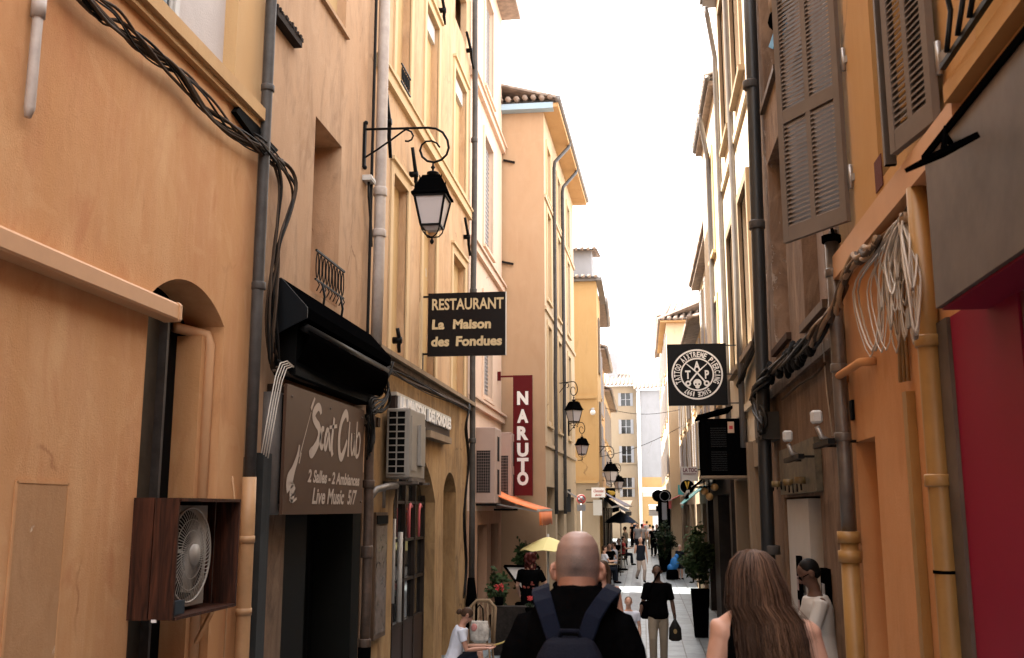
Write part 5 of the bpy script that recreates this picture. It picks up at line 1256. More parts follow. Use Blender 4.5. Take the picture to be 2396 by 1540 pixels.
# --- tattoo sign
yT = 15.6; a = ony(1560, 807, yT); b = ony(1703, 948, yT)
t = thing('tattoo_sign', 'square black sign with round white tattoo and piercing emblem', 'sign', (b.x, yT, b.z))
TP = Pl(a.x, yT-.041, b.x, yT-.041, (0,-1)); TW = b.x-a.x; cx_, cz_ = TW/2, (a.z+b.z)/2; Rg = TW*.435
m = MB(); m.box((a.x, yT-.04, b.z), (b.x, yT+.04, a.z)); m.build('board', P('sign_black', (.003,.0028,.003), .4), t)
m = MB()
def ring(m, r0, r1, w, n=64, c=(0,0)):
    vs = []
    for k in range(n):
        th = 2*math.pi*k/n
        for r in (r0, r1): vs.append(TP.T(cx_+c[0]+r*math.cos(th), w, cz_+c[1]+r*math.sin(th)))
    m.add(vs, [(2*k, 2*k+1, 2*((k+1)%n)+1, 2*((k+1)%n)) for k in range(n)])
def disc(m, r, w, c=(0,0), n=24, sx=1, sz=1): m.add([TP.T(cx_+c[0]+r*sx*math.cos(2*math.pi*k/n), w, cz_+c[1]+r*sz*math.sin(2*math.pi*k/n)) for k in range(n)], [tuple(range(n))])
ring(m, Rg*.935, Rg, .003); ring(m, Rg*.60, Rg*.655, .003)
def arc_text(s, a0, a1, rr, hh):
    n = len(s); vs_all = []
    for i, ch in enumerate(s):
        if ch == ' ': continue
        th = R(a0+(a1-a0)*(i+.5)/n); vs, fs = text_geo(ch, .03, 1.0)
        xs = [v.x for v in vs]; ys = [v.y for v in vs]; cxx = (max(xs)+min(xs))/2; wd = max(xs)-min(xs); ht = .75
        cell = abs(R(a1-a0))/n*rr; k = min(cell*.86/wd, hh/ht*1.2) if ch != 'I' else hh/ht*.75; kz = hh/ht
        er = (math.cos(th), math.sin(th)); et = (math.sin(th), -math.cos(th))
        m.add([TP.T(cx_+er[0]*(rr+(v.y-.36)*kz)+et[0]*(v.x-cxx)*k, .003, cz_+er[1]*(rr+(v.y-.36)*kz)+et[1]*(v.x-cxx)*k) for v in vs], fs)
arc_text('TATTOO AIXTREME PIERCING', 208, -28, Rg*.795, Rg*.23)
arc_text('SINCE 1997', -52, -128, Rg*.795, Rg*.20)
for ch, fx, fz, hh in (('A', 0, .30, .34), ('T', -.36, -.06, .34), ('P', .38, -.06, .34)):
    vs, fs = text_geo(ch, .035, 1.0); xs = [v.x for v in vs]; cxx = (max(xs)+min(xs))/2; k = Rg*hh/.75
    m.add([TP.T(cx_+Rg*fx+(v.x-cxx)*k*.72, .003, cz_+Rg*(fz-.06)+(v.y-.1)*k) for v in vs], fs)
for s_ in (-1, 1):
    p0 = (s_*-.40*Rg, .42*Rg); p1 = (s_*.30*Rg, -.30*Rg); stroke(m, TP, [(cx_+p0[0], cz_+p0[1], .5), (cx_, cz_+.06*Rg, 1), (cx_+p1[0], cz_+p1[1], 1)], Rg*.06, w=.004)
    ring(m, Rg*.05, Rg*.115, .003, 20, (s_*.36*Rg, -.36*Rg))
disc(m, Rg*.16, .003, (0, -.34*Rg), 24, 1, .95); disc(m, Rg*.085, .0035, (0, -.49*Rg), 16, 1, .9)
m.build('emblem', M['white'], t, fix=False)
m = MB(); disc(m, Rg*.035, .006, (-.065*Rg, -.39*Rg), 12); disc(m, Rg*.035, .006, (.065*Rg, -.39*Rg), 12); m.each('skull_eye', M['black'], t, fix=False)
m = MB()
for zz in (a.z-.03, cz_, b.z+.03): m.bar((b.x-.01, yT, zz), (RX, yT, zz), .02, .02)
m.each('bracket', M['pipe'], t)

# --- black box below
yB = 14.6; a = ony(1640, 980, yB); b = ony(1732, 1112, yB)
t = thing('black_box_unit', 'big black box unit hung on wall below tattoo sign', 'wall box', (b.x, yB, b.z))
m = MB(); m.box((a.x, yB, b.z), (RX, yB+.7, a.z)); o = m.build('case', M['black'], t)
m = MB(); w_ = b.x-a.x; h_ = a.z-b.z
for fx, fz in ((.25,.5),(.25,.08)):
    for k in range(9): z = b.z+h_*fz+h_*.36*k/9; m.box((a.x+w_*fx, yB-.012, z), (a.x+w_*(fx+.42), yB-.001, z+h_*.02))
m.build('vents', P('vent_black', (.005,.005,.005), .5), t)
q = ony(1702, 987, yB); m = MB(); m.box((q.x, yB-.006, q.z-.0), (q.x+.09, yB-.001, q.z+.0-.16)); m.build('label_plate', P('beige_label', (.5,.33,.22), .6), t)
q = ony(1706, 998, yB); m = MB(); m.box((q.x, yB-.010, q.z-.04), (q.x+.05, yB-.007, q.z+.01)); m.build('red_mark', M['redcl'], t)
m = MB(); m.box((a.x-.02, yB-.02, b.z-.04), (RX, yB+.7, b.z-.005)); m.build('shelf', M['stone'], t)
m = MB(); m.prism([(0,0),(.5,.12),(.5,.16),(0,.03)], lambda x,z: V((a.x-.05+x, yB+.75, a.z+.02+z)), lambda x,z: V((a.x-.05+x, yB-.05, a.z+.02+z))); m.build('lid', M['black'], t)
# ================= LANTERNS =================
yL = onx(850, 340, LX).y
t0 = onx(850, 340, LX)
LT = thing('street_lantern', 'big black street lantern on scrolled wall bracket with frosted panes', 'street lantern', (LX, yL, 0), 'old street lanterns on wall brackets')
def lp(px, py, dy=0):
    p = ony(px, py, yL); return V((p.x-LX, dy, p.z))
def lbuild(m, nm, mat): return local(m, nm, mat, LT)
m = MB(); a = lp(850, 288); b = lp(850, 392); m.box((.0, -.03, b.z), (.035, .03, a.z)); m.sphere((.03,0,a.z), (.03,.035,.03), 8, 6); m.sphere((.03,0,b.z), (.03,.035,.03), 8, 6); lbuild(m, 'wall_plate', M['iron'])
m = MB()
arm = [lp(px, py) for px, py in ((852,303),(930,301),(1000,299),(1020,301),(1036,310),(1047,328),(1050,346),(1045,362),(1033,374),(1016,380),(1000,377),(988,367),(983,352),(987,339),(997,331),(1010,330),(1022,335),(1029,345))]
m.tube(arm, [.017]*3+[.016]*10+[.013]*5, 8); lbuild(m, 'bracket_arm', M['iron'])
m = MB(); m.tube([lp(px, py) for px, py in ((852,370),(880,352),(915,328),(942,308),(950,303),(962,308),(967,318),(963,327),(955,331),(948,330))], .013, 8); lbuild(m, 'brace', M['iron'])
cx, cz = lp(1013, 400).x, lp(1013, 381).z
def zz(py): return lp(1013, py).z
m = MB(); m.lathe((cx, 0, 0), [(.01, zz(381)), (.014, zz(388)), (.03, zz(392)), (.014, zz(396)), (.014, zz(401)), (.075, zz(404)), (.08, zz(407)), (.04, zz(411)), (.05, zz(416))], 14); lbuild(m, 'finial', M['iron'])
W0 = (lp(1052,460).x-lp(974,460).x)/2
def sq(m, prof, inset=0):
    vs = []
    for r, z in prof: vs += [(cx-r,-r,z),(cx+r,-r,z),(cx+r,r,z),(cx-r,r,z)]
    n = len(prof); m.add(vs, [(4*i+k, 4*i+(k+1)%4, 4*i+4+(k+1)%4, 4*i+4+k) for i in range(n-1) for k in range(4)]+[(3,2,1,0), tuple(4*(n-1)+k for k in range(4))])
m = MB(); sq(m, [(W0*1.06, zz(463)), (W0*1.06, zz(459)), (W0*.95, zz(455)), (W0*.66, zz(425)), (W0*.60, zz(423)), (W0*.52, zz(415)), (W0*.2, zz(412))])
for sx in (-1,1):
    for sy in (-1,1): m.tube([(cx+sx*W0*.62, sy*W0*.62, zz(424)), (cx+sx*W0*.66, sy*W0*.66, zz(417))], [.012, .004], 6)
lbuild(m, 'lantern_roof', M['black'])
top, bot = W0*.90, W0*.56; zt_, zb2 = zz(464), zz(531)
m = MB()
for sx in (-1,1):
    for sy in (-1,1): m.bar((cx+sx*top, sy*top, zt_), (cx+sx*bot, sy*bot, zb2), .022, .022)
for r, z in ((top, zt_-.01), (bot, zb2)):
    for k in range(4):
        c_ = [(-1,-1),(1,-1),(1,1),(-1,1)]; a, b = c_[k], c_[(k+1)%4]; m.bar((cx+a[0]*r, a[1]*r, z), (cx+b[0]*r, b[1]*r, z), .024, .024)
for sx in (-1,1):
    for sy in (-1,1): m.tube([(cx+sx*bot, sy*bot, zb2), (cx+sx*bot*.9, sy*bot*.9, zz(541)), (cx+sx*bot*.6, sy*bot*.6, zz(551)), (cx, 0, zz(556))], .009, 6)
m.lathe((cx,0,0), [(.012, zz(553)), (.012, zz(560)), (.028, zz(564)), (.024, zz(568)), (.004, zz(572))], 10)
lbuild(m, 'lantern_frame', M['iron'])
m = MB(); sq(m, [(bot*.94, zb2+.01), (top*.95, zt_-.02)])
m2 = MB(); sq(m2, [(bot*.5, zz(541)), (bot*.85, zb2-.01)]); 
lbuild(m, 'frosted_glass', M['glassp']); lbuild(m2, 'lower_glass', M['glassp'])
base_z = zz(380)
def lantern_at(px, py, X, lab, rz=-.85, s=.95, side=1):
    """py = bracket top pixel; X wall x"""
    p = onx(px, py, X); c = dup(LT, (X, p.y, p.z-lp(850,301).z*s), rz, s, lab)
lantern_at(1303, 897, -2.38, 'street lantern on scrolled bracket by the downpipes of peach corner building', s=.85)
lantern_at(1330, 990, -1.85, 'small distant lantern beside golden yellow building front', s=.6)
lantern_at(1393, 1045, -1.72, 'pair of distant lanterns, the bigger white one by grey shutters', s=.95)
lantern_at(1421, 1085, -1.80, 'tiny distant lantern hanging just in front of pale yellow end house', s=.95)

# ================= PEOPLE =================
def remesh(m, name, mat, parent, vox, sm=3, smooth_f=.5, world=False):
    o = m.build(name, mat); r = o.modifiers.new('r', 'REMESH'); r.mode = 'VOXEL'; r.voxel_size = vox; r.use_smooth_shade = True
    s = o.modifiers.new('s', 'SMOOTH'); s.factor = smooth_f; s.iterations = sm
    bpy.context.view_layer.update()
    me = bpy.data.meshes.new_from_object(o.evaluated_get(bpy.context.evaluated_depsgraph_get()))
    me.name = name; o.modifiers.clear(); old = o.data; o.data = me; bpy.data.meshes.remove(old)
    if not me.materials: me.materials.append(mat)
    o.parent = parent; return o
def hand(m, w, d, side, scale=1.0, curl=.6, fwd=V((0,1,0))):
    """w wrist, d direction of fingers; palm + 5 fingers"""
    d = V(d).normalized(); f = (fwd-d*fwd.dot(d)).normalized(); s_ = d.cross(f).normalized()*side
    S = scale; c = w+d*.045*S
    m.add([], [])
    q = MB(); q.sphere((0,0,0), (.020*S, .042*S, .055*S), 10, 8)
    B = Matrix((s_, f, d)).transposed()
    m.add([B @ V(v)+c for v in q.v], q.f, True)
    for k, (L_, off) in enumerate(((.072,.030),(.082,.010),(.076,-.010),(.060,-.029))):
        b = w+d*.088*S+f*off*S; c1 = b+(d*.45-s_*curl*.15)*L_*S; c2 = c1+(d*.38-s_*curl*.5)*L_*S*.9; c3 = c2+(d*.2-s_*curl*.6)*L_*S*.5
        m.tube([b-d*.02*S, b, c1, c2, c3], [.0095*S,.0095*S,.009*S,.008*S,.0065*S], 6)
    b = w+d*.03*S+f*.03*S; m.tube([b, b+(d*.5+f*.75)*.035*S, b+(d*.95+f*.7)*.058*S], [.011*S,.0105*S,.008*S], 6)
def head(m, c, H, tilt=None, jaw=True):
    """c = head centre; face towards +y"""
    k = H/1.75; q = MB()
    q.sphere((0,-.008*k,.022*k), (.077*k,.096*k,.092*k), 20, 14); q.sphere((0,.022*k,-.045*k), (.058*k,.066*k,.070*k), 16, 12)
    q.tube([(0,.088*k,.01*k),(0,.108*k,-.018*k),(0,.110*k,-.03*k),(0,.085*k,-.036*k)], [.008*k,.011*k,.014*k,.010*k], 8)
    q.sphere((0,.062*k,-.088*k), (.024*k,.022*k,.018*k), 10, 8); q.tube([(-.02*k,.082*k,-.058*k),(0,.090*k,-.056*k),(.02*k,.082*k,-.058*k)], .007*k, 6)
    for s in (-1, 1):
        q.sphere((s*.079*k,.0,-.008*k), (.010*k,.020*k,.034*k), 10, 8); q.tube([(s*.077*k,.008*k,-.03*k),(s*.088*k,-.012*k,-.02*k),(s*.093*k,-.02*k,.01*k),(s*.086*k,-.006*k,.026*k)], .007*k, 6)
        q.tube([(s*.012*k,.086*k,.016*k),(s*.045*k,.078*k,.02*k)], .008*k, 6)
    T_ = Matrix.Translation(c) @ (tilt.to_matrix().to_4x4() if tilt else Matrix.Identity(4))
    m.add([T_ @ V(v) for v in q.v], q.f, True); return T_
def hair_cap(T_, H, name, mat, parent, style, vox, rn=None):
    k = H/1.75; q = MB()
    if style == 'short':
        q.sphere((0,-.020*k,.034*k), (.081*k,.094*k,.087*k), 18, 12); q.sphere((0,-.045*k,-.015*k), (.072*k,.060*k,.06*k), 14, 10)
    elif style == 'curly':
        r = random.Random(4)
        for i in range(70):
            a = r.uniform(0, 6.28); zq = r.uniform(-.25, .13); rr = .10 if zq > -.05 else .085; 
            if math.sin(a) > .35 and zq < .06: continue
            q.sphere((rr*math.cos(a)*k, (rr*math.sin(a)-.02)*k, zq*k*.95), r.uniform(.026,.042)*k, 7, 5)
        q.sphere((0,-.02*k,.03*k), (.10*k,.11*k,.10*k), 12, 8)
    elif style == 'long':
        q.sphere((0,-.012*k,.030*k), (.088*k,.104*k,.094*k), 16, 12)
        q.tube([(0,-.05*k,0),(0,-.085*k,-.1*k),(0,-.09*k,-.2*k),(0,-.08*k,-.30*k)], [.08*k,.085*k,.075*k,.04*k], 12)
        for s in (-1,1): q.tube([(s*.07*k,0,.03*k),(s*.085*k,-.01*k,-.06*k),(s*.08*k,0,-.16*k),(s*.075*k,.03*k,-.26*k)], [.03*k,.03*k,.03*k,.015*k], 8)
    elif style == 'bun':
        q.sphere((0,-.012*k,.030*k), (.085*k,.100*k,.092*k), 18, 12); q.sphere((0,-.04*k,-.01*k), (.072*k,.064*k,.05*k), 12, 8); q.sphere((0,-.135*k,-.03*k), (.035*k,.04*k,.05*k), 10, 8); q.sphere((0,-.10*k,.0), (.02*k,.03*k,.02*k), 8, 6)
    q.v = [tuple(T_ @ V(v)) for v in q.v]
    return remesh(q, name, mat, parent, vox, 2)
def person(label, loc, rotz, H=1.75, skin=None, top=None, bottom=None, hairm=None, hair='short', legs=None, arms=None, lean=0, sleeves=.5,
           vox=.013, shorts=False, shoes=None, group=None, slim=1.0, sit=None, headtilt=0, glasses=False, tank=False, dress=False, headyaw=0, vest=False):
    k = H/1.75; t = thing('person', label, 'person', loc, group); t.rotation_euler = (0, 0, rotz); sl_ = slim
    skin = skin or M['skin']; hipz = .93*k if sit is None else sit
    # joints
    LG = legs or {-1: ((0,0,.50*k),(0,0,.08*k)), 1: ((0,0,.50*k),(0,0,.08*k))}
    up = V((0, math.sin(lean), math.cos(lean))); hip = V((0,0,hipz))
    fw = V((0, math.cos(lean), -math.sin(lean)))
    sh = hip+up*.50*k; nk = hip+up*.575*k; hd = hip+up*.72*k+fw*.025*k
    B = MB()
    def torso(m, g, zt=.56, bottomz=-.08):
        rr = [(-.08,.150,.105),(0,.168,.118),(.10,.150,.106),(.20,.140,.102),(.32,.160,.112),(.42,.178,.112),(.48,.172,.098),(.53,.120,.080),(.56,.075,.065)]
        q = MB(); q.rings([((0,0,z*k), (rx*sl_+g)*k, (ry*sl_+g)*k) for z, rx, ry in rr if bottomz <= z <= zt], 24, True, 2.4)
        m.add([hip+up*v[2]+V((v[0],0,0))+fw*v[1] for v in q.v], q.f, True)
    torso(B, -.012)
    B.tube([sh+up*.0, nk+up*.03*k, hd-up*.05*k], [.06*k*sl_, .056*k*sl_, .054*k*sl_], 14)
    Q = Quaternion((0,0,1), headyaw) @ Quaternion((1,0,0), -(lean+headtilt))
    T_ = head(B, hd, H, Q)
    joints = {}
    for s in (-1, 1):
        kn, an = LG[s]; hp = hip+V((s*.088*k, 0, -.02*k))
        KN = V((s*.09*k+kn[0], kn[1], kn[2])); AN = V((s*.09*k+an[0], an[1], an[2]))
        B.tube([hp, hp.lerp(KN,.3), hp.lerp(KN,.75), KN, KN.lerp(AN,.3), KN.lerp(AN,.8), AN], [.078*k*sl_,.082*k*sl_,.06*k*sl_,.054*k*sl_,.056*k*sl_,.038*k*sl_,.036*k], 14)
        B.sphere(hp, .085*k*sl_, 12, 8); B.sphere(KN, .055*k*sl_, 10, 8)
        ft = V((0,1,0)); B.tube([AN+V((0,-.03*k,-.03*k)), AN+V((0,.05*k,-.045*k)), AN+V((0,.13*k,-.055*k)), AN+V((0,.17*k,-.06*k))], [.034*k,.037*k,.034*k,.022*k], 10)
        joints[('leg', s)] = (hp, KN, AN)
        sp = sh+V((s*.185*k*sl_,0,-.02*k))
        ar = (arms or {}).get(s) or ((s*.05*k, -.01*k, -.28*k), (s*.05*k, .05*k, -.53*k))
        EL = sp+V(ar[0]); WR = sp+V(ar[1])
        B.tube([sp, sp.lerp(EL,.4), EL, EL.lerp(WR,.35), WR], [.050*k*sl_,.046*k*sl_,.037*k*sl_,.038*k*sl_,.026*k], 12); B.sphere(sp, .052*k*sl_, 10, 8)
        hand(B, WR, WR-EL, s, k*.95)
        joints[('arm', s)] = (sp, EL, WR)
    body = remesh(B, 'body', skin, t, vox, 3)
    if top:
        m = MB(); torso(m, .020, .53 if not tank else .44, -.08 if not dress else -.08)
        for s in (-1, 1):
            sp, EL, WR = joints[('arm', s)]
            if sleeves > 0:
                e = sp.lerp(EL, sleeves*1.0) if sleeves <= 1 else EL.lerp(WR, sleeves-1)
                pts = [sp+V((-s*.03*k,0,.0)), sp, sp.lerp(e,.5), e] if sleeves <= 1 else [sp+V((-s*.03*k,0,0)), sp, EL, e]
                m.tube(pts, [.066*k*sl_,.068*k*sl_,.062*k*sl_,.060*k*sl_], 14)
            elif vest: m.tube([sp+V((-s*.07*k,0,.02*k)), sp+V((-s*.02*k,0,.01*k))], [.06*k,.05*k], 10)
        if dress:
            q = MB(); q.rings([((0,0,z*k),(rx)*k,(ry)*k) for z, rx, ry in ((-.52,.25,.22),(-.3,.22,.18),(-.08,.19,.14),(.05,.17,.125))], 20)
            m.add([hip+V(v) for v in q.v], q.f, True)
        remesh(m, 'shirt' if not dress else 'dress', top, t, vox, 3)
    if bottom:
        m = MB()
        for s in (-1, 1):
            hp, KN, AN = joints[('leg', s)]
            if shorts: m.tube([hp, hp.lerp(KN,.4), hp.lerp(KN,.92)], [.092*k*sl_,.094*k*sl_,.086*k*sl_], 14)
            else: m.tube([hp, hp.lerp(KN,.4), KN, KN.lerp(AN,.5), AN+V((0,0,.0))], [.092*k*sl_,.092*k*sl_,.073*k*sl_,.068*k*sl_,.064*k*sl_], 14)
            m.sphere(hp, .098*k*sl_, 12, 8)
        q = MB(); q.rings([((0,0,z*k), rx*k*sl_, ry*k*sl_) for z, rx, ry in ((-.11,.13,.10),(-.05,.170,.122),(.03,.172,.124),(.07,.160,.114))], 20); m.add([hip+V(v) for v in q.v], q.f, True)
        remesh(m, 'shorts' if shorts else 'trousers', bottom, t, vox, 3)
    for s in (-1, 1):
        AN = joints[('leg', s)][2]; m = MB()
        m.tube([AN+V((0,-.045*k,-.035*k)), AN+V((0,.05*k,-.045*k)), AN+V((0,.14*k,-.052*k)), AN+V((0,.19*k,-.06*k))], [.042*k,.044*k,.042*k,.026*k], 10)
        remesh(m, 'shoe', shoes or M['black'], t, vox*.9, 2)
    if hairm: hair_cap(T_, H, 'hair', hairm, t, hair, min(vox, .012))
    if glasses:
        m = MB()
        for s in (-1, 1): m.add([T_ @ V((s*.034*k+.026*k*math.cos(a), (.096-.2*abs(s*.034+.026*math.cos(a))*.6)*k, .004*k+.021*k*math.sin(a))) for a in [2*math.pi*j/12 for j in range(12)]], [tuple(range(12))])
        m.tube([T_ @ V((s*.06*k, .07*k, .01*k)) for s in (-1,1)][:1]+[T_ @ V((-.081*k, 0, .01*k))], .004, 5); m.tube([T_ @ V((.06*k,.07*k,.01*k)), T_ @ V((.081*k,0,.01*k))], .004, 5); m.tube([T_ @ V((-.03*k,.1*k,.012*k)), T_ @ V((.03*k,.1*k,.012*k))], .004, 5)
        m.build('sunglasses', M['black'], None).parent = t
    t['_j'] = 0; del t['_j']
    return t, joints, T_

# ---- foreground man with backpack
DM = 3.75
pc = ony(1345, 1245, DM)      # crown
H1 = 1.70; g1 = pc.z-H1*.94
H1s = .94
tm = thing('person', 'bald man seen from behind in black shirt with navy backpack', 'person', (pc.x+.01, DM, g1))
B = MB(); hz = g1*0
def ringset(m, rr, n=32, e=2.0, off=(0,0)): m.rings([((off[0]+x, off[1]+y, z), rx, ry) for z, x, y, rx, ry in rr], n, True, e)
# head+neck (crown 1.80)
HD = [(1.80,0,.0,.010,.012),(1.795,0,-.0,.036,.04),(1.78,0,0,.058,.068),(1.75,0,-.002,.0765,.090),(1.71,0,-.005,.0845,.099),(1.67,0,-.008,.0855,.098),(1.635,0,-.008,.0825,.092)]
ringset(B, ([(z-.10, x, y, rx, ry) for z, x, y, rx, ry in HD]+[(1.51,0,-.012,.0785,.086),(1.485,0,-.02,.0775,.083),(1.46,0,-.028,.080,.082),(1.43,0,-.035,.092,.085)])[::-1], 36)
B.sphere((0,.045,1.50), (.060,.060,.075), 16, 12); B.tube([(0,.10,1.56),(0,.125,1.535),(0,.10,1.52)], .013, 8)
for s in (-1, 1):
    B.sphere((s*.085,.005,1.545), (.012,.018,.034), 10, 8)
    B.tube([(s*.084,.012,1.515),(s*.095,-.012,1.522),(s*.103,-.022,1.548),(s*.101,-.018,1.572),(s*.088,.0,1.58)], [.007,.009,.009,.009,.007], 8)
TR = [(.86,0,.01,.17,.12),(.95,0,.01,.175,.125),(1.05,0,.0,.175,.13),(1.2,0,-.01,.19,.13),(1.32,0,-.015,.205,.125),(1.38,0,-.02,.185,.105),(1.41,0,-.025,.14,.09),(1.45,0,-.03,.085,.08)]
ringset(B, TR, 36, 2.3)
for s in (-1, 1):
    B.tube([(s*.19,-.02,1.37),(s*.225,-.03,1.27),(s*.265,-.04,1.12),(s*.265,.04,.98),(s*.255,.10,.88)], [.055,.052,.042,.038,.028], 12)
    hand(B, V((s*.255,.10,.88)), V((0,.2,-1)), s)
    B.tube([(s*.09,.0,.9),(s*.10,.01,.7),(s*.10,.02,.50),(s*.10,.0,.3),(s*.10,.0,.08)], [.10,.085,.062,.058,.040], 12); B.tube([(s*.10,-.03,.05),(s*.10,.06,.035),(s*.10,.18,.03)], [.038,.04,.028], 8)
body = remesh(B, 'body', M['skin'], tm, .0055, 4)
# scalp: short grey stubble as its own thin shell with patchy density
sm_, n, b = newmat('grey_stubble'); L = n.links.new
tcn = n.nodes.new('ShaderNodeTexCoord'); sep = n.nodes.new('ShaderNodeSeparateXYZ'); L(tcn.outputs['Object'], sep.inputs[0])
mr = n.nodes.new('ShaderNodeMapRange'); mr.inputs['From Min'].default_value = 1.70; mr.inputs['From Max'].default_value = 1.60; L(sep.outputs['Z'], mr.inputs['Value'])
nn = n.nodes.new('ShaderNodeTexNoise'); nn.inputs['Scale'].default_value = 24; nn.inputs['Detail'].default_value = 8; L(tcn.outputs['Object'], nn.inputs['Vector'])
fine = n.nodes.new('ShaderNodeTexNoise'); fine.inputs['Scale'].default_value = 420; L(tcn.outputs['Object'], fine.inputs['Vector'])
ad = n.nodes.new('ShaderNodeMath'); ad.operation = 'MULTIPLY_ADD'; L(nn.outputs['Fac'], ad.inputs[0]); ad.inputs[1].default_value = .9; ad.inputs[2].default_value = -.45
ad2 = n.nodes.new('ShaderNodeMath'); ad2.operation = 'ADD'; L(ad.outputs[0], ad2.inputs[0]); L(mr.outputs[0], ad2.inputs[1])
low = n.nodes.new('ShaderNodeMapRange'); low.inputs['From Min'].default_value = 1.495; low.inputs['From Max'].default_value = 1.55; L(sep.outputs['Z'], low.inputs['Value'])
ml = n.nodes.new('ShaderNodeMath'); ml.operation = 'MULTIPLY'; ml.use_clamp = True; L(ad2.outputs[0], ml.inputs[0]); L(low.outputs[0], ml.inputs[1])
ml2 = n.nodes.new('ShaderNodeMath'); ml2.operation = 'MULTIPLY'; ml2.use_clamp = True; L(ml.outputs[0], ml2.inputs[0])
fm = n.nodes.new('ShaderNodeMapRange'); fm.inputs['From Min'].default_value = .35; fm.inputs['From Max'].default_value = .65; fm.inputs['To Min'].default_value = .35; fm.inputs['To Max'].default_value = 1; L(fine.outputs['Fac'], fm.inputs['Value']); L(fm.outputs[0], ml2.inputs[1])
# darker whorl low at the back of the head
mp_ = n.nodes.new('ShaderNodeMapping'); mp_.inputs['Location'].default_value = (0, 0, -1.565); L(tcn.outputs['Object'], mp_.inputs[0])
s2 = n.nodes.new('ShaderNodeVectorMath'); s2.operation = 'MULTIPLY'; s2.inputs[1].default_value = (1, 0, .9); L(mp_.outputs[0], s2.inputs[0])
ln = n.nodes.new('ShaderNodeVectorMath'); ln.operation = 'LENGTH'; L(s2.outputs[0], ln.inputs[0])
wr = n.nodes.new('ShaderNodeMapRange'); wr.inputs['From Min'].default_value = .05; wr.inputs['From Max'].default_value = .0; wr.inputs['To Max'].default_value = .75; L(ln.outputs['Value'], wr.inputs['Value'])
c1 = n.nodes.new('ShaderNodeMix'); c1.data_type = 'RGBA'; c1.inputs[6].default_value = (.36,.225,.18,1); c1.inputs[7].default_value = (.125,.105,.098,1); L(ml2.outputs[0], c1.inputs[0])
c2 = n.nodes.new('ShaderNodeMix'); c2.data_type = 'RGBA'; c2.inputs[7].default_value = (.03,.02,.018,1); L(wr.outputs[0], c2.inputs[0]); L(c1.outputs[2], c2.inputs[6]); L(c2.outputs[2], b.inputs['Base Color'])
b.inputs['Roughness'].default_value = .42; b.inputs['Subsurface Weight'].default_value = .0
bp = n.nodes.new('ShaderNodeBump'); bp.inputs['Strength'].default_value = .6; bp.inputs['Distance'].default_value = .002; L(fine.outputs['Fac'], bp.inputs['Height']); L(bp.outputs[0], b.inputs['Normal'])
m = MB(); ringset(m, [(z-.10, x, y, rx*1.035, ry) for z, x, y, rx, ry in [(1.803,0,.0,.012,.014),(1.798,0,-.001,.036,.042),(1.783,0,-.001,.057,.070),(1.752,0,-.004,.0755,.093),(1.71,0,-.007,.083,.1005),(1.67,0,-.010,.084,.0995),(1.63,0,-.009,.0795,.0895),(1.60,0,-.010,.077,.080),(1.575,0,-.010,.072,.074)]][::-1], 40)
ha = remesh(m, 'hair', sm_, tm, .006, 3)
# trim the face side of the hair shell
bm = bmesh.new(); bm.from_mesh(ha.data); bmesh.ops.delete(bm, geom=[f for f in bm.faces if f.calc_center_median().y > .045 and f.calc_center_median().z < 1.63 or (f.calc_center_median().z < 1.495)], context='FACES'); bm.to_mesh(ha.data); bm.free()
# shirt
m = MB()
ringset(m, [(.82,0,.01,.20,.15),(.95,0,.0,.215,.16),(1.05,0,-.0,.215,.16),(1.2,0,-.012,.222,.16),(1.30,0,-.018,.236,.150),(1.36,0,-.022,.235,.134),(1.405,0,-.026,.215,.118),(1.44,0,-.03,.175,.105),(1.468,0,-.03,.130,.096),(1.49,0,-.028,.098,.092),(1.502,0,-.026,.090,.090)], 40, 2.3)
for s in (-1, 1): m.tube([(s*.15,-.02,1.385),(s*.20,-.022,1.37),(s*.24,-.03,1.29),(s*.268,-.035,1.18),(s*.28,-.035,1.10)], [.06,.076,.080,.078,.078], 18)
sh_ = remesh(m, 'shirt', M['tee'], tm, .007, 5)
dm = sh_.modifiers.new('d', 'DISPLACE'); tx = bpy.data.textures.new('folds', 'CLOUDS'); tx.noise_scale = .12; dm.texture = tx; dm.strength = .028; dm.mid_level = .5
m = MB(); m.tube([(.090*math.cos(a), -.024+.088*math.sin(a), 1.500+.012*math.sin(a)) for a in [2*math.pi*j/32 for j in range(33)]], .009, 8); remesh(m, 'collar', M['tee'], tm, .005, 2)
m = MB()
for s in (-1, 1): m.tube([(s*.09,.0,.9),(s*.10,.01,.7),(s*.10,.02,.50),(s*.10,.0,.3),(s*.10,.0,.10)], [.125,.105,.088,.08,.075], 14)
remesh(m, 'trousers', M['jean'], tm, .012, 3)
for s in (-1, 1): m = MB(); m.tube([(s*.10,-.04,.05),(s*.10,.06,.045),(s*.10,.20,.035)], [.045,.048,.034], 10); remesh(m, 'shoe', M['black'], tm, .01, 2)
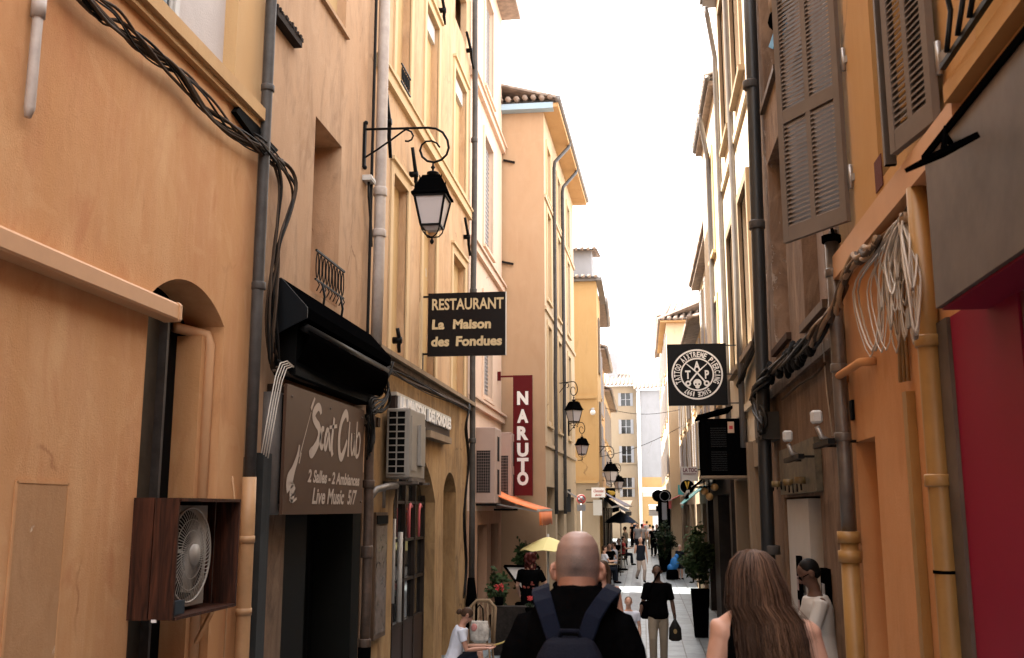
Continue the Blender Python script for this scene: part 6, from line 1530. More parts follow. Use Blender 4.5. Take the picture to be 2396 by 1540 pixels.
# backpack (a thing of its own, carried)
tb = thing('backpack', 'navy backpack with wide straps worn by bald man', 'backpack', (pc.x+.01, DM, g1))
m = MB(); m.rings([((0,y,z), rx, ry) for z, y, rx, ry in ((.90,-.25,.12,.06),(.94,-.255,.15,.095),(1.08,-.265,.155,.11),(1.20,-.26,.148,.105),(1.27,-.25,.130,.090),(1.315,-.235,.10,.065),(1.33,-.23,.07,.04))], 32, True, 3.0)
bp_ = remesh(m, 'pack_body', M['navy2'], tb, .007, 3)
m = MB(); m.rings([((0,y,z), rx, ry) for z, y, rx, ry in ((.94,-.35,.09,.02),(.98,-.36,.115,.035),(1.10,-.365,.115,.04),(1.15,-.355,.10,.025))], 24, True, 3.0); remesh(m, 'front_pocket', M['navy2'], tb, .007, 2)
def strap(m, pts, w, th, up=V((0,0,1))):
    n = len(pts); vs = []
    for i, (p, nrm) in enumerate(pts):
        p = V(p); nrm = V(nrm).normalized(); d = V(pts[min(i+1,n-1)][0])-V(pts[max(i-1,0)][0]); d.normalize(); s_ = d.cross(nrm).normalized(); ww = w[i] if isinstance(w, list) else w
        for a, c in ((-1,0),(1,0),(1,1),(-1,1)): vs.append(p+s_*a*ww/2+nrm*c*th)
    m.add(vs, [(4*i+k, 4*i+(k+1)%4, 4*i+4+(k+1)%4, 4*i+4+k) for i in range(n-1) for k in range(4)]+[(0,1,2,3),(4*n-1,4*n-2,4*n-3,4*n-4)])
for s in (-1, 1):
    m = MB()
    strap(m, [((s*.050,-.225,1.27),(0,-1,.2)),((s*.066,-.21,1.33),(0,-1,.45)),((s*.092,-.185,1.395),(0,-1,.6)),((s*.118,-.15,1.445),(s*.1,-.8,.9)),((s*.135,-.09,1.475),(s*.3,-.4,1)),((s*.142,-.01,1.482),(s*.4,.1,1)),((s*.145,.06,1.455),(s*.3,.7,.9)),((s*.15,.12,1.39),(s*.1,1,.2)),((s*.16,.155,1.28),(0,1,0)),((s*.18,.13,1.1),(s*.3,1,0))], [.066,.068,.070,.072,.072,.07,.066,.06,.05,.035], .014)
    o = local(m, 'strap', M['navy'], tb); mm = o.modifiers.new('b','BEVEL'); mm.width = .004
    m = MB(); 
    for e in (-.024, .024): m.tube([(s*(.062+.0)+e, -.222, 1.19),(s*.080+e,-.2,1.25),(s*.105+e,-.178,1.33)], .0015, 4)
m = MB(); m.tube([(-.045,-.22,1.315),(-.035,-.235,1.352),(.035,-.235,1.352),(.045,-.22,1.315)], .009, 8); local(m, 'carry_loop', M['navy2'], tb)
m = MB(); m.tube([(-.125,-.335,1.06),(-.12,-.335,1.18),(-.095,-.325,1.25),(0,-.315,1.285),(.095,-.325,1.25),(.12,-.335,1.18),(.125,-.335,1.06)], .005, 6); local(m, 'zip', M['navy'], tb)
m = MB(); vs, fs = text_geo('FATO', .01, .030); m.add([V((v.x*.9+.055, -.352-.000, 1.135+v.y)) for v in vs], fs); 
lp_ = MB(); vs, fs = text_geo('pvp', .01, .034); lp_.add([V((v.x+.052, -.372, 1.215+v.y)) for v in vs], fs); local(lp_, 'small_logo', M['offw'], tb)

tm.scale = tb.scale = (.94,)*3
def squeeze(root, z1, z2, fac, dx, skip=()):
    for o in kids(root):
        if o.name.split('.')[0] in skip or o.type != 'MESH': continue
        for v in o.data.vertices:
            f = min(1, max(0, (z1-v.co.z)/(z1-z2))); f = f*f*(3-2*f)
            v.co.x = v.co.x*(1-(1-fac)*f)+dx*f
            if root is tm and o.name.startswith(('body','shirt')) and z2-.3 < v.co.z < z1: v.co.z -= .035*min(1, max(0, (abs(v.co.x)-.10)/.08))*f
squeeze(tm, 1.52, 1.40, .86, -.018); squeeze(tb, 1.52, 1.40, .90, -.018)
# ---- foreground woman with long hair
DW = 4.05
pw = ony(1757, 1290, DW); H2 = 1.64; g2 = pw.z-H2
tw = thing('person', 'woman seen from behind with long brown hair in sleeveless black top', 'person', (pw.x, DW, g2)); tw.rotation_euler = (0,0,R(5))
B = MB(); ringset(B, [(1.64,0,0,.01,.01),(1.63,0,0,.042,.05),(1.60,0,0,.064,.080),(1.56,0,-.003,.071,.090),(1.52,0,-.004,.070,.086),(1.48,0,0,.062,.075),(1.44,0,.0,.052,.06),(1.41,0,-.005,.052,.055),(1.385,0,-.015,.075,.06)][::-1], 30)
B.sphere((0,.04,1.48), (.050,.055,.07), 14, 10); B.tube([(0,.085,1.525),(0,.112,1.50),(0,.09,1.488)], .010, 8)
for s in (-1,1): B.sphere((s*.072,.0,1.505), (.012,.018,.03), 10, 8)
ringset(B, [(.86,0,.01,.17,.12),(1.0,0,0,.135,.1),(1.12,0,0,.13,.095),(1.25,0,-.005,.155,.105),(1.33,0,-.01,.165,.095),(1.375,0,-.012,.13,.075),(1.40,0,-.012,.08,.06)], 30, 2.3)
for s in (-1,1):
    B.tube([(s*.165,-.01,1.345),(s*.195,-.02,1.24),(s*.215,-.03,1.08),(s*.19,.07,.98),(s*.15,.18,.95)], [.048,.043,.035,.033,.025], 14); B.sphere((s*.165,-.01,1.335), .054, 14, 10); B.tube([(s*.03,-.01,1.40),(s*.09,-.01,1.37),(s*.16,-.01,1.335)], [.045,.048,.050], 12)
    hand(B, V((s*.15,.18,.95)), V((-s*.2,1,0)), s, .9)
    B.tube([(s*.09,.0,.88),(s*.09,.01,.7),(s*.09,.02,.48),(s*.09,.0,.3),(s*.09,.0,.08)], [.10,.085,.058,.055,.036], 12); B.tube([(s*.09,-.03,.05),(s*.09,.06,.035),(s*.09,.16,.03)], [.034,.036,.024], 8)
remesh(B, 'body', M['skin2'], tw, .006, 4)
m = MB(); ringset(m, [(.84,0,.01,.185,.135),(1.0,0,0,.152,.118),(1.12,0,0,.147,.112),(1.25,0,-.006,.166,.118),(1.31,0,-.01,.168,.112),(1.355,0,-.012,.158,.098),(1.385,0,-.012,.130,.086),(1.415,0,-.012,.092,.074)], 36, 2.3)
remesh(m, 'top', M['tee'], tw, .007, 4)
m = MB()
for s in (-1, 1): m.tube([(s*.09,.0,.9),(s*.09,.01,.7),(s*.09,.02,.48),(s*.09,.0,.1)], [.11,.095,.07,.06], 14)
remesh(m, 'trousers', M['jean'], tw, .012, 3)
for s in (-1, 1): m = MB(); m.tube([(s*.09,-.04,.05),(s*.09,.06,.045),(s*.09,.18,.035)], [.04,.043,.03], 10); remesh(m, 'shoe', M['black'], tw, .01, 2)
# hair: under-volume and thousands of strands in several shades
rn = random.Random(12)
m = MB(); ringset(m, [(1.646,0,0,.012,.014),(1.636,0,-.004,.044,.054),(1.605,0,-.008,.066,.086),(1.56,0,-.018,.074,.094),(1.51,0,-.026,.077,.092),(1.45,0,-.045,.076,.08),(1.39,.005,-.07,.074,.056),(1.32,.02,-.090,.066,.040),(1.25,.04,-.100,.050,.028),(1.18,.05,-.105,.03,.02)][::-1], 30)
hb = remesh(m, 'hair', M['hairbr'], tw, .007, 3)
bm = bmesh.new(); bm.from_mesh(hb.data); bmesh.ops.delete(bm, geom=[f for f in bm.faces if f.calc_center_median().y > .05 and f.calc_center_median().z < 1.60], context='FACES'); bm.to_mesh(hb.data); bm.free()
HM = [P('hair_dark', (.028,.014,.009), .42, var=.2, vscale=30), P('hair_mid', (.085,.045,.028), .45, var=.2, vscale=30), P('hair_warm', (.19,.10,.058), .42), P('hair_fair', (.34,.20,.12), .4)]
m = MB()
for k in range(3800):
    a = rn.uniform(-.25, math.pi+.25); # around back: angle 0 = +x, pi = -x, going via -y
    ca, sa = math.cos(a), -math.sin(a)
    pts = []; spread = rn.gauss(0, .017); out = rn.uniform(.0, .014); L_ = rn.uniform(.62, 1.0) if rn.random() < .8 else rn.uniform(.35,.6)
    ph = rn.uniform(0,6.28); end = rn.uniform(-.12, .14)
    prof = [(1.648, .012, .016), (1.638,.045,.056),(1.608,.068,.088),(1.56,.077,.097),(1.51,.080,.096),(1.45,.081,.088),(1.39,.082,.078),(1.32,.080,.072),(1.25,.072,.068),(1.17,.060,.064),(1.09,.050,.060)]
    cyy = [0,-.004,-.008,-.018,-.026,-.042,-.062,-.078,-.088,-.095,-.10]
    for j, (z, rx, ry) in enumerate(prof):
        f = j/(len(prof)-1)
        if f > L_: break
        sw = spread*f*2+.010*math.sin(ph+f*5)*f
        x = ca*(rx+out*f)*(1.0)+sw+(.075 if j > 5 else .02 if j > 3 else 0)*f; y = cyy[j]+sa*(ry+out)*(1 if j < 5 else 1) if sa < 0 else cyy[j]+sa*ry
        if j > 5 and sa > -.2: y = cyy[j]+ -.02
        pts.append(V((x, y-out*.8, z-.015*f*rn.random())))
    sh_ = rn.random()+.35*(1-abs(ca)) * (1 if len(pts) > 6 else 0)
    m.cur = 0 if sh_ < .42 else 1 if sh_ < .85 else 2 if sh_ < 1.16 else 3
    n_ = len(pts); r0 = rn.uniform(.0008,.0016)
    m.tube(pts, [r0*(1-.55*(i/(n_-1))) for i in range(n_)], 3, cap=False)
o = m.build('hair_strands', HM, None, fix=False); o.parent = hb
# hair clump near shoulder front left
squeeze(tw, 1.44, 1.34, .97, .040, skip=('hair','hair_strands'))
# ---- other people
def at(px, y, py=1200): p = ony(px, py, y); return (p.x, y, gz(y))
PI = math.pi
p, _, _ = person('woman with dark red curly hair in black dress under pale yellow parasol', at(1240, 19.8), R(-10), 1.78, M['skin2'], M['tee'], None, M['hairr'], 'curly', dress=True, sleeves=.7, vox=.014,
       arms={1: ((.12,.05,-.25),(.10,.28,-.38)), -1: ((-.08,.02,-.27),(-.10,.2,-.42))})
m = MB(); vs, fs = text_geo('STAFF', .01, .1)
m = MB()
for k in range(9): m.sphere((random.uniform(-.1,.1), -.125, 1.18+random.uniform(-.06,.08)), (.03,.006,.02), 6, 4)
local(m, 'back_print', P('rust_print', (.16,.03,.02), .8), p)
p, _, _ = person('bare shouldered woman in sunglasses facing the camera behind bald man', at(1408, 12.0), PI-.15, 1.64, M['skin'], M['tee'], M['jean'], M['hairbr'], 'long', sleeves=0, tank=True, vox=.010, slim=.93, glasses=True, shorts=True)
p, _, _ = person('small boy with fair hair in white shirt beside the walking man', at(1466, 15.8), PI+.1, 1.22, M['skin2'], M['teeg'], M['jean'], P('fair_hair', (.15,.085,.045), .7), 'short', vox=.010, shorts=True, sleeves=.55)
# walking man facing camera
pm = at(1534, 17.6)
p, J, _ = person('man walking towards camera in black polo and beige trousers', pm, PI-.05, 1.69, M['skind'], M['tee'], M['beige'], M['hairk'], 'short', vox=.0095, sleeves=.85, shoes=M['offw'], headtilt=.15,
    legs={-1: ((.0,.05,.49),(.01,.0,.085)), 1: ((0,.16,.50),(0,.14,.10))}, arms={-1: ((-.06,-.03,-.27),(-.10,.02,-.52)), 1: ((.07,.0,-.27),(.13,.10,-.50))})
m = MB(); m.rings([((0,0,z), rx, ry) for z, rx, ry in ((-.36,.06,.02),(-.33,.11,.035),(-.15,.10,.035),(-.06,.05,.02),(0,.015,.01))], 18, True, 2.6)
q = ony(1579, 1448, 17.5); tbg = thing('carrier_bag', 'black carrier bag hanging from hand of walking man', 'bag', (q.x, 17.5, q.z)); local(m, 'sack', P('black_plastic', (.012,.011,.010), .35, bump=.6, bscale=20), tbg)
m = MB(); m.tube([(-.015,0,-.01),(-.02,0,.05),(0,0,.09),(.02,0,.05),(.015,0,-.01)], .007, 6); local(m, 'handles', M['black'], tbg)
m = MB(); disc_pts = [(.03*math.cos(a), -.040, -.2+.04*math.sin(a)) for a in [2*PI*j/14 for j in range(14)]]; m.add(disc_pts, [tuple(range(14))]); local(m, 'mark', P('dull_gold', (.25,.16,.05), .5), tbg)
q = ony(1512, 1425, 17.62); tsb = thing('shoulder_bag', 'black shoulder bag worn at hip by the walking man', 'bag', (q.x, 17.62, q.z))
m = MB(); m.rings([((0,0,z), rx, ry) for z, rx, ry in ((-.16,.07,.05),(-.12,.115,.07),(.08,.11,.07),(.13,.08,.05))], 18, True, 3); local(m, 'bag_body', M['black'], tsb)
m = MB(); m.tube([(.02,0,.12),(.08,-.14,.35),(.19,-.17,.55),(.27,-.05,.66)], .016, 6); local(m, 'strap', M['black'], tsb)
# white haired woman
p, _, _ = person('white haired woman striding in dark vest and pale trousers holding up phone', at(1497, 37.5), PI+.25, 1.60, M['skin2'], P('dark_navy_vest', (.012,.014,.022), .9), P('pale_trousers', (.40,.33,.29), .9), M['hairw'], 'short', vox=.016, sleeves=0, vest=True,
    legs={-1: ((0,.22,.47),(.0,.12,.10)), 1: ((0,.02,.46),(.03,-.22,.20))}, arms={1: ((.08,.10,-.24),(.10,.26,.0)), -1: ((-.05,0,-.26),(-.07,.02,-.50))})
p, _, _ = person('child in dark clothes standing by bright blue bag', at(1588, 39.5), PI+.4, 1.28, M['skin2'], M['jean'], M['jean'], M['hairw'], 'short', vox=.016, shorts=True)
q = at(1574, 39.3); tbl = thing('blue_bag', 'bright blue sack beside child in dark clothes', 'bag', (q[0], q[1], .42))
m = MB(); m.sphere((.02,0,.18), (.17,.15,.24), 14, 10); m.sphere((-.12,0,.02), (.15,.14,.14), 12, 8); m.sphere((.10,0,.42), (.09,.09,.12), 10, 8); o = remesh(m, 'sack', M['blue'], tbl, .02, 3); 
m = MB(); m.rings([((-.08,0,z), rx, ry) for z, rx, ry in ((-.42,.20,.15),(-.38,.24,.17),(-.12,.23,.17),(-.05,.18,.13))], 16, True, 3.2); local(m, 'dark_case', M['black'], tbl)
# far pedestrians
for k, (px, y, H, tp, bt, lab, rz) in enumerate(((1491, 62, 1.75, M['endg'], M['jean'], 'distant walker in grey shirt down the street', PI), (1501, 63, 1.72, M['shutg'], M['jean'], 'distant walker in blue grey shirt down the street', 0),
        (1527, 58, 1.70, M['tee'], M['tee'], 'distant person all in black near white doorway', .3), (1536, 60, 1.72, M['teeg'], M['jean'], 'distant person in white top near white doorway', 2.6),
        (1478, 72, 1.7, M['tee'], M['tee'], 'faraway figure in black by golden shop wall', 1))):
    person(lab, at(px, y), rz, H, M['skin2'], tp, bt, M['hairk'], 'short', vox=.025, group=None)
for k, (px, y, H, tp, bt, lab, rz) in enumerate(((1484, 80, 1.7, M['navycl'], M['jean'], 'faraway walker in navy beside golden shop wall', 2), (1513, 74, 1.75, M['shutg'], M['beige'], 'faraway walker in grey shirt and beige trousers', 0),
        (1505, 84, 1.65, M['redcl'], M['jean'], 'faraway walker in red at the street end', 3), (1520, 68, 1.6, M['teeg'], M['beige'], 'faraway walker in white near dark awning', 0.5),
        (1462, 54, 1.7, M['beige'], M['jean'], 'standing passer by in beige near navy awning', 1.2), (1542, 52, 1.75, M['tee'], M['jean'], 'man in black leaning near the oval sign post', -1.2))):
    person(lab, at(px, y), rz, H, M['skin2'], tp, bt, M['hairk'], 'short', vox=.028)
# cafe sitters
def chair_at(lab, x, y, rz, mat, grp):
    t = thing('cafe_chair', lab, 'chair', (x, y, gz(y)), grp); t.rotation_euler = (0,0,rz)
    m = MB(); m.rings([((0,0,z), .2, .2) for z in (.44,.47)], 16); local(m, 'seat', mat, t)
    m = MB(); m.tube([(-.18,-.18,.46),(-.17,-.22,.85),(0,-.26,.92),(.17,-.22,.85),(.18,-.18,.46)], .014, 6)
    for z in (.6,.72): m.tube([(-.17,-.2,z),(0,-.23,z),(.17,-.2,z)], .02, 6)
    local(m, 'backrest', mat, t)
    for sx in (-1,1):
        for sy in (-1,1): m = MB(); m.tube([(sx*.15,sy*.15,.45),(sx*.19,sy*.19,0)], .013, 6); local(m, 'leg', M['iron'], t)
    return t
def table_at(lab, x, y, mat, grp):
    t = thing('cafe_table', lab, 'table', (x, y, gz(y)), grp)
    m = MB(); m.rings([((0,0,z), .33, .33) for z in (.72,.745)], 24); local(m, 'tabletop', mat, t)
    m = MB(); m.tube([(0,0,.72),(0,0,.03)], .03, 8); local(m, 'post', M['iron'], t)
    m = MB(); m.rings([((0,0,z), r, r) for z, r in ((0,.24),(.03,.22))], 20); local(m, 'base', M['iron'], t)
sitleg = {s: ((s*.02,.40,.50),(s*.02,.42,.08)) for s in (-1,1)}
def sitter(lab, px, y, rz, H, tp, hm, hs='short', vox=.018):
    return person(lab, at(px, y), rz, H, M['skin2'], tp, M['jean'], hm, hs, vox=vox, sit=.52, legs=sitleg, arms={s: ((s*.05,.12,-.22),(s*-.02,.34,-.20)) for s in (-1,1)})
for k, (px, y, rz, tp, hm, lab) in enumerate(((1412, 37, -1.2, M['teeg'], M['hairbr'], 'seated cafe guest in white shirt at straw topped table'), (1436, 41, 1.3, M['teeg'], M['hairbr'], 'seated cafe guest in white shirt under navy parasol'),
        (1424, 39.5, -2.8, M['tee'], M['hairk'], 'seated cafe guest in black between two in white'), (1447, 46, 2.2, M['tee'], M['hairr'], 'seated cafe guest in black farther along the terrace'), (1456, 49, -1.5, M['redcl'], M['hairk'], 'seated cafe guest in red at end of terrace'))):
    sitter(lab, px, y, rz, 1.7, tp, hm); a = at(px, y); chair_at(lab.replace('seated cafe guest', 'cafe chair under guest'), a[0], a[1], rz, M['straw'], 'chairs of the cafe terrace')
a = at(1420, 36); table_at('straw topped round cafe table at the start of terrace', a[0], a[1], M['straw'], 'tables of the cafe terrace')
a = at(1445, 43.5); table_at('dark round cafe table under navy parasol', a[0], a[1], M['black'], 'tables of the cafe terrace')
# seated girl near the wall
gx = onx(1062, 1500, -2.95)
lg = {s: ((s*.03,.34,.60),(s*.02,.40,.20)) for s in (-1,1)}
gy = 12.2; q = ony(1062, 1540, gy); gseat = q.z-.05
p, J, T_ = person('girl with tied brown hair in white t-shirt sitting by the wall and holding a snack', (q.x-.02, gy, gseat-.40), R(-80), 1.34, M['skin'], M['teeg'], M['jean'], M['hairbr'], 'bun', vox=.0075, sit=.42, shorts=True, lean=.28, headtilt=.35, sleeves=.55, headyaw=.15, slim=.95,
    legs={s: ((s*.02,.33,.50),(s*.02,.40,.10)) for s in (-1,1)}, arms={s: ((s*.03,.06,-.21),(s*-.03,.30,-.20)) for s in (-1,1)})
stl = thing('stone_step', 'low stone step under girl in white t-shirt', 'step', (q.x, gy, gz(gy)))
m = MB(); m.box((-.9,-.35,-.2),(.25,.35,gseat-.02-gz(gy))); o = local(m, 'block', M['stone'], stl); o.modifiers.new('b','BEVEL').width = .02
wr = J[('arm', 1)][2]; rm = Matrix.Translation(p.location) @ p.rotation_euler.to_matrix().to_4x4(); hw = rm @ (wr+V((-.04,.09,.03)))
m = MB(); m.tube([hw, hw+V((.10,.0,.03)), hw+V((.18,.02,.06))], [.012,.010,.014], 6); tag(m.build('snack_stick', P('pale_yellow_snack', (.55,.42,.14), .6)), 'pale yellow stick of snack held by seated girl', 'snack')
# seated man in doorway
q = ony(1922, 1530, 8.5); ms = q.z-.04
p, J, T_ = person('man in white shirt and sunglasses sitting in doorway looking at phone', (q.x+.04, 8.6, ms-.46-.02), R(95), 1.66, M['skind'], M['offw'], M['green'], M['hairk'], 'curly' if 0 else 'short', vox=.009, sit=.46, shorts=True, lean=.10, headtilt=.45, sleeves=.9, glasses=True, slim=.95,
    legs={s: ((s*.03,.40,.46),(s*.02,.42,.02)) for s in (-1,1)}, arms={s: ((s*.03,.10,-.26),(s*-.06,.30,-.06)) for s in (-1,1)})
rm = Matrix.Translation(p.location) @ p.rotation_euler.to_matrix().to_4x4(); hw = rm @ (J[('arm', -1)][2]+V((.04,.10,.05)))
m = MB(); m.box((-.005,-.035,-.07),(.005,.035,.07)); tph = thing('phone', 'black phone held up by man in doorway', 'phone', tuple(hw)); tph.rotation_euler = (.5, -.9, .3); local(m, 'handset', M['black'], tph)
m = MB(); m.box((.0052,-.031,-.062),(.006,.031,.062)); local(m, 'screen', M['glassd'], tph)
stq = thing('stool', 'round stool under man in doorway', 'stool', (q.x+.04, 8.6, gz(8.6)))
m = MB(); m.rings([((0,0,z), .18, .18) for z in (ms-.12-gz(8.6), ms-.09-gz(8.6))], 18); local(m, 'seat', M['wframe'], stq)
for k in range(4): a_ = PI/4+k*PI/2; m = MB(); m.tube([(.13*math.cos(a_),.13*math.sin(a_),ms-.12-gz(8.6)),(.2*math.cos(a_),.2*math.sin(a_),0)], .015, 6); local(m, 'leg', M['wframe'], stq)

# ================= STREET THINGS =================
rn = random.Random(9)
def foliage(m, c, r, n, ls, seed, gap=.35):
    rr = random.Random(seed)
    cl = [V((rr.gauss(0,1), rr.gauss(0,1), rr.gauss(0,1))).normalized()*rr.uniform(.25,1) for _ in range(14)]
    for k in range(n):
        b = rr.choice(cl); p = V(c)+V((b.x*r[0], b.y*r[1], b.z*r[2]))+V((rr.gauss(0,.18)*r[0], rr.gauss(0,.18)*r[1], rr.gauss(0,.16)*r[2]))
        d = V((rr.gauss(0,1), rr.gauss(0,1), rr.gauss(-.2,.7))).normalized(); s_ = d.orthogonal().normalized(); L_ = ls*rr.uniform(.6,1.3); w = L_*.28
        m.add([p, p+d*L_*.5+s_*w, p+d*L_, p+d*L_*.5-s_*w], [(0,1,2,3)])
def potted(lab, x, y, ph, pr, th, cr, seed, potmat, leaf=.10, n=1300, mats=('leafA','leafB')):
    z0 = gz(y); t = thing('potted_tree', lab, 'potted plant', (x, y, z0))
    m = MB(); 
    vs = []
    for r, z in ((pr*.72, 0), (pr, ph), (pr*.86, ph), (pr*.84, ph-.05)): vs += [(-r,-r,z),(r,-r,z),(r,r,z),(-r,r,z)]
    m.add(vs, [(4*i+k, 4*i+(k+1)%4, 4*i+4+(k+1)%4, 4*i+4+k) for i in range(3) for k in range(4)]+[(3,2,1,0),(12,13,14,15)]); local(m, 'pot', potmat, t)
    m = MB(); rr = random.Random(seed)
    for k in range(4):
        a = rr.uniform(0,6.28); q = [(0,0,ph-.05),(.03*math.cos(a),.03*math.sin(a),ph+(th-ph)*.3),(.10*math.cos(a),.10*math.sin(a),ph+(th-ph)*.6),(cr*.5*math.cos(a),cr*.5*math.sin(a),th-.1)]
        m.tube(q, [.018,.015,.012,.006], 6)
    local(m, 'trunk', M['trunk'], t)
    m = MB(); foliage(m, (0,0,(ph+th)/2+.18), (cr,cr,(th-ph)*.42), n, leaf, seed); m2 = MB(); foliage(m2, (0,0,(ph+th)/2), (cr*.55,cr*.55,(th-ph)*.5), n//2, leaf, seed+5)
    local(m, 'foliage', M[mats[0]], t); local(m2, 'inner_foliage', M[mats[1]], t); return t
q = at(1632, 22)
potted('tall leafy shrub in tapered black square pot at street edge', q[0], 22, .98, .19, 2.15, .38, 3, M['black'], .10, 1500)
q = at(1553, 44); potted('dark bushy shrub in black pot beneath oval hanging sign', q[0], 44, .5, .25, 1.9, .42, 5, M['black'], .14, 900, ('leafB','leafB'))
q = at(1204, 20.8); potted('leafy shrub in dark pot by orange wall beside menu stand', q[0], 22.6, .6, .2, 2.05, .26, 6, M['black'], .14, 380)
q = at(1166, 21.5); potted('low sparse plant in dark pot next to menu stand', q[0], 21.5, .45, .17, 1.3, .2, 7, M['black'], .13, 260)
# yellow parasol
def parasol(lab, px, y, ztop, zrim, r, mat, n=8, rot=0, polem=None):
    q = at(px, y); t = thing('parasol', lab, 'parasol', q)
    m = MB(); vs = [(0,0,ztop-q[2])]; nr = 5
    for j in range(1, nr+1):
        f = j/nr
        for k in range(n*2):
            a = PI*k/n+rot; rr = r*f*(1 if k % 2 == 0 else .955); vs.append((rr*math.cos(a), rr*math.sin(a), ztop-q[2]-(ztop-zrim)*(f**1.25)+(0 if k % 2 == 0 else .03*f)))
    N = n*2; fs = [(0, 1+k, 1+(k+1)%N) for k in range(N)]+[(1+(j-1)*N+k, 1+j*N+k, 1+j*N+(k+1)%N, 1+(j-1)*N+(k+1)%N) for j in range(1, nr) for k in range(N)]
    m.add(vs, fs); o = local(m, 'canopy', mat, t); o.modifiers.new('s','SOLIDIFY').thickness = .012
    m = MB(); m.tube([(0,0,0.02),(0,0,ztop-q[2]+.06)], .024, 8); local(m, 'pole', polem or M['offw'], t)
    m = MB(); m.rings([((0,0,z), rr, rr) for z, rr in ((0,.28),(.06,.26),(.08,.06))], 16); local(m, 'base', M['black'], t)
    for k in range(n): a = 2*PI*k/n+rot; m = MB(); m.tube([(0,0,ztop-q[2]-.25),(r*.5*math.cos(a),r*.5*math.sin(a),ztop-q[2]-(ztop-zrim)*.42-.02),(r*.97*math.cos(a),r*.97*math.sin(a),zrim-q[2]-.01)], .008, 4); local(m, 'rib', M['rail'], t)
yP = 22.0
parasol('pale yellow parasol over terrace beside peach corner building', 1282, yP, ony(1290,1256,yP).z, ony(1290,1288,yP).z, .62, M['yelcl'], rot=.3)
parasol('navy parasol over cafe terrace farther down the street', 1452, 45, ony(1452,1196,45).z, ony(1452,1224,45).z, .75, M['navycl'])
# menu stand (triangular looking lectern)
ym = 20.4; a = ony(1178, 1325, ym); 
t = thing('menu_stand', 'white menu board in black frame tilted on stand by red haired woman', 'menu stand', (a.x+.2, ym, gz(ym)))
mp = Pl(a.x, ym, ony(1268,1325,ym).x, ym-.15, (0,-1)); 
zt2 = a.z; zb3 = ony(1225, 1388, ym).z
pts = [ony(1180,1324,ym), ony(1262,1326,ym), ony(1262,1340,ym), ony(1226,1388,ym)]
m = MB(); m.add([tuple(p_) for p_ in pts]+[tuple(p_+V((.02,.03,0))) for p_ in pts], [(0,1,2,3),(7,6,5,4),(0,4,5,1),(1,5,6,2),(2,6,7,3),(3,7,4,0)]); m.build('board', M['white'], t)
m = MB(); 
for i in range(4): m.bar(pts[i]-V((0,.02,0)), pts[(i+1)%4]-V((0,.02,0)), .045, .045)
m.build('frame', M['black'], t)
m = MB(); m.bar(pts[3]+V((0,.02,0)), (pts[3].x, ym+.02, gz(ym)), .04, .04); m.bar((pts[3].x-.2, ym+.02, gz(ym)+.02), (pts[3].x+.2, ym+.02, gz(ym)+.02), .04, .04); m.build('stand', M['black'], t)
# red flower pots and dark counter
yq = 18.8
t = thing('terrace_counter', 'dark low terrace screen carrying red flowers by orange wall', 'screen', tuple(at(1200, yq)))
a = ony(1155, 1400, yq); b = ony(1275, 1400, yq)
m = MB(); m.box((a.x, yq, gz(yq)), (b.x, yq+.3, ony(1200,1420,yq).z)); m.build('box', P('dark_screen', (.02,.016,.014), .6, var=.5, vscale=12), t)
for k, (px, py) in enumerate(((1168, 1375), (1240, 1400), (1262, 1402))):
    q = ony(px, py, yq-.05 if k else yq+.3); t = thing('flower_pot', ('cluster of deep red flowers by orange wall', 'red flower head on dark terrace screen, nearer the menu stand', 'red flower head on dark terrace screen, nearer the bald man')[k], 'flowers', tuple(q))
    m = MB(); foliage(m, (0,0,0), (.10 if k == 0 else .055, .06, .06 if k == 0 else .035), 90, .04, 30+k); local(m, 'petals', M['redcl'], t)
    m = MB(); foliage(m, (0,0,-.10), (.07,.07,.05), 60, .05, 40+k); local(m, 'leaves', M['leafB'], t)
    m = MB(); m.rings([((0,0,z), r, r) for z, r in ((-.35,.06),(-.18,.09))], 12); local(m, 'pot', M['black'], t)
# straw chair + bag next to the girl
yc_ = 16.2; q = ony(1125, 1470, yc_); a = ony(1100, 1408, yc_); b = ony(1142, 1500, yc_)
t = thing('wicker_chair', 'weathered wicker chair behind girl in white t-shirt', 'chair', (q.x, yc_, gz(yc_)))
hz_ = a.z-gz(yc_)
m = MB(); m.rings([((0,0,z), .22, .22) for z in (.42,.47)], 16); local(m, 'seat', M['straw'], t)
m = MB(); m.tube([(-.18,.15,.45),(-.2,.2,hz_-.1),(-.1,.22,hz_),(.1,.22,hz_),(.2,.2,hz_-.1),(.18,.15,.45)], .03, 8)
for k in range(5): m.tube([(-.15+.075*k,.17,.45),(-.15+.075*k,.22,hz_-.03)], .02, 5)
local(m, 'backrest', M['straw'], t)
for sx in (-1,1):
    for sy in (-1,1): m = MB(); m.tube([(sx*.16,sy*.16,.44),(sx*.19,sy*.19,0)], .018, 6); local(m, 'leg', M['straw'], t)
q2 = ony(1122, 1472, 15.6); t = thing('tote_bag', 'crumpled cream tote bag with pink and green print beside wicker chair', 'bag', tuple(q2))
m = MB(); m.rings([((0,0,z), rx, ry) for z, rx, ry in ((-.20,.08,.06),(-.16,.14,.09),(.0,.15,.09),(.12,.13,.05))], 20, True, 2.6)
o = remesh(m, 'bag_body', P('printed_cream_cotton', (.42,.38,.34), .9, var=.45, vscale=14, bump=.6, bscale=20), t, .008, 2)
m = MB(); m.sphere((-.07,-.08,.03), (.05,.02,.06), 8, 6); local(m, 'pink_print', M['pinkg2'], t)
m = MB(); m.tube([(-.06,0,.12),(-.05,0,.3),(0,0,.36),(.05,0,.3),(.06,0,.12)], .012, 6); local(m, 'handle', M['black'], t)
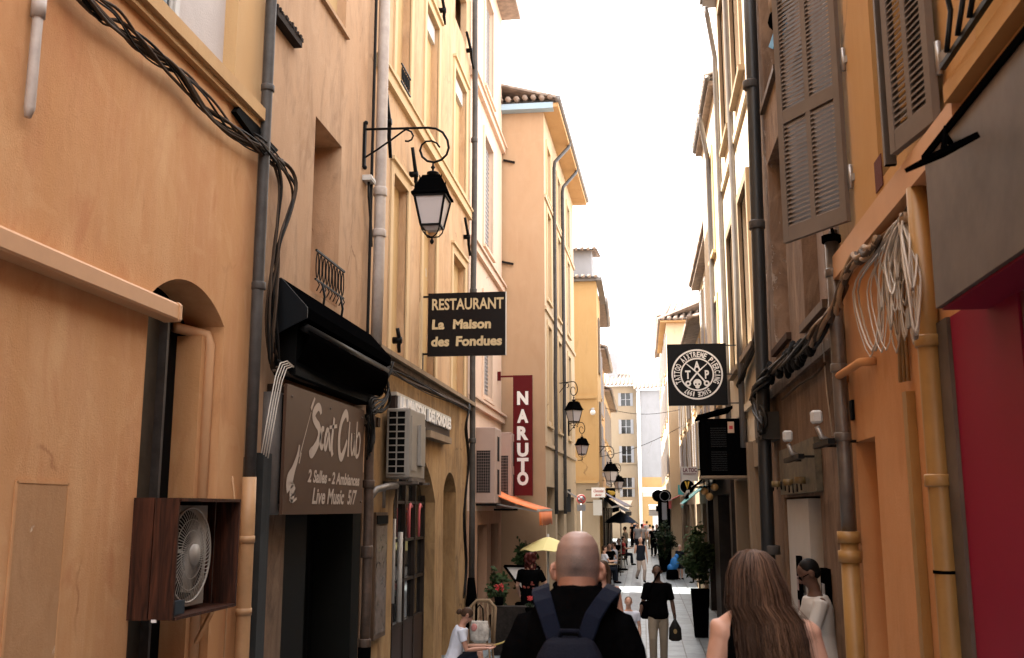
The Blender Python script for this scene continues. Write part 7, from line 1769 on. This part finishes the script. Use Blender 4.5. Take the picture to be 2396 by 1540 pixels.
# orange awning on L5 face / side
ya_ = 24.6
t = thing('orange_awning', 'orange canvas awning under the dark red vertical sign', 'awning', (-3.48, 23, 3.1))
m = MB(); cs_ = []
for i in range(9):
    f_ = i/8; cs_ += [(-3.48+1.26*f_, 21.5, 3.10-.50*f_-.05*math.sin(PI*f_)), (-3.48+1.25*f_, 24.5, 3.12-.49*f_-.05*math.sin(PI*f_))]
m.add(cs_, [(2*i, 2*i+1, 2*i+3, 2*i+2) for i in range(8)], True); o = m.build('canopy', M['orcl'], t, fix=False); o.modifiers.new('s','SOLIDIFY').thickness = .02
m = MB(); vs_ = []
for i in range(13): f_ = i/12; vs_ += [(-2.20, 21.5+3*f_, 2.60), (-2.19+.02*math.sin(i*1.3), 21.5+3*f_, 2.29+.02*math.sin(i*2.1))]
m.add(vs_, [(2*i, 2*i+1, 2*i+3, 2*i+2) for i in range(12)], True); o = m.build('valance', M['orcl'], t, fix=False); o.modifiers.new('s','SOLIDIFY').thickness = .01
m = MB(); m.bar((-2.22,21.45,2.61), (-2.22,24.55,2.62), .05, .05); m.build('front_bar', M['offw'], t)
m = MB(); m.bar((-3.45,21.7,2.8), (-2.25,21.7,2.58), .03, .03); m.bar((-3.45,24.3,2.8), (-2.25,24.3,2.58), .03, .03); m.each('side_bar', M['rail'], t)

# grey sign panels + no entry etc. on L5 side / L6
def flag(name, lab, cat, px0, py0, px1, py1, y, mat, th=.06, bracket=True, toX=None):
    a = ony(px0, py0, y); b = ony(px1, py1, y); t = thing(name, lab, cat, (a.x, y, b.z))
    m = MB(); m.box((a.x, y-th/2, b.z), (b.x, y+th/2, a.z)); m.build('panel', mat, t)
    if toX is not None: m = MB(); xx = a.x if toX < a.x else b.x; m.bar((toX, y, a.z-.08), (xx, y, a.z-.08), .03, .03); m.build('bracket', M['iron'], t)
    return t, a, b
t, a, b = flag('hanging_sign', 'dark grey hanging panel with sloped top beside round no parking sign', 'sign', 1312, 1145, 1336, 1198, 30.5, P('grey_panel', (.05,.05,.052), .5), toX=-2.3)
m = MB(); m.bar((a.x, 30.4, a.z+.06), (b.x+.2, 30.4, a.z-.25), .05, .05); m.build('sloping_bar', M['offw'], t)
yN_ = 33.4; q = ony(1360, 1168, yN_)
t = thing('road_sign', 'round no parking sign with red ring on grey post', 'traffic sign', (q.x, yN_, 0)); rr_ = ony(1371,1168,yN_).x-q.x
m = MB(); m.tube([(q.x, yN_, q.z), (q.x, yN_+.02, q.z)], rr_, 28); m.build('face', M['endg'], t)
m = MB(); m.tube([(q.x+rr_*.86*math.cos(a_), yN_-.01, q.z+rr_*.86*math.sin(a_)) for a_ in [2*PI*j/28 for j in range(29)]], rr_*.13, 6, cap=False); m.bar((q.x-rr_*.6, yN_-.012, q.z+rr_*.6), (q.x+rr_*.6, yN_-.012, q.z-rr_*.6), rr_*.2, .02, up=(0,1,0)); m.build('ring', P('sign_red', (.55,.06,.05), .5), t)
m = MB(); m.box((q.x-rr_*.9, yN_+.0, q.z-rr_*2.5), (q.x+rr_*.9, yN_+.02, q.z-rr_*1.15)); m.build('sub_plate', M['endg'], t)
m = MB(); m.tube([(q.x, yN_+.05, q.z), (q.x, yN_+.05, 0)], .03, 8); m.build('post', M['rail'], t)
t, a, b = flag('shop_sign', 'square white shop sign with faint red script on corner of golden building', 'sign', 1384, 1141, 1416, 1164, 35.8, M['white'], toX=-2.0)
m = MB(); put_text(m, 'Chocolat', lambda x,y,z: V((a.x+.06+x+.2*y, 35.76, b.z+.18+y)), .004, .13, width=(b.x-a.x)*.75); put_text(m, 'glacier', lambda x,y,z: V((a.x+.13+x, 35.76, b.z+.06+y)), .004, .08, width=(b.x-a.x)*.5); m.build('lettering', P('faint_red', (.4,.12,.1), .6), t, fix=False)
flag('light_box', 'blank white light box hanging below white shop sign', 'sign', 1388, 1170, 1409, 1206, 35.9, M['offw'], .15, toX=-2.0)
flag('sign_board', 'black board sign with yellow lamp glow pattern before end house', 'sign', 1418, 1142, 1440, 1166, 44, M['black'], .1, toX=-1.8)
q = ony(1432, 1154, 43.9); m = MB(); m.sphere(q, (.14,.02,.1), 10, 6); m.sphere(q+V((-.12,0,.06)), (.08,.02,.06), 8, 6); o = m.build('emblem', M['gold']); o.parent = bpy.data.objects['sign_board']; attach(o, bpy.data.objects['sign_board'])
def awn(lab, P0, P1, P2, P3, mat, val=.0, th=.02):
    t = thing('shop_awning', lab, 'awning', tuple(P0)); m = MB(); m.add([tuple(P0), tuple(P1), tuple(P2), tuple(P3)], [(0,1,2,3)]); o = m.build('canopy', mat, t); o.modifiers.new('s','SOLIDIFY').thickness = th
    m = MB(); m.bar(P2, P3, .05, .05); m.build('front_bar', M['offw'], t)
    if val: m = MB(); m.add([tuple(P3), tuple(P2), tuple(V(P2)-V((0,0,val))), tuple(V(P3)-V((0,0,val)))], [(0,1,2,3)]); o = m.build('valance', mat, t); o.modifiers.new('s','SOLIDIFY').thickness = .01
    return t
awn('violet grey canvas awning sloping over cafe terrace', V((-1.7,41,3.35)), V((-1.7,50,3.35)), V((-.55,50,2.75)), V((-.75,41,2.75)), P('violet_canvas', (.20,.19,.24), .8))
awn('black canvas awning over dark shop beyond golden building', V((-1.6,36.6,3.2)), V((-1.6,40.4,3.2)), V((-.95,40.4,2.75)), V((-1.1,36.6,2.7)), M['blackcl'], .2)
awn('navy blue awning above far end of cafe terrace', V((-1.95,51,3.1)), V((-1.95,60,3.1)), V((-.7,60,2.5)), V((-.9,51,2.5)), M['navycl'], .25)
awn('dark awning over shops past terrace shrub', V((1.78,49,3.3)), V((1.4,60,3.3)), V((.75,60,2.8)), V((.85,49.5,2.8)), M['blackcl'], .3)
awn('triangular pale grey awning in front of end house', ony(1437,1171,70), ony(1480,1171,70), ony(1466,1203,69.5), ony(1458,1203,69.5), M['whitecl'])
awn('long white awning on golden ground floor at the end of the street', V((-.0,88,4.4)), V((3.4,88,4.4)), V((3.4,86.6,4.0)), V((.0,86.6,4.0)), M['whitecl'], .35)
awn('white awning with deep valance low by dark lamp post', V((.35,66,2.9)), V((2.2,66,2.9)), V((1.9,64.6,2.55)), V((.35,64.6,2.55)), M['whitecl'], .35)
awn('red awning with straight valance on low cream building', V((1.8,42,3.3)), V((1.8,46,3.3)), V((1.15,46,3.0)), V((1.15,42,3.0)), M['redcl'], .35)
awn('black awning beneath black box unit', V((1.42,18.2,3.45)), V((1.74,28,3.5)), V((1.15,28,3.0)), V((.80,18.2,2.95)), M['blackcl'], .12)
awn('teal trimmed dark awning beyond the black awning', V((1.8,28.8,3.3)), V((1.8,33,3.3)), V((1.2,33,2.8)), V((1.1,28.8,2.75)), M['teal'], .1)
# right hanging signs
t, a, b = flag('hanging_sign', 'white hanging sign with dark red capitals above round black logo sign', 'sign', 1594, 1092, 1633, 1126, 27, M['offw'], toX=1.75)
m = MB(); put_text(m, 'LA TOC', lambda x,y,z: V((a.x+.04+x, 26.96, b.z+.24+y)), .006, .15, width=(b.x-a.x)*.85); m.bar((a.x+.04, 26.965, b.z+.19), (b.x-.04, 26.965, b.z+.19), .01, .02); m.build('lettering', P('maroon_ink', (.12,.03,.05), .6), t, fix=False)
yq2 = 25.5; q = ony(1608, 1139, yq2); r_ = ony(1625,1139,yq2).x-q.x
t = thing('round_sign', 'round black hanging sign with gold pointed mark', 'sign', tuple(q)); m = MB(); m.tube([(q.x,yq2,q.z),(q.x,yq2+.05,q.z)], r_, 28); m.build('disc', M['black'], t)
m = MB(); m.tube([(q.x+r_*math.cos(a_), yq2, q.z+r_*math.sin(a_)) for a_ in [2*PI*j/28 for j in range(29)]], r_*.06, 6, cap=False); m.build('rim', M['offw'], t)
m = MB(); m.add([(q.x-r_*.35,yq2-.01,q.z+r_*.7),(q.x-r_*.1,yq2-.01,q.z+r_*.7),(q.x+.0,yq2-.01,q.z-r_*.4)], [(0,1,2)]); m.add([(q.x+r_*.35,yq2-.01,q.z+r_*.7),(q.x+r_*.1,yq2-.01,q.z+r_*.7),(q.x+.0,yq2-.01,q.z-r_*.4)], [(0,1,2)]); m.build('gold_mark', M['gold'], t, fix=False)
m = MB(); m.bar((q.x+r_, yq2+.02, q.z), (1.75, yq2+.02, q.z), .03, .03); m.build('bracket', M['iron'], t)
t, a, b = flag('teal_sign', 'small teal panel peeping out behind round black logo sign', 'sign', 1586, 1135, 1600, 1158, 27.5, M['teal'], toX=1.75)
t = thing('patio_light', 'slim white flood bar over round logo sign', 'lamp', tuple(ony(1640,1133,24))); m = MB(); m.bar(ony(1618,1140,24), ony(1655,1123,24), .12, .05); m.build('bar', M['offw'], t); m = MB(); m.bar(ony(1650,1125,24), ony(1672,1112,24), .03, .03); m.build('arm', M['iron'], t)
# string of small lamps under the black awning
for k, (px, py) in enumerate(((1648, 1150), (1672, 1140), (1660, 1162))):
    q = ony(px, py, 18.5); t = thing('bulb', ('round globe bulb under black awning, lowest toward street', 'round globe bulb under black awning by its wall end', 'round globe bulb under black awning below its front bar')[k], 'lamp', tuple(q))
    m = MB(); m.sphere((0,0,0), .07, 12, 8); local(m, 'globe', P('amber_globe', (.55,.32,.12), .3), t); m = MB(); m.tube([(0,0,.06),(0,0,.3)], .015, 6); local(m, 'cord', M['black'], t)
# oval dark sign + pole
yo = 47; q = ony(1549, 1160, yo)
t = thing('oval_sign', 'dark oval double sign on black post near terrace shrub', 'sign', (q.x, yo, 0))
m = MB(); m.tube([(q.x-.18,yo,q.z),(q.x-.18,yo+.08,q.z)], .28, 20); m.tube([(q.x+.12,yo-.04,q.z-.02),(q.x+.12,yo+.06,q.z-.02)], .30, 20); m.build('discs', M['black'], t)
m = MB(); m.tube([(q.x+.12+.22*math.cos(a_),yo-.05,q.z-.02+.22*math.sin(a_)) for a_ in [2*PI*j/20 for j in range(21)]], .015, 5, cap=False); m.build('ring', M['endg'], t)
m = MB(); m.box((q.x-.02,yo-.03,q.z-1.1),(q.x+.2,yo+.05,q.z-.3)); m.build('column_panel', M['endg'], t)
m = MB(); m.box((q.x-.2,yo+.06,0),(q.x+.35,yo+.3,q.z-.25)); m.build('post', M['black'], t)
# overhead wires
for k, (p_, q_, lab) in enumerate(((ony(1352,1078,36), V((1.8,44,6.2)), 'thin wire crossing street low before end house'), (V((-1.7,48,7.4)), V((1.8,46,7.1)), 'thin wire crossing street higher before end house'))):
    m = MB(); m.tube([p_.lerp(q_, i/10)-V((0,0,.25*math.sin(PI*i/10))) for i in range(11)], .012, 4); tag(m.build('overhead_wire', M['cable']), lab, 'wire')
# small security camera cluster near L6
q = ony(1387, 965, 36.0); t = thing('dome_camera', 'white dome camera on bracket at corner of golden building', 'camera', tuple(q)); m = MB(); m.sphere((0,0,0), .10, 12, 8); local(m, 'dome', M['white'], t); m = MB(); m.bar((0,0,.05),(-.1,.25,.12), .05, .05); m.tube([(0,0,.06),(0,0,.16)], .06, 10); local(m, 'bracket', M['rail'], t)
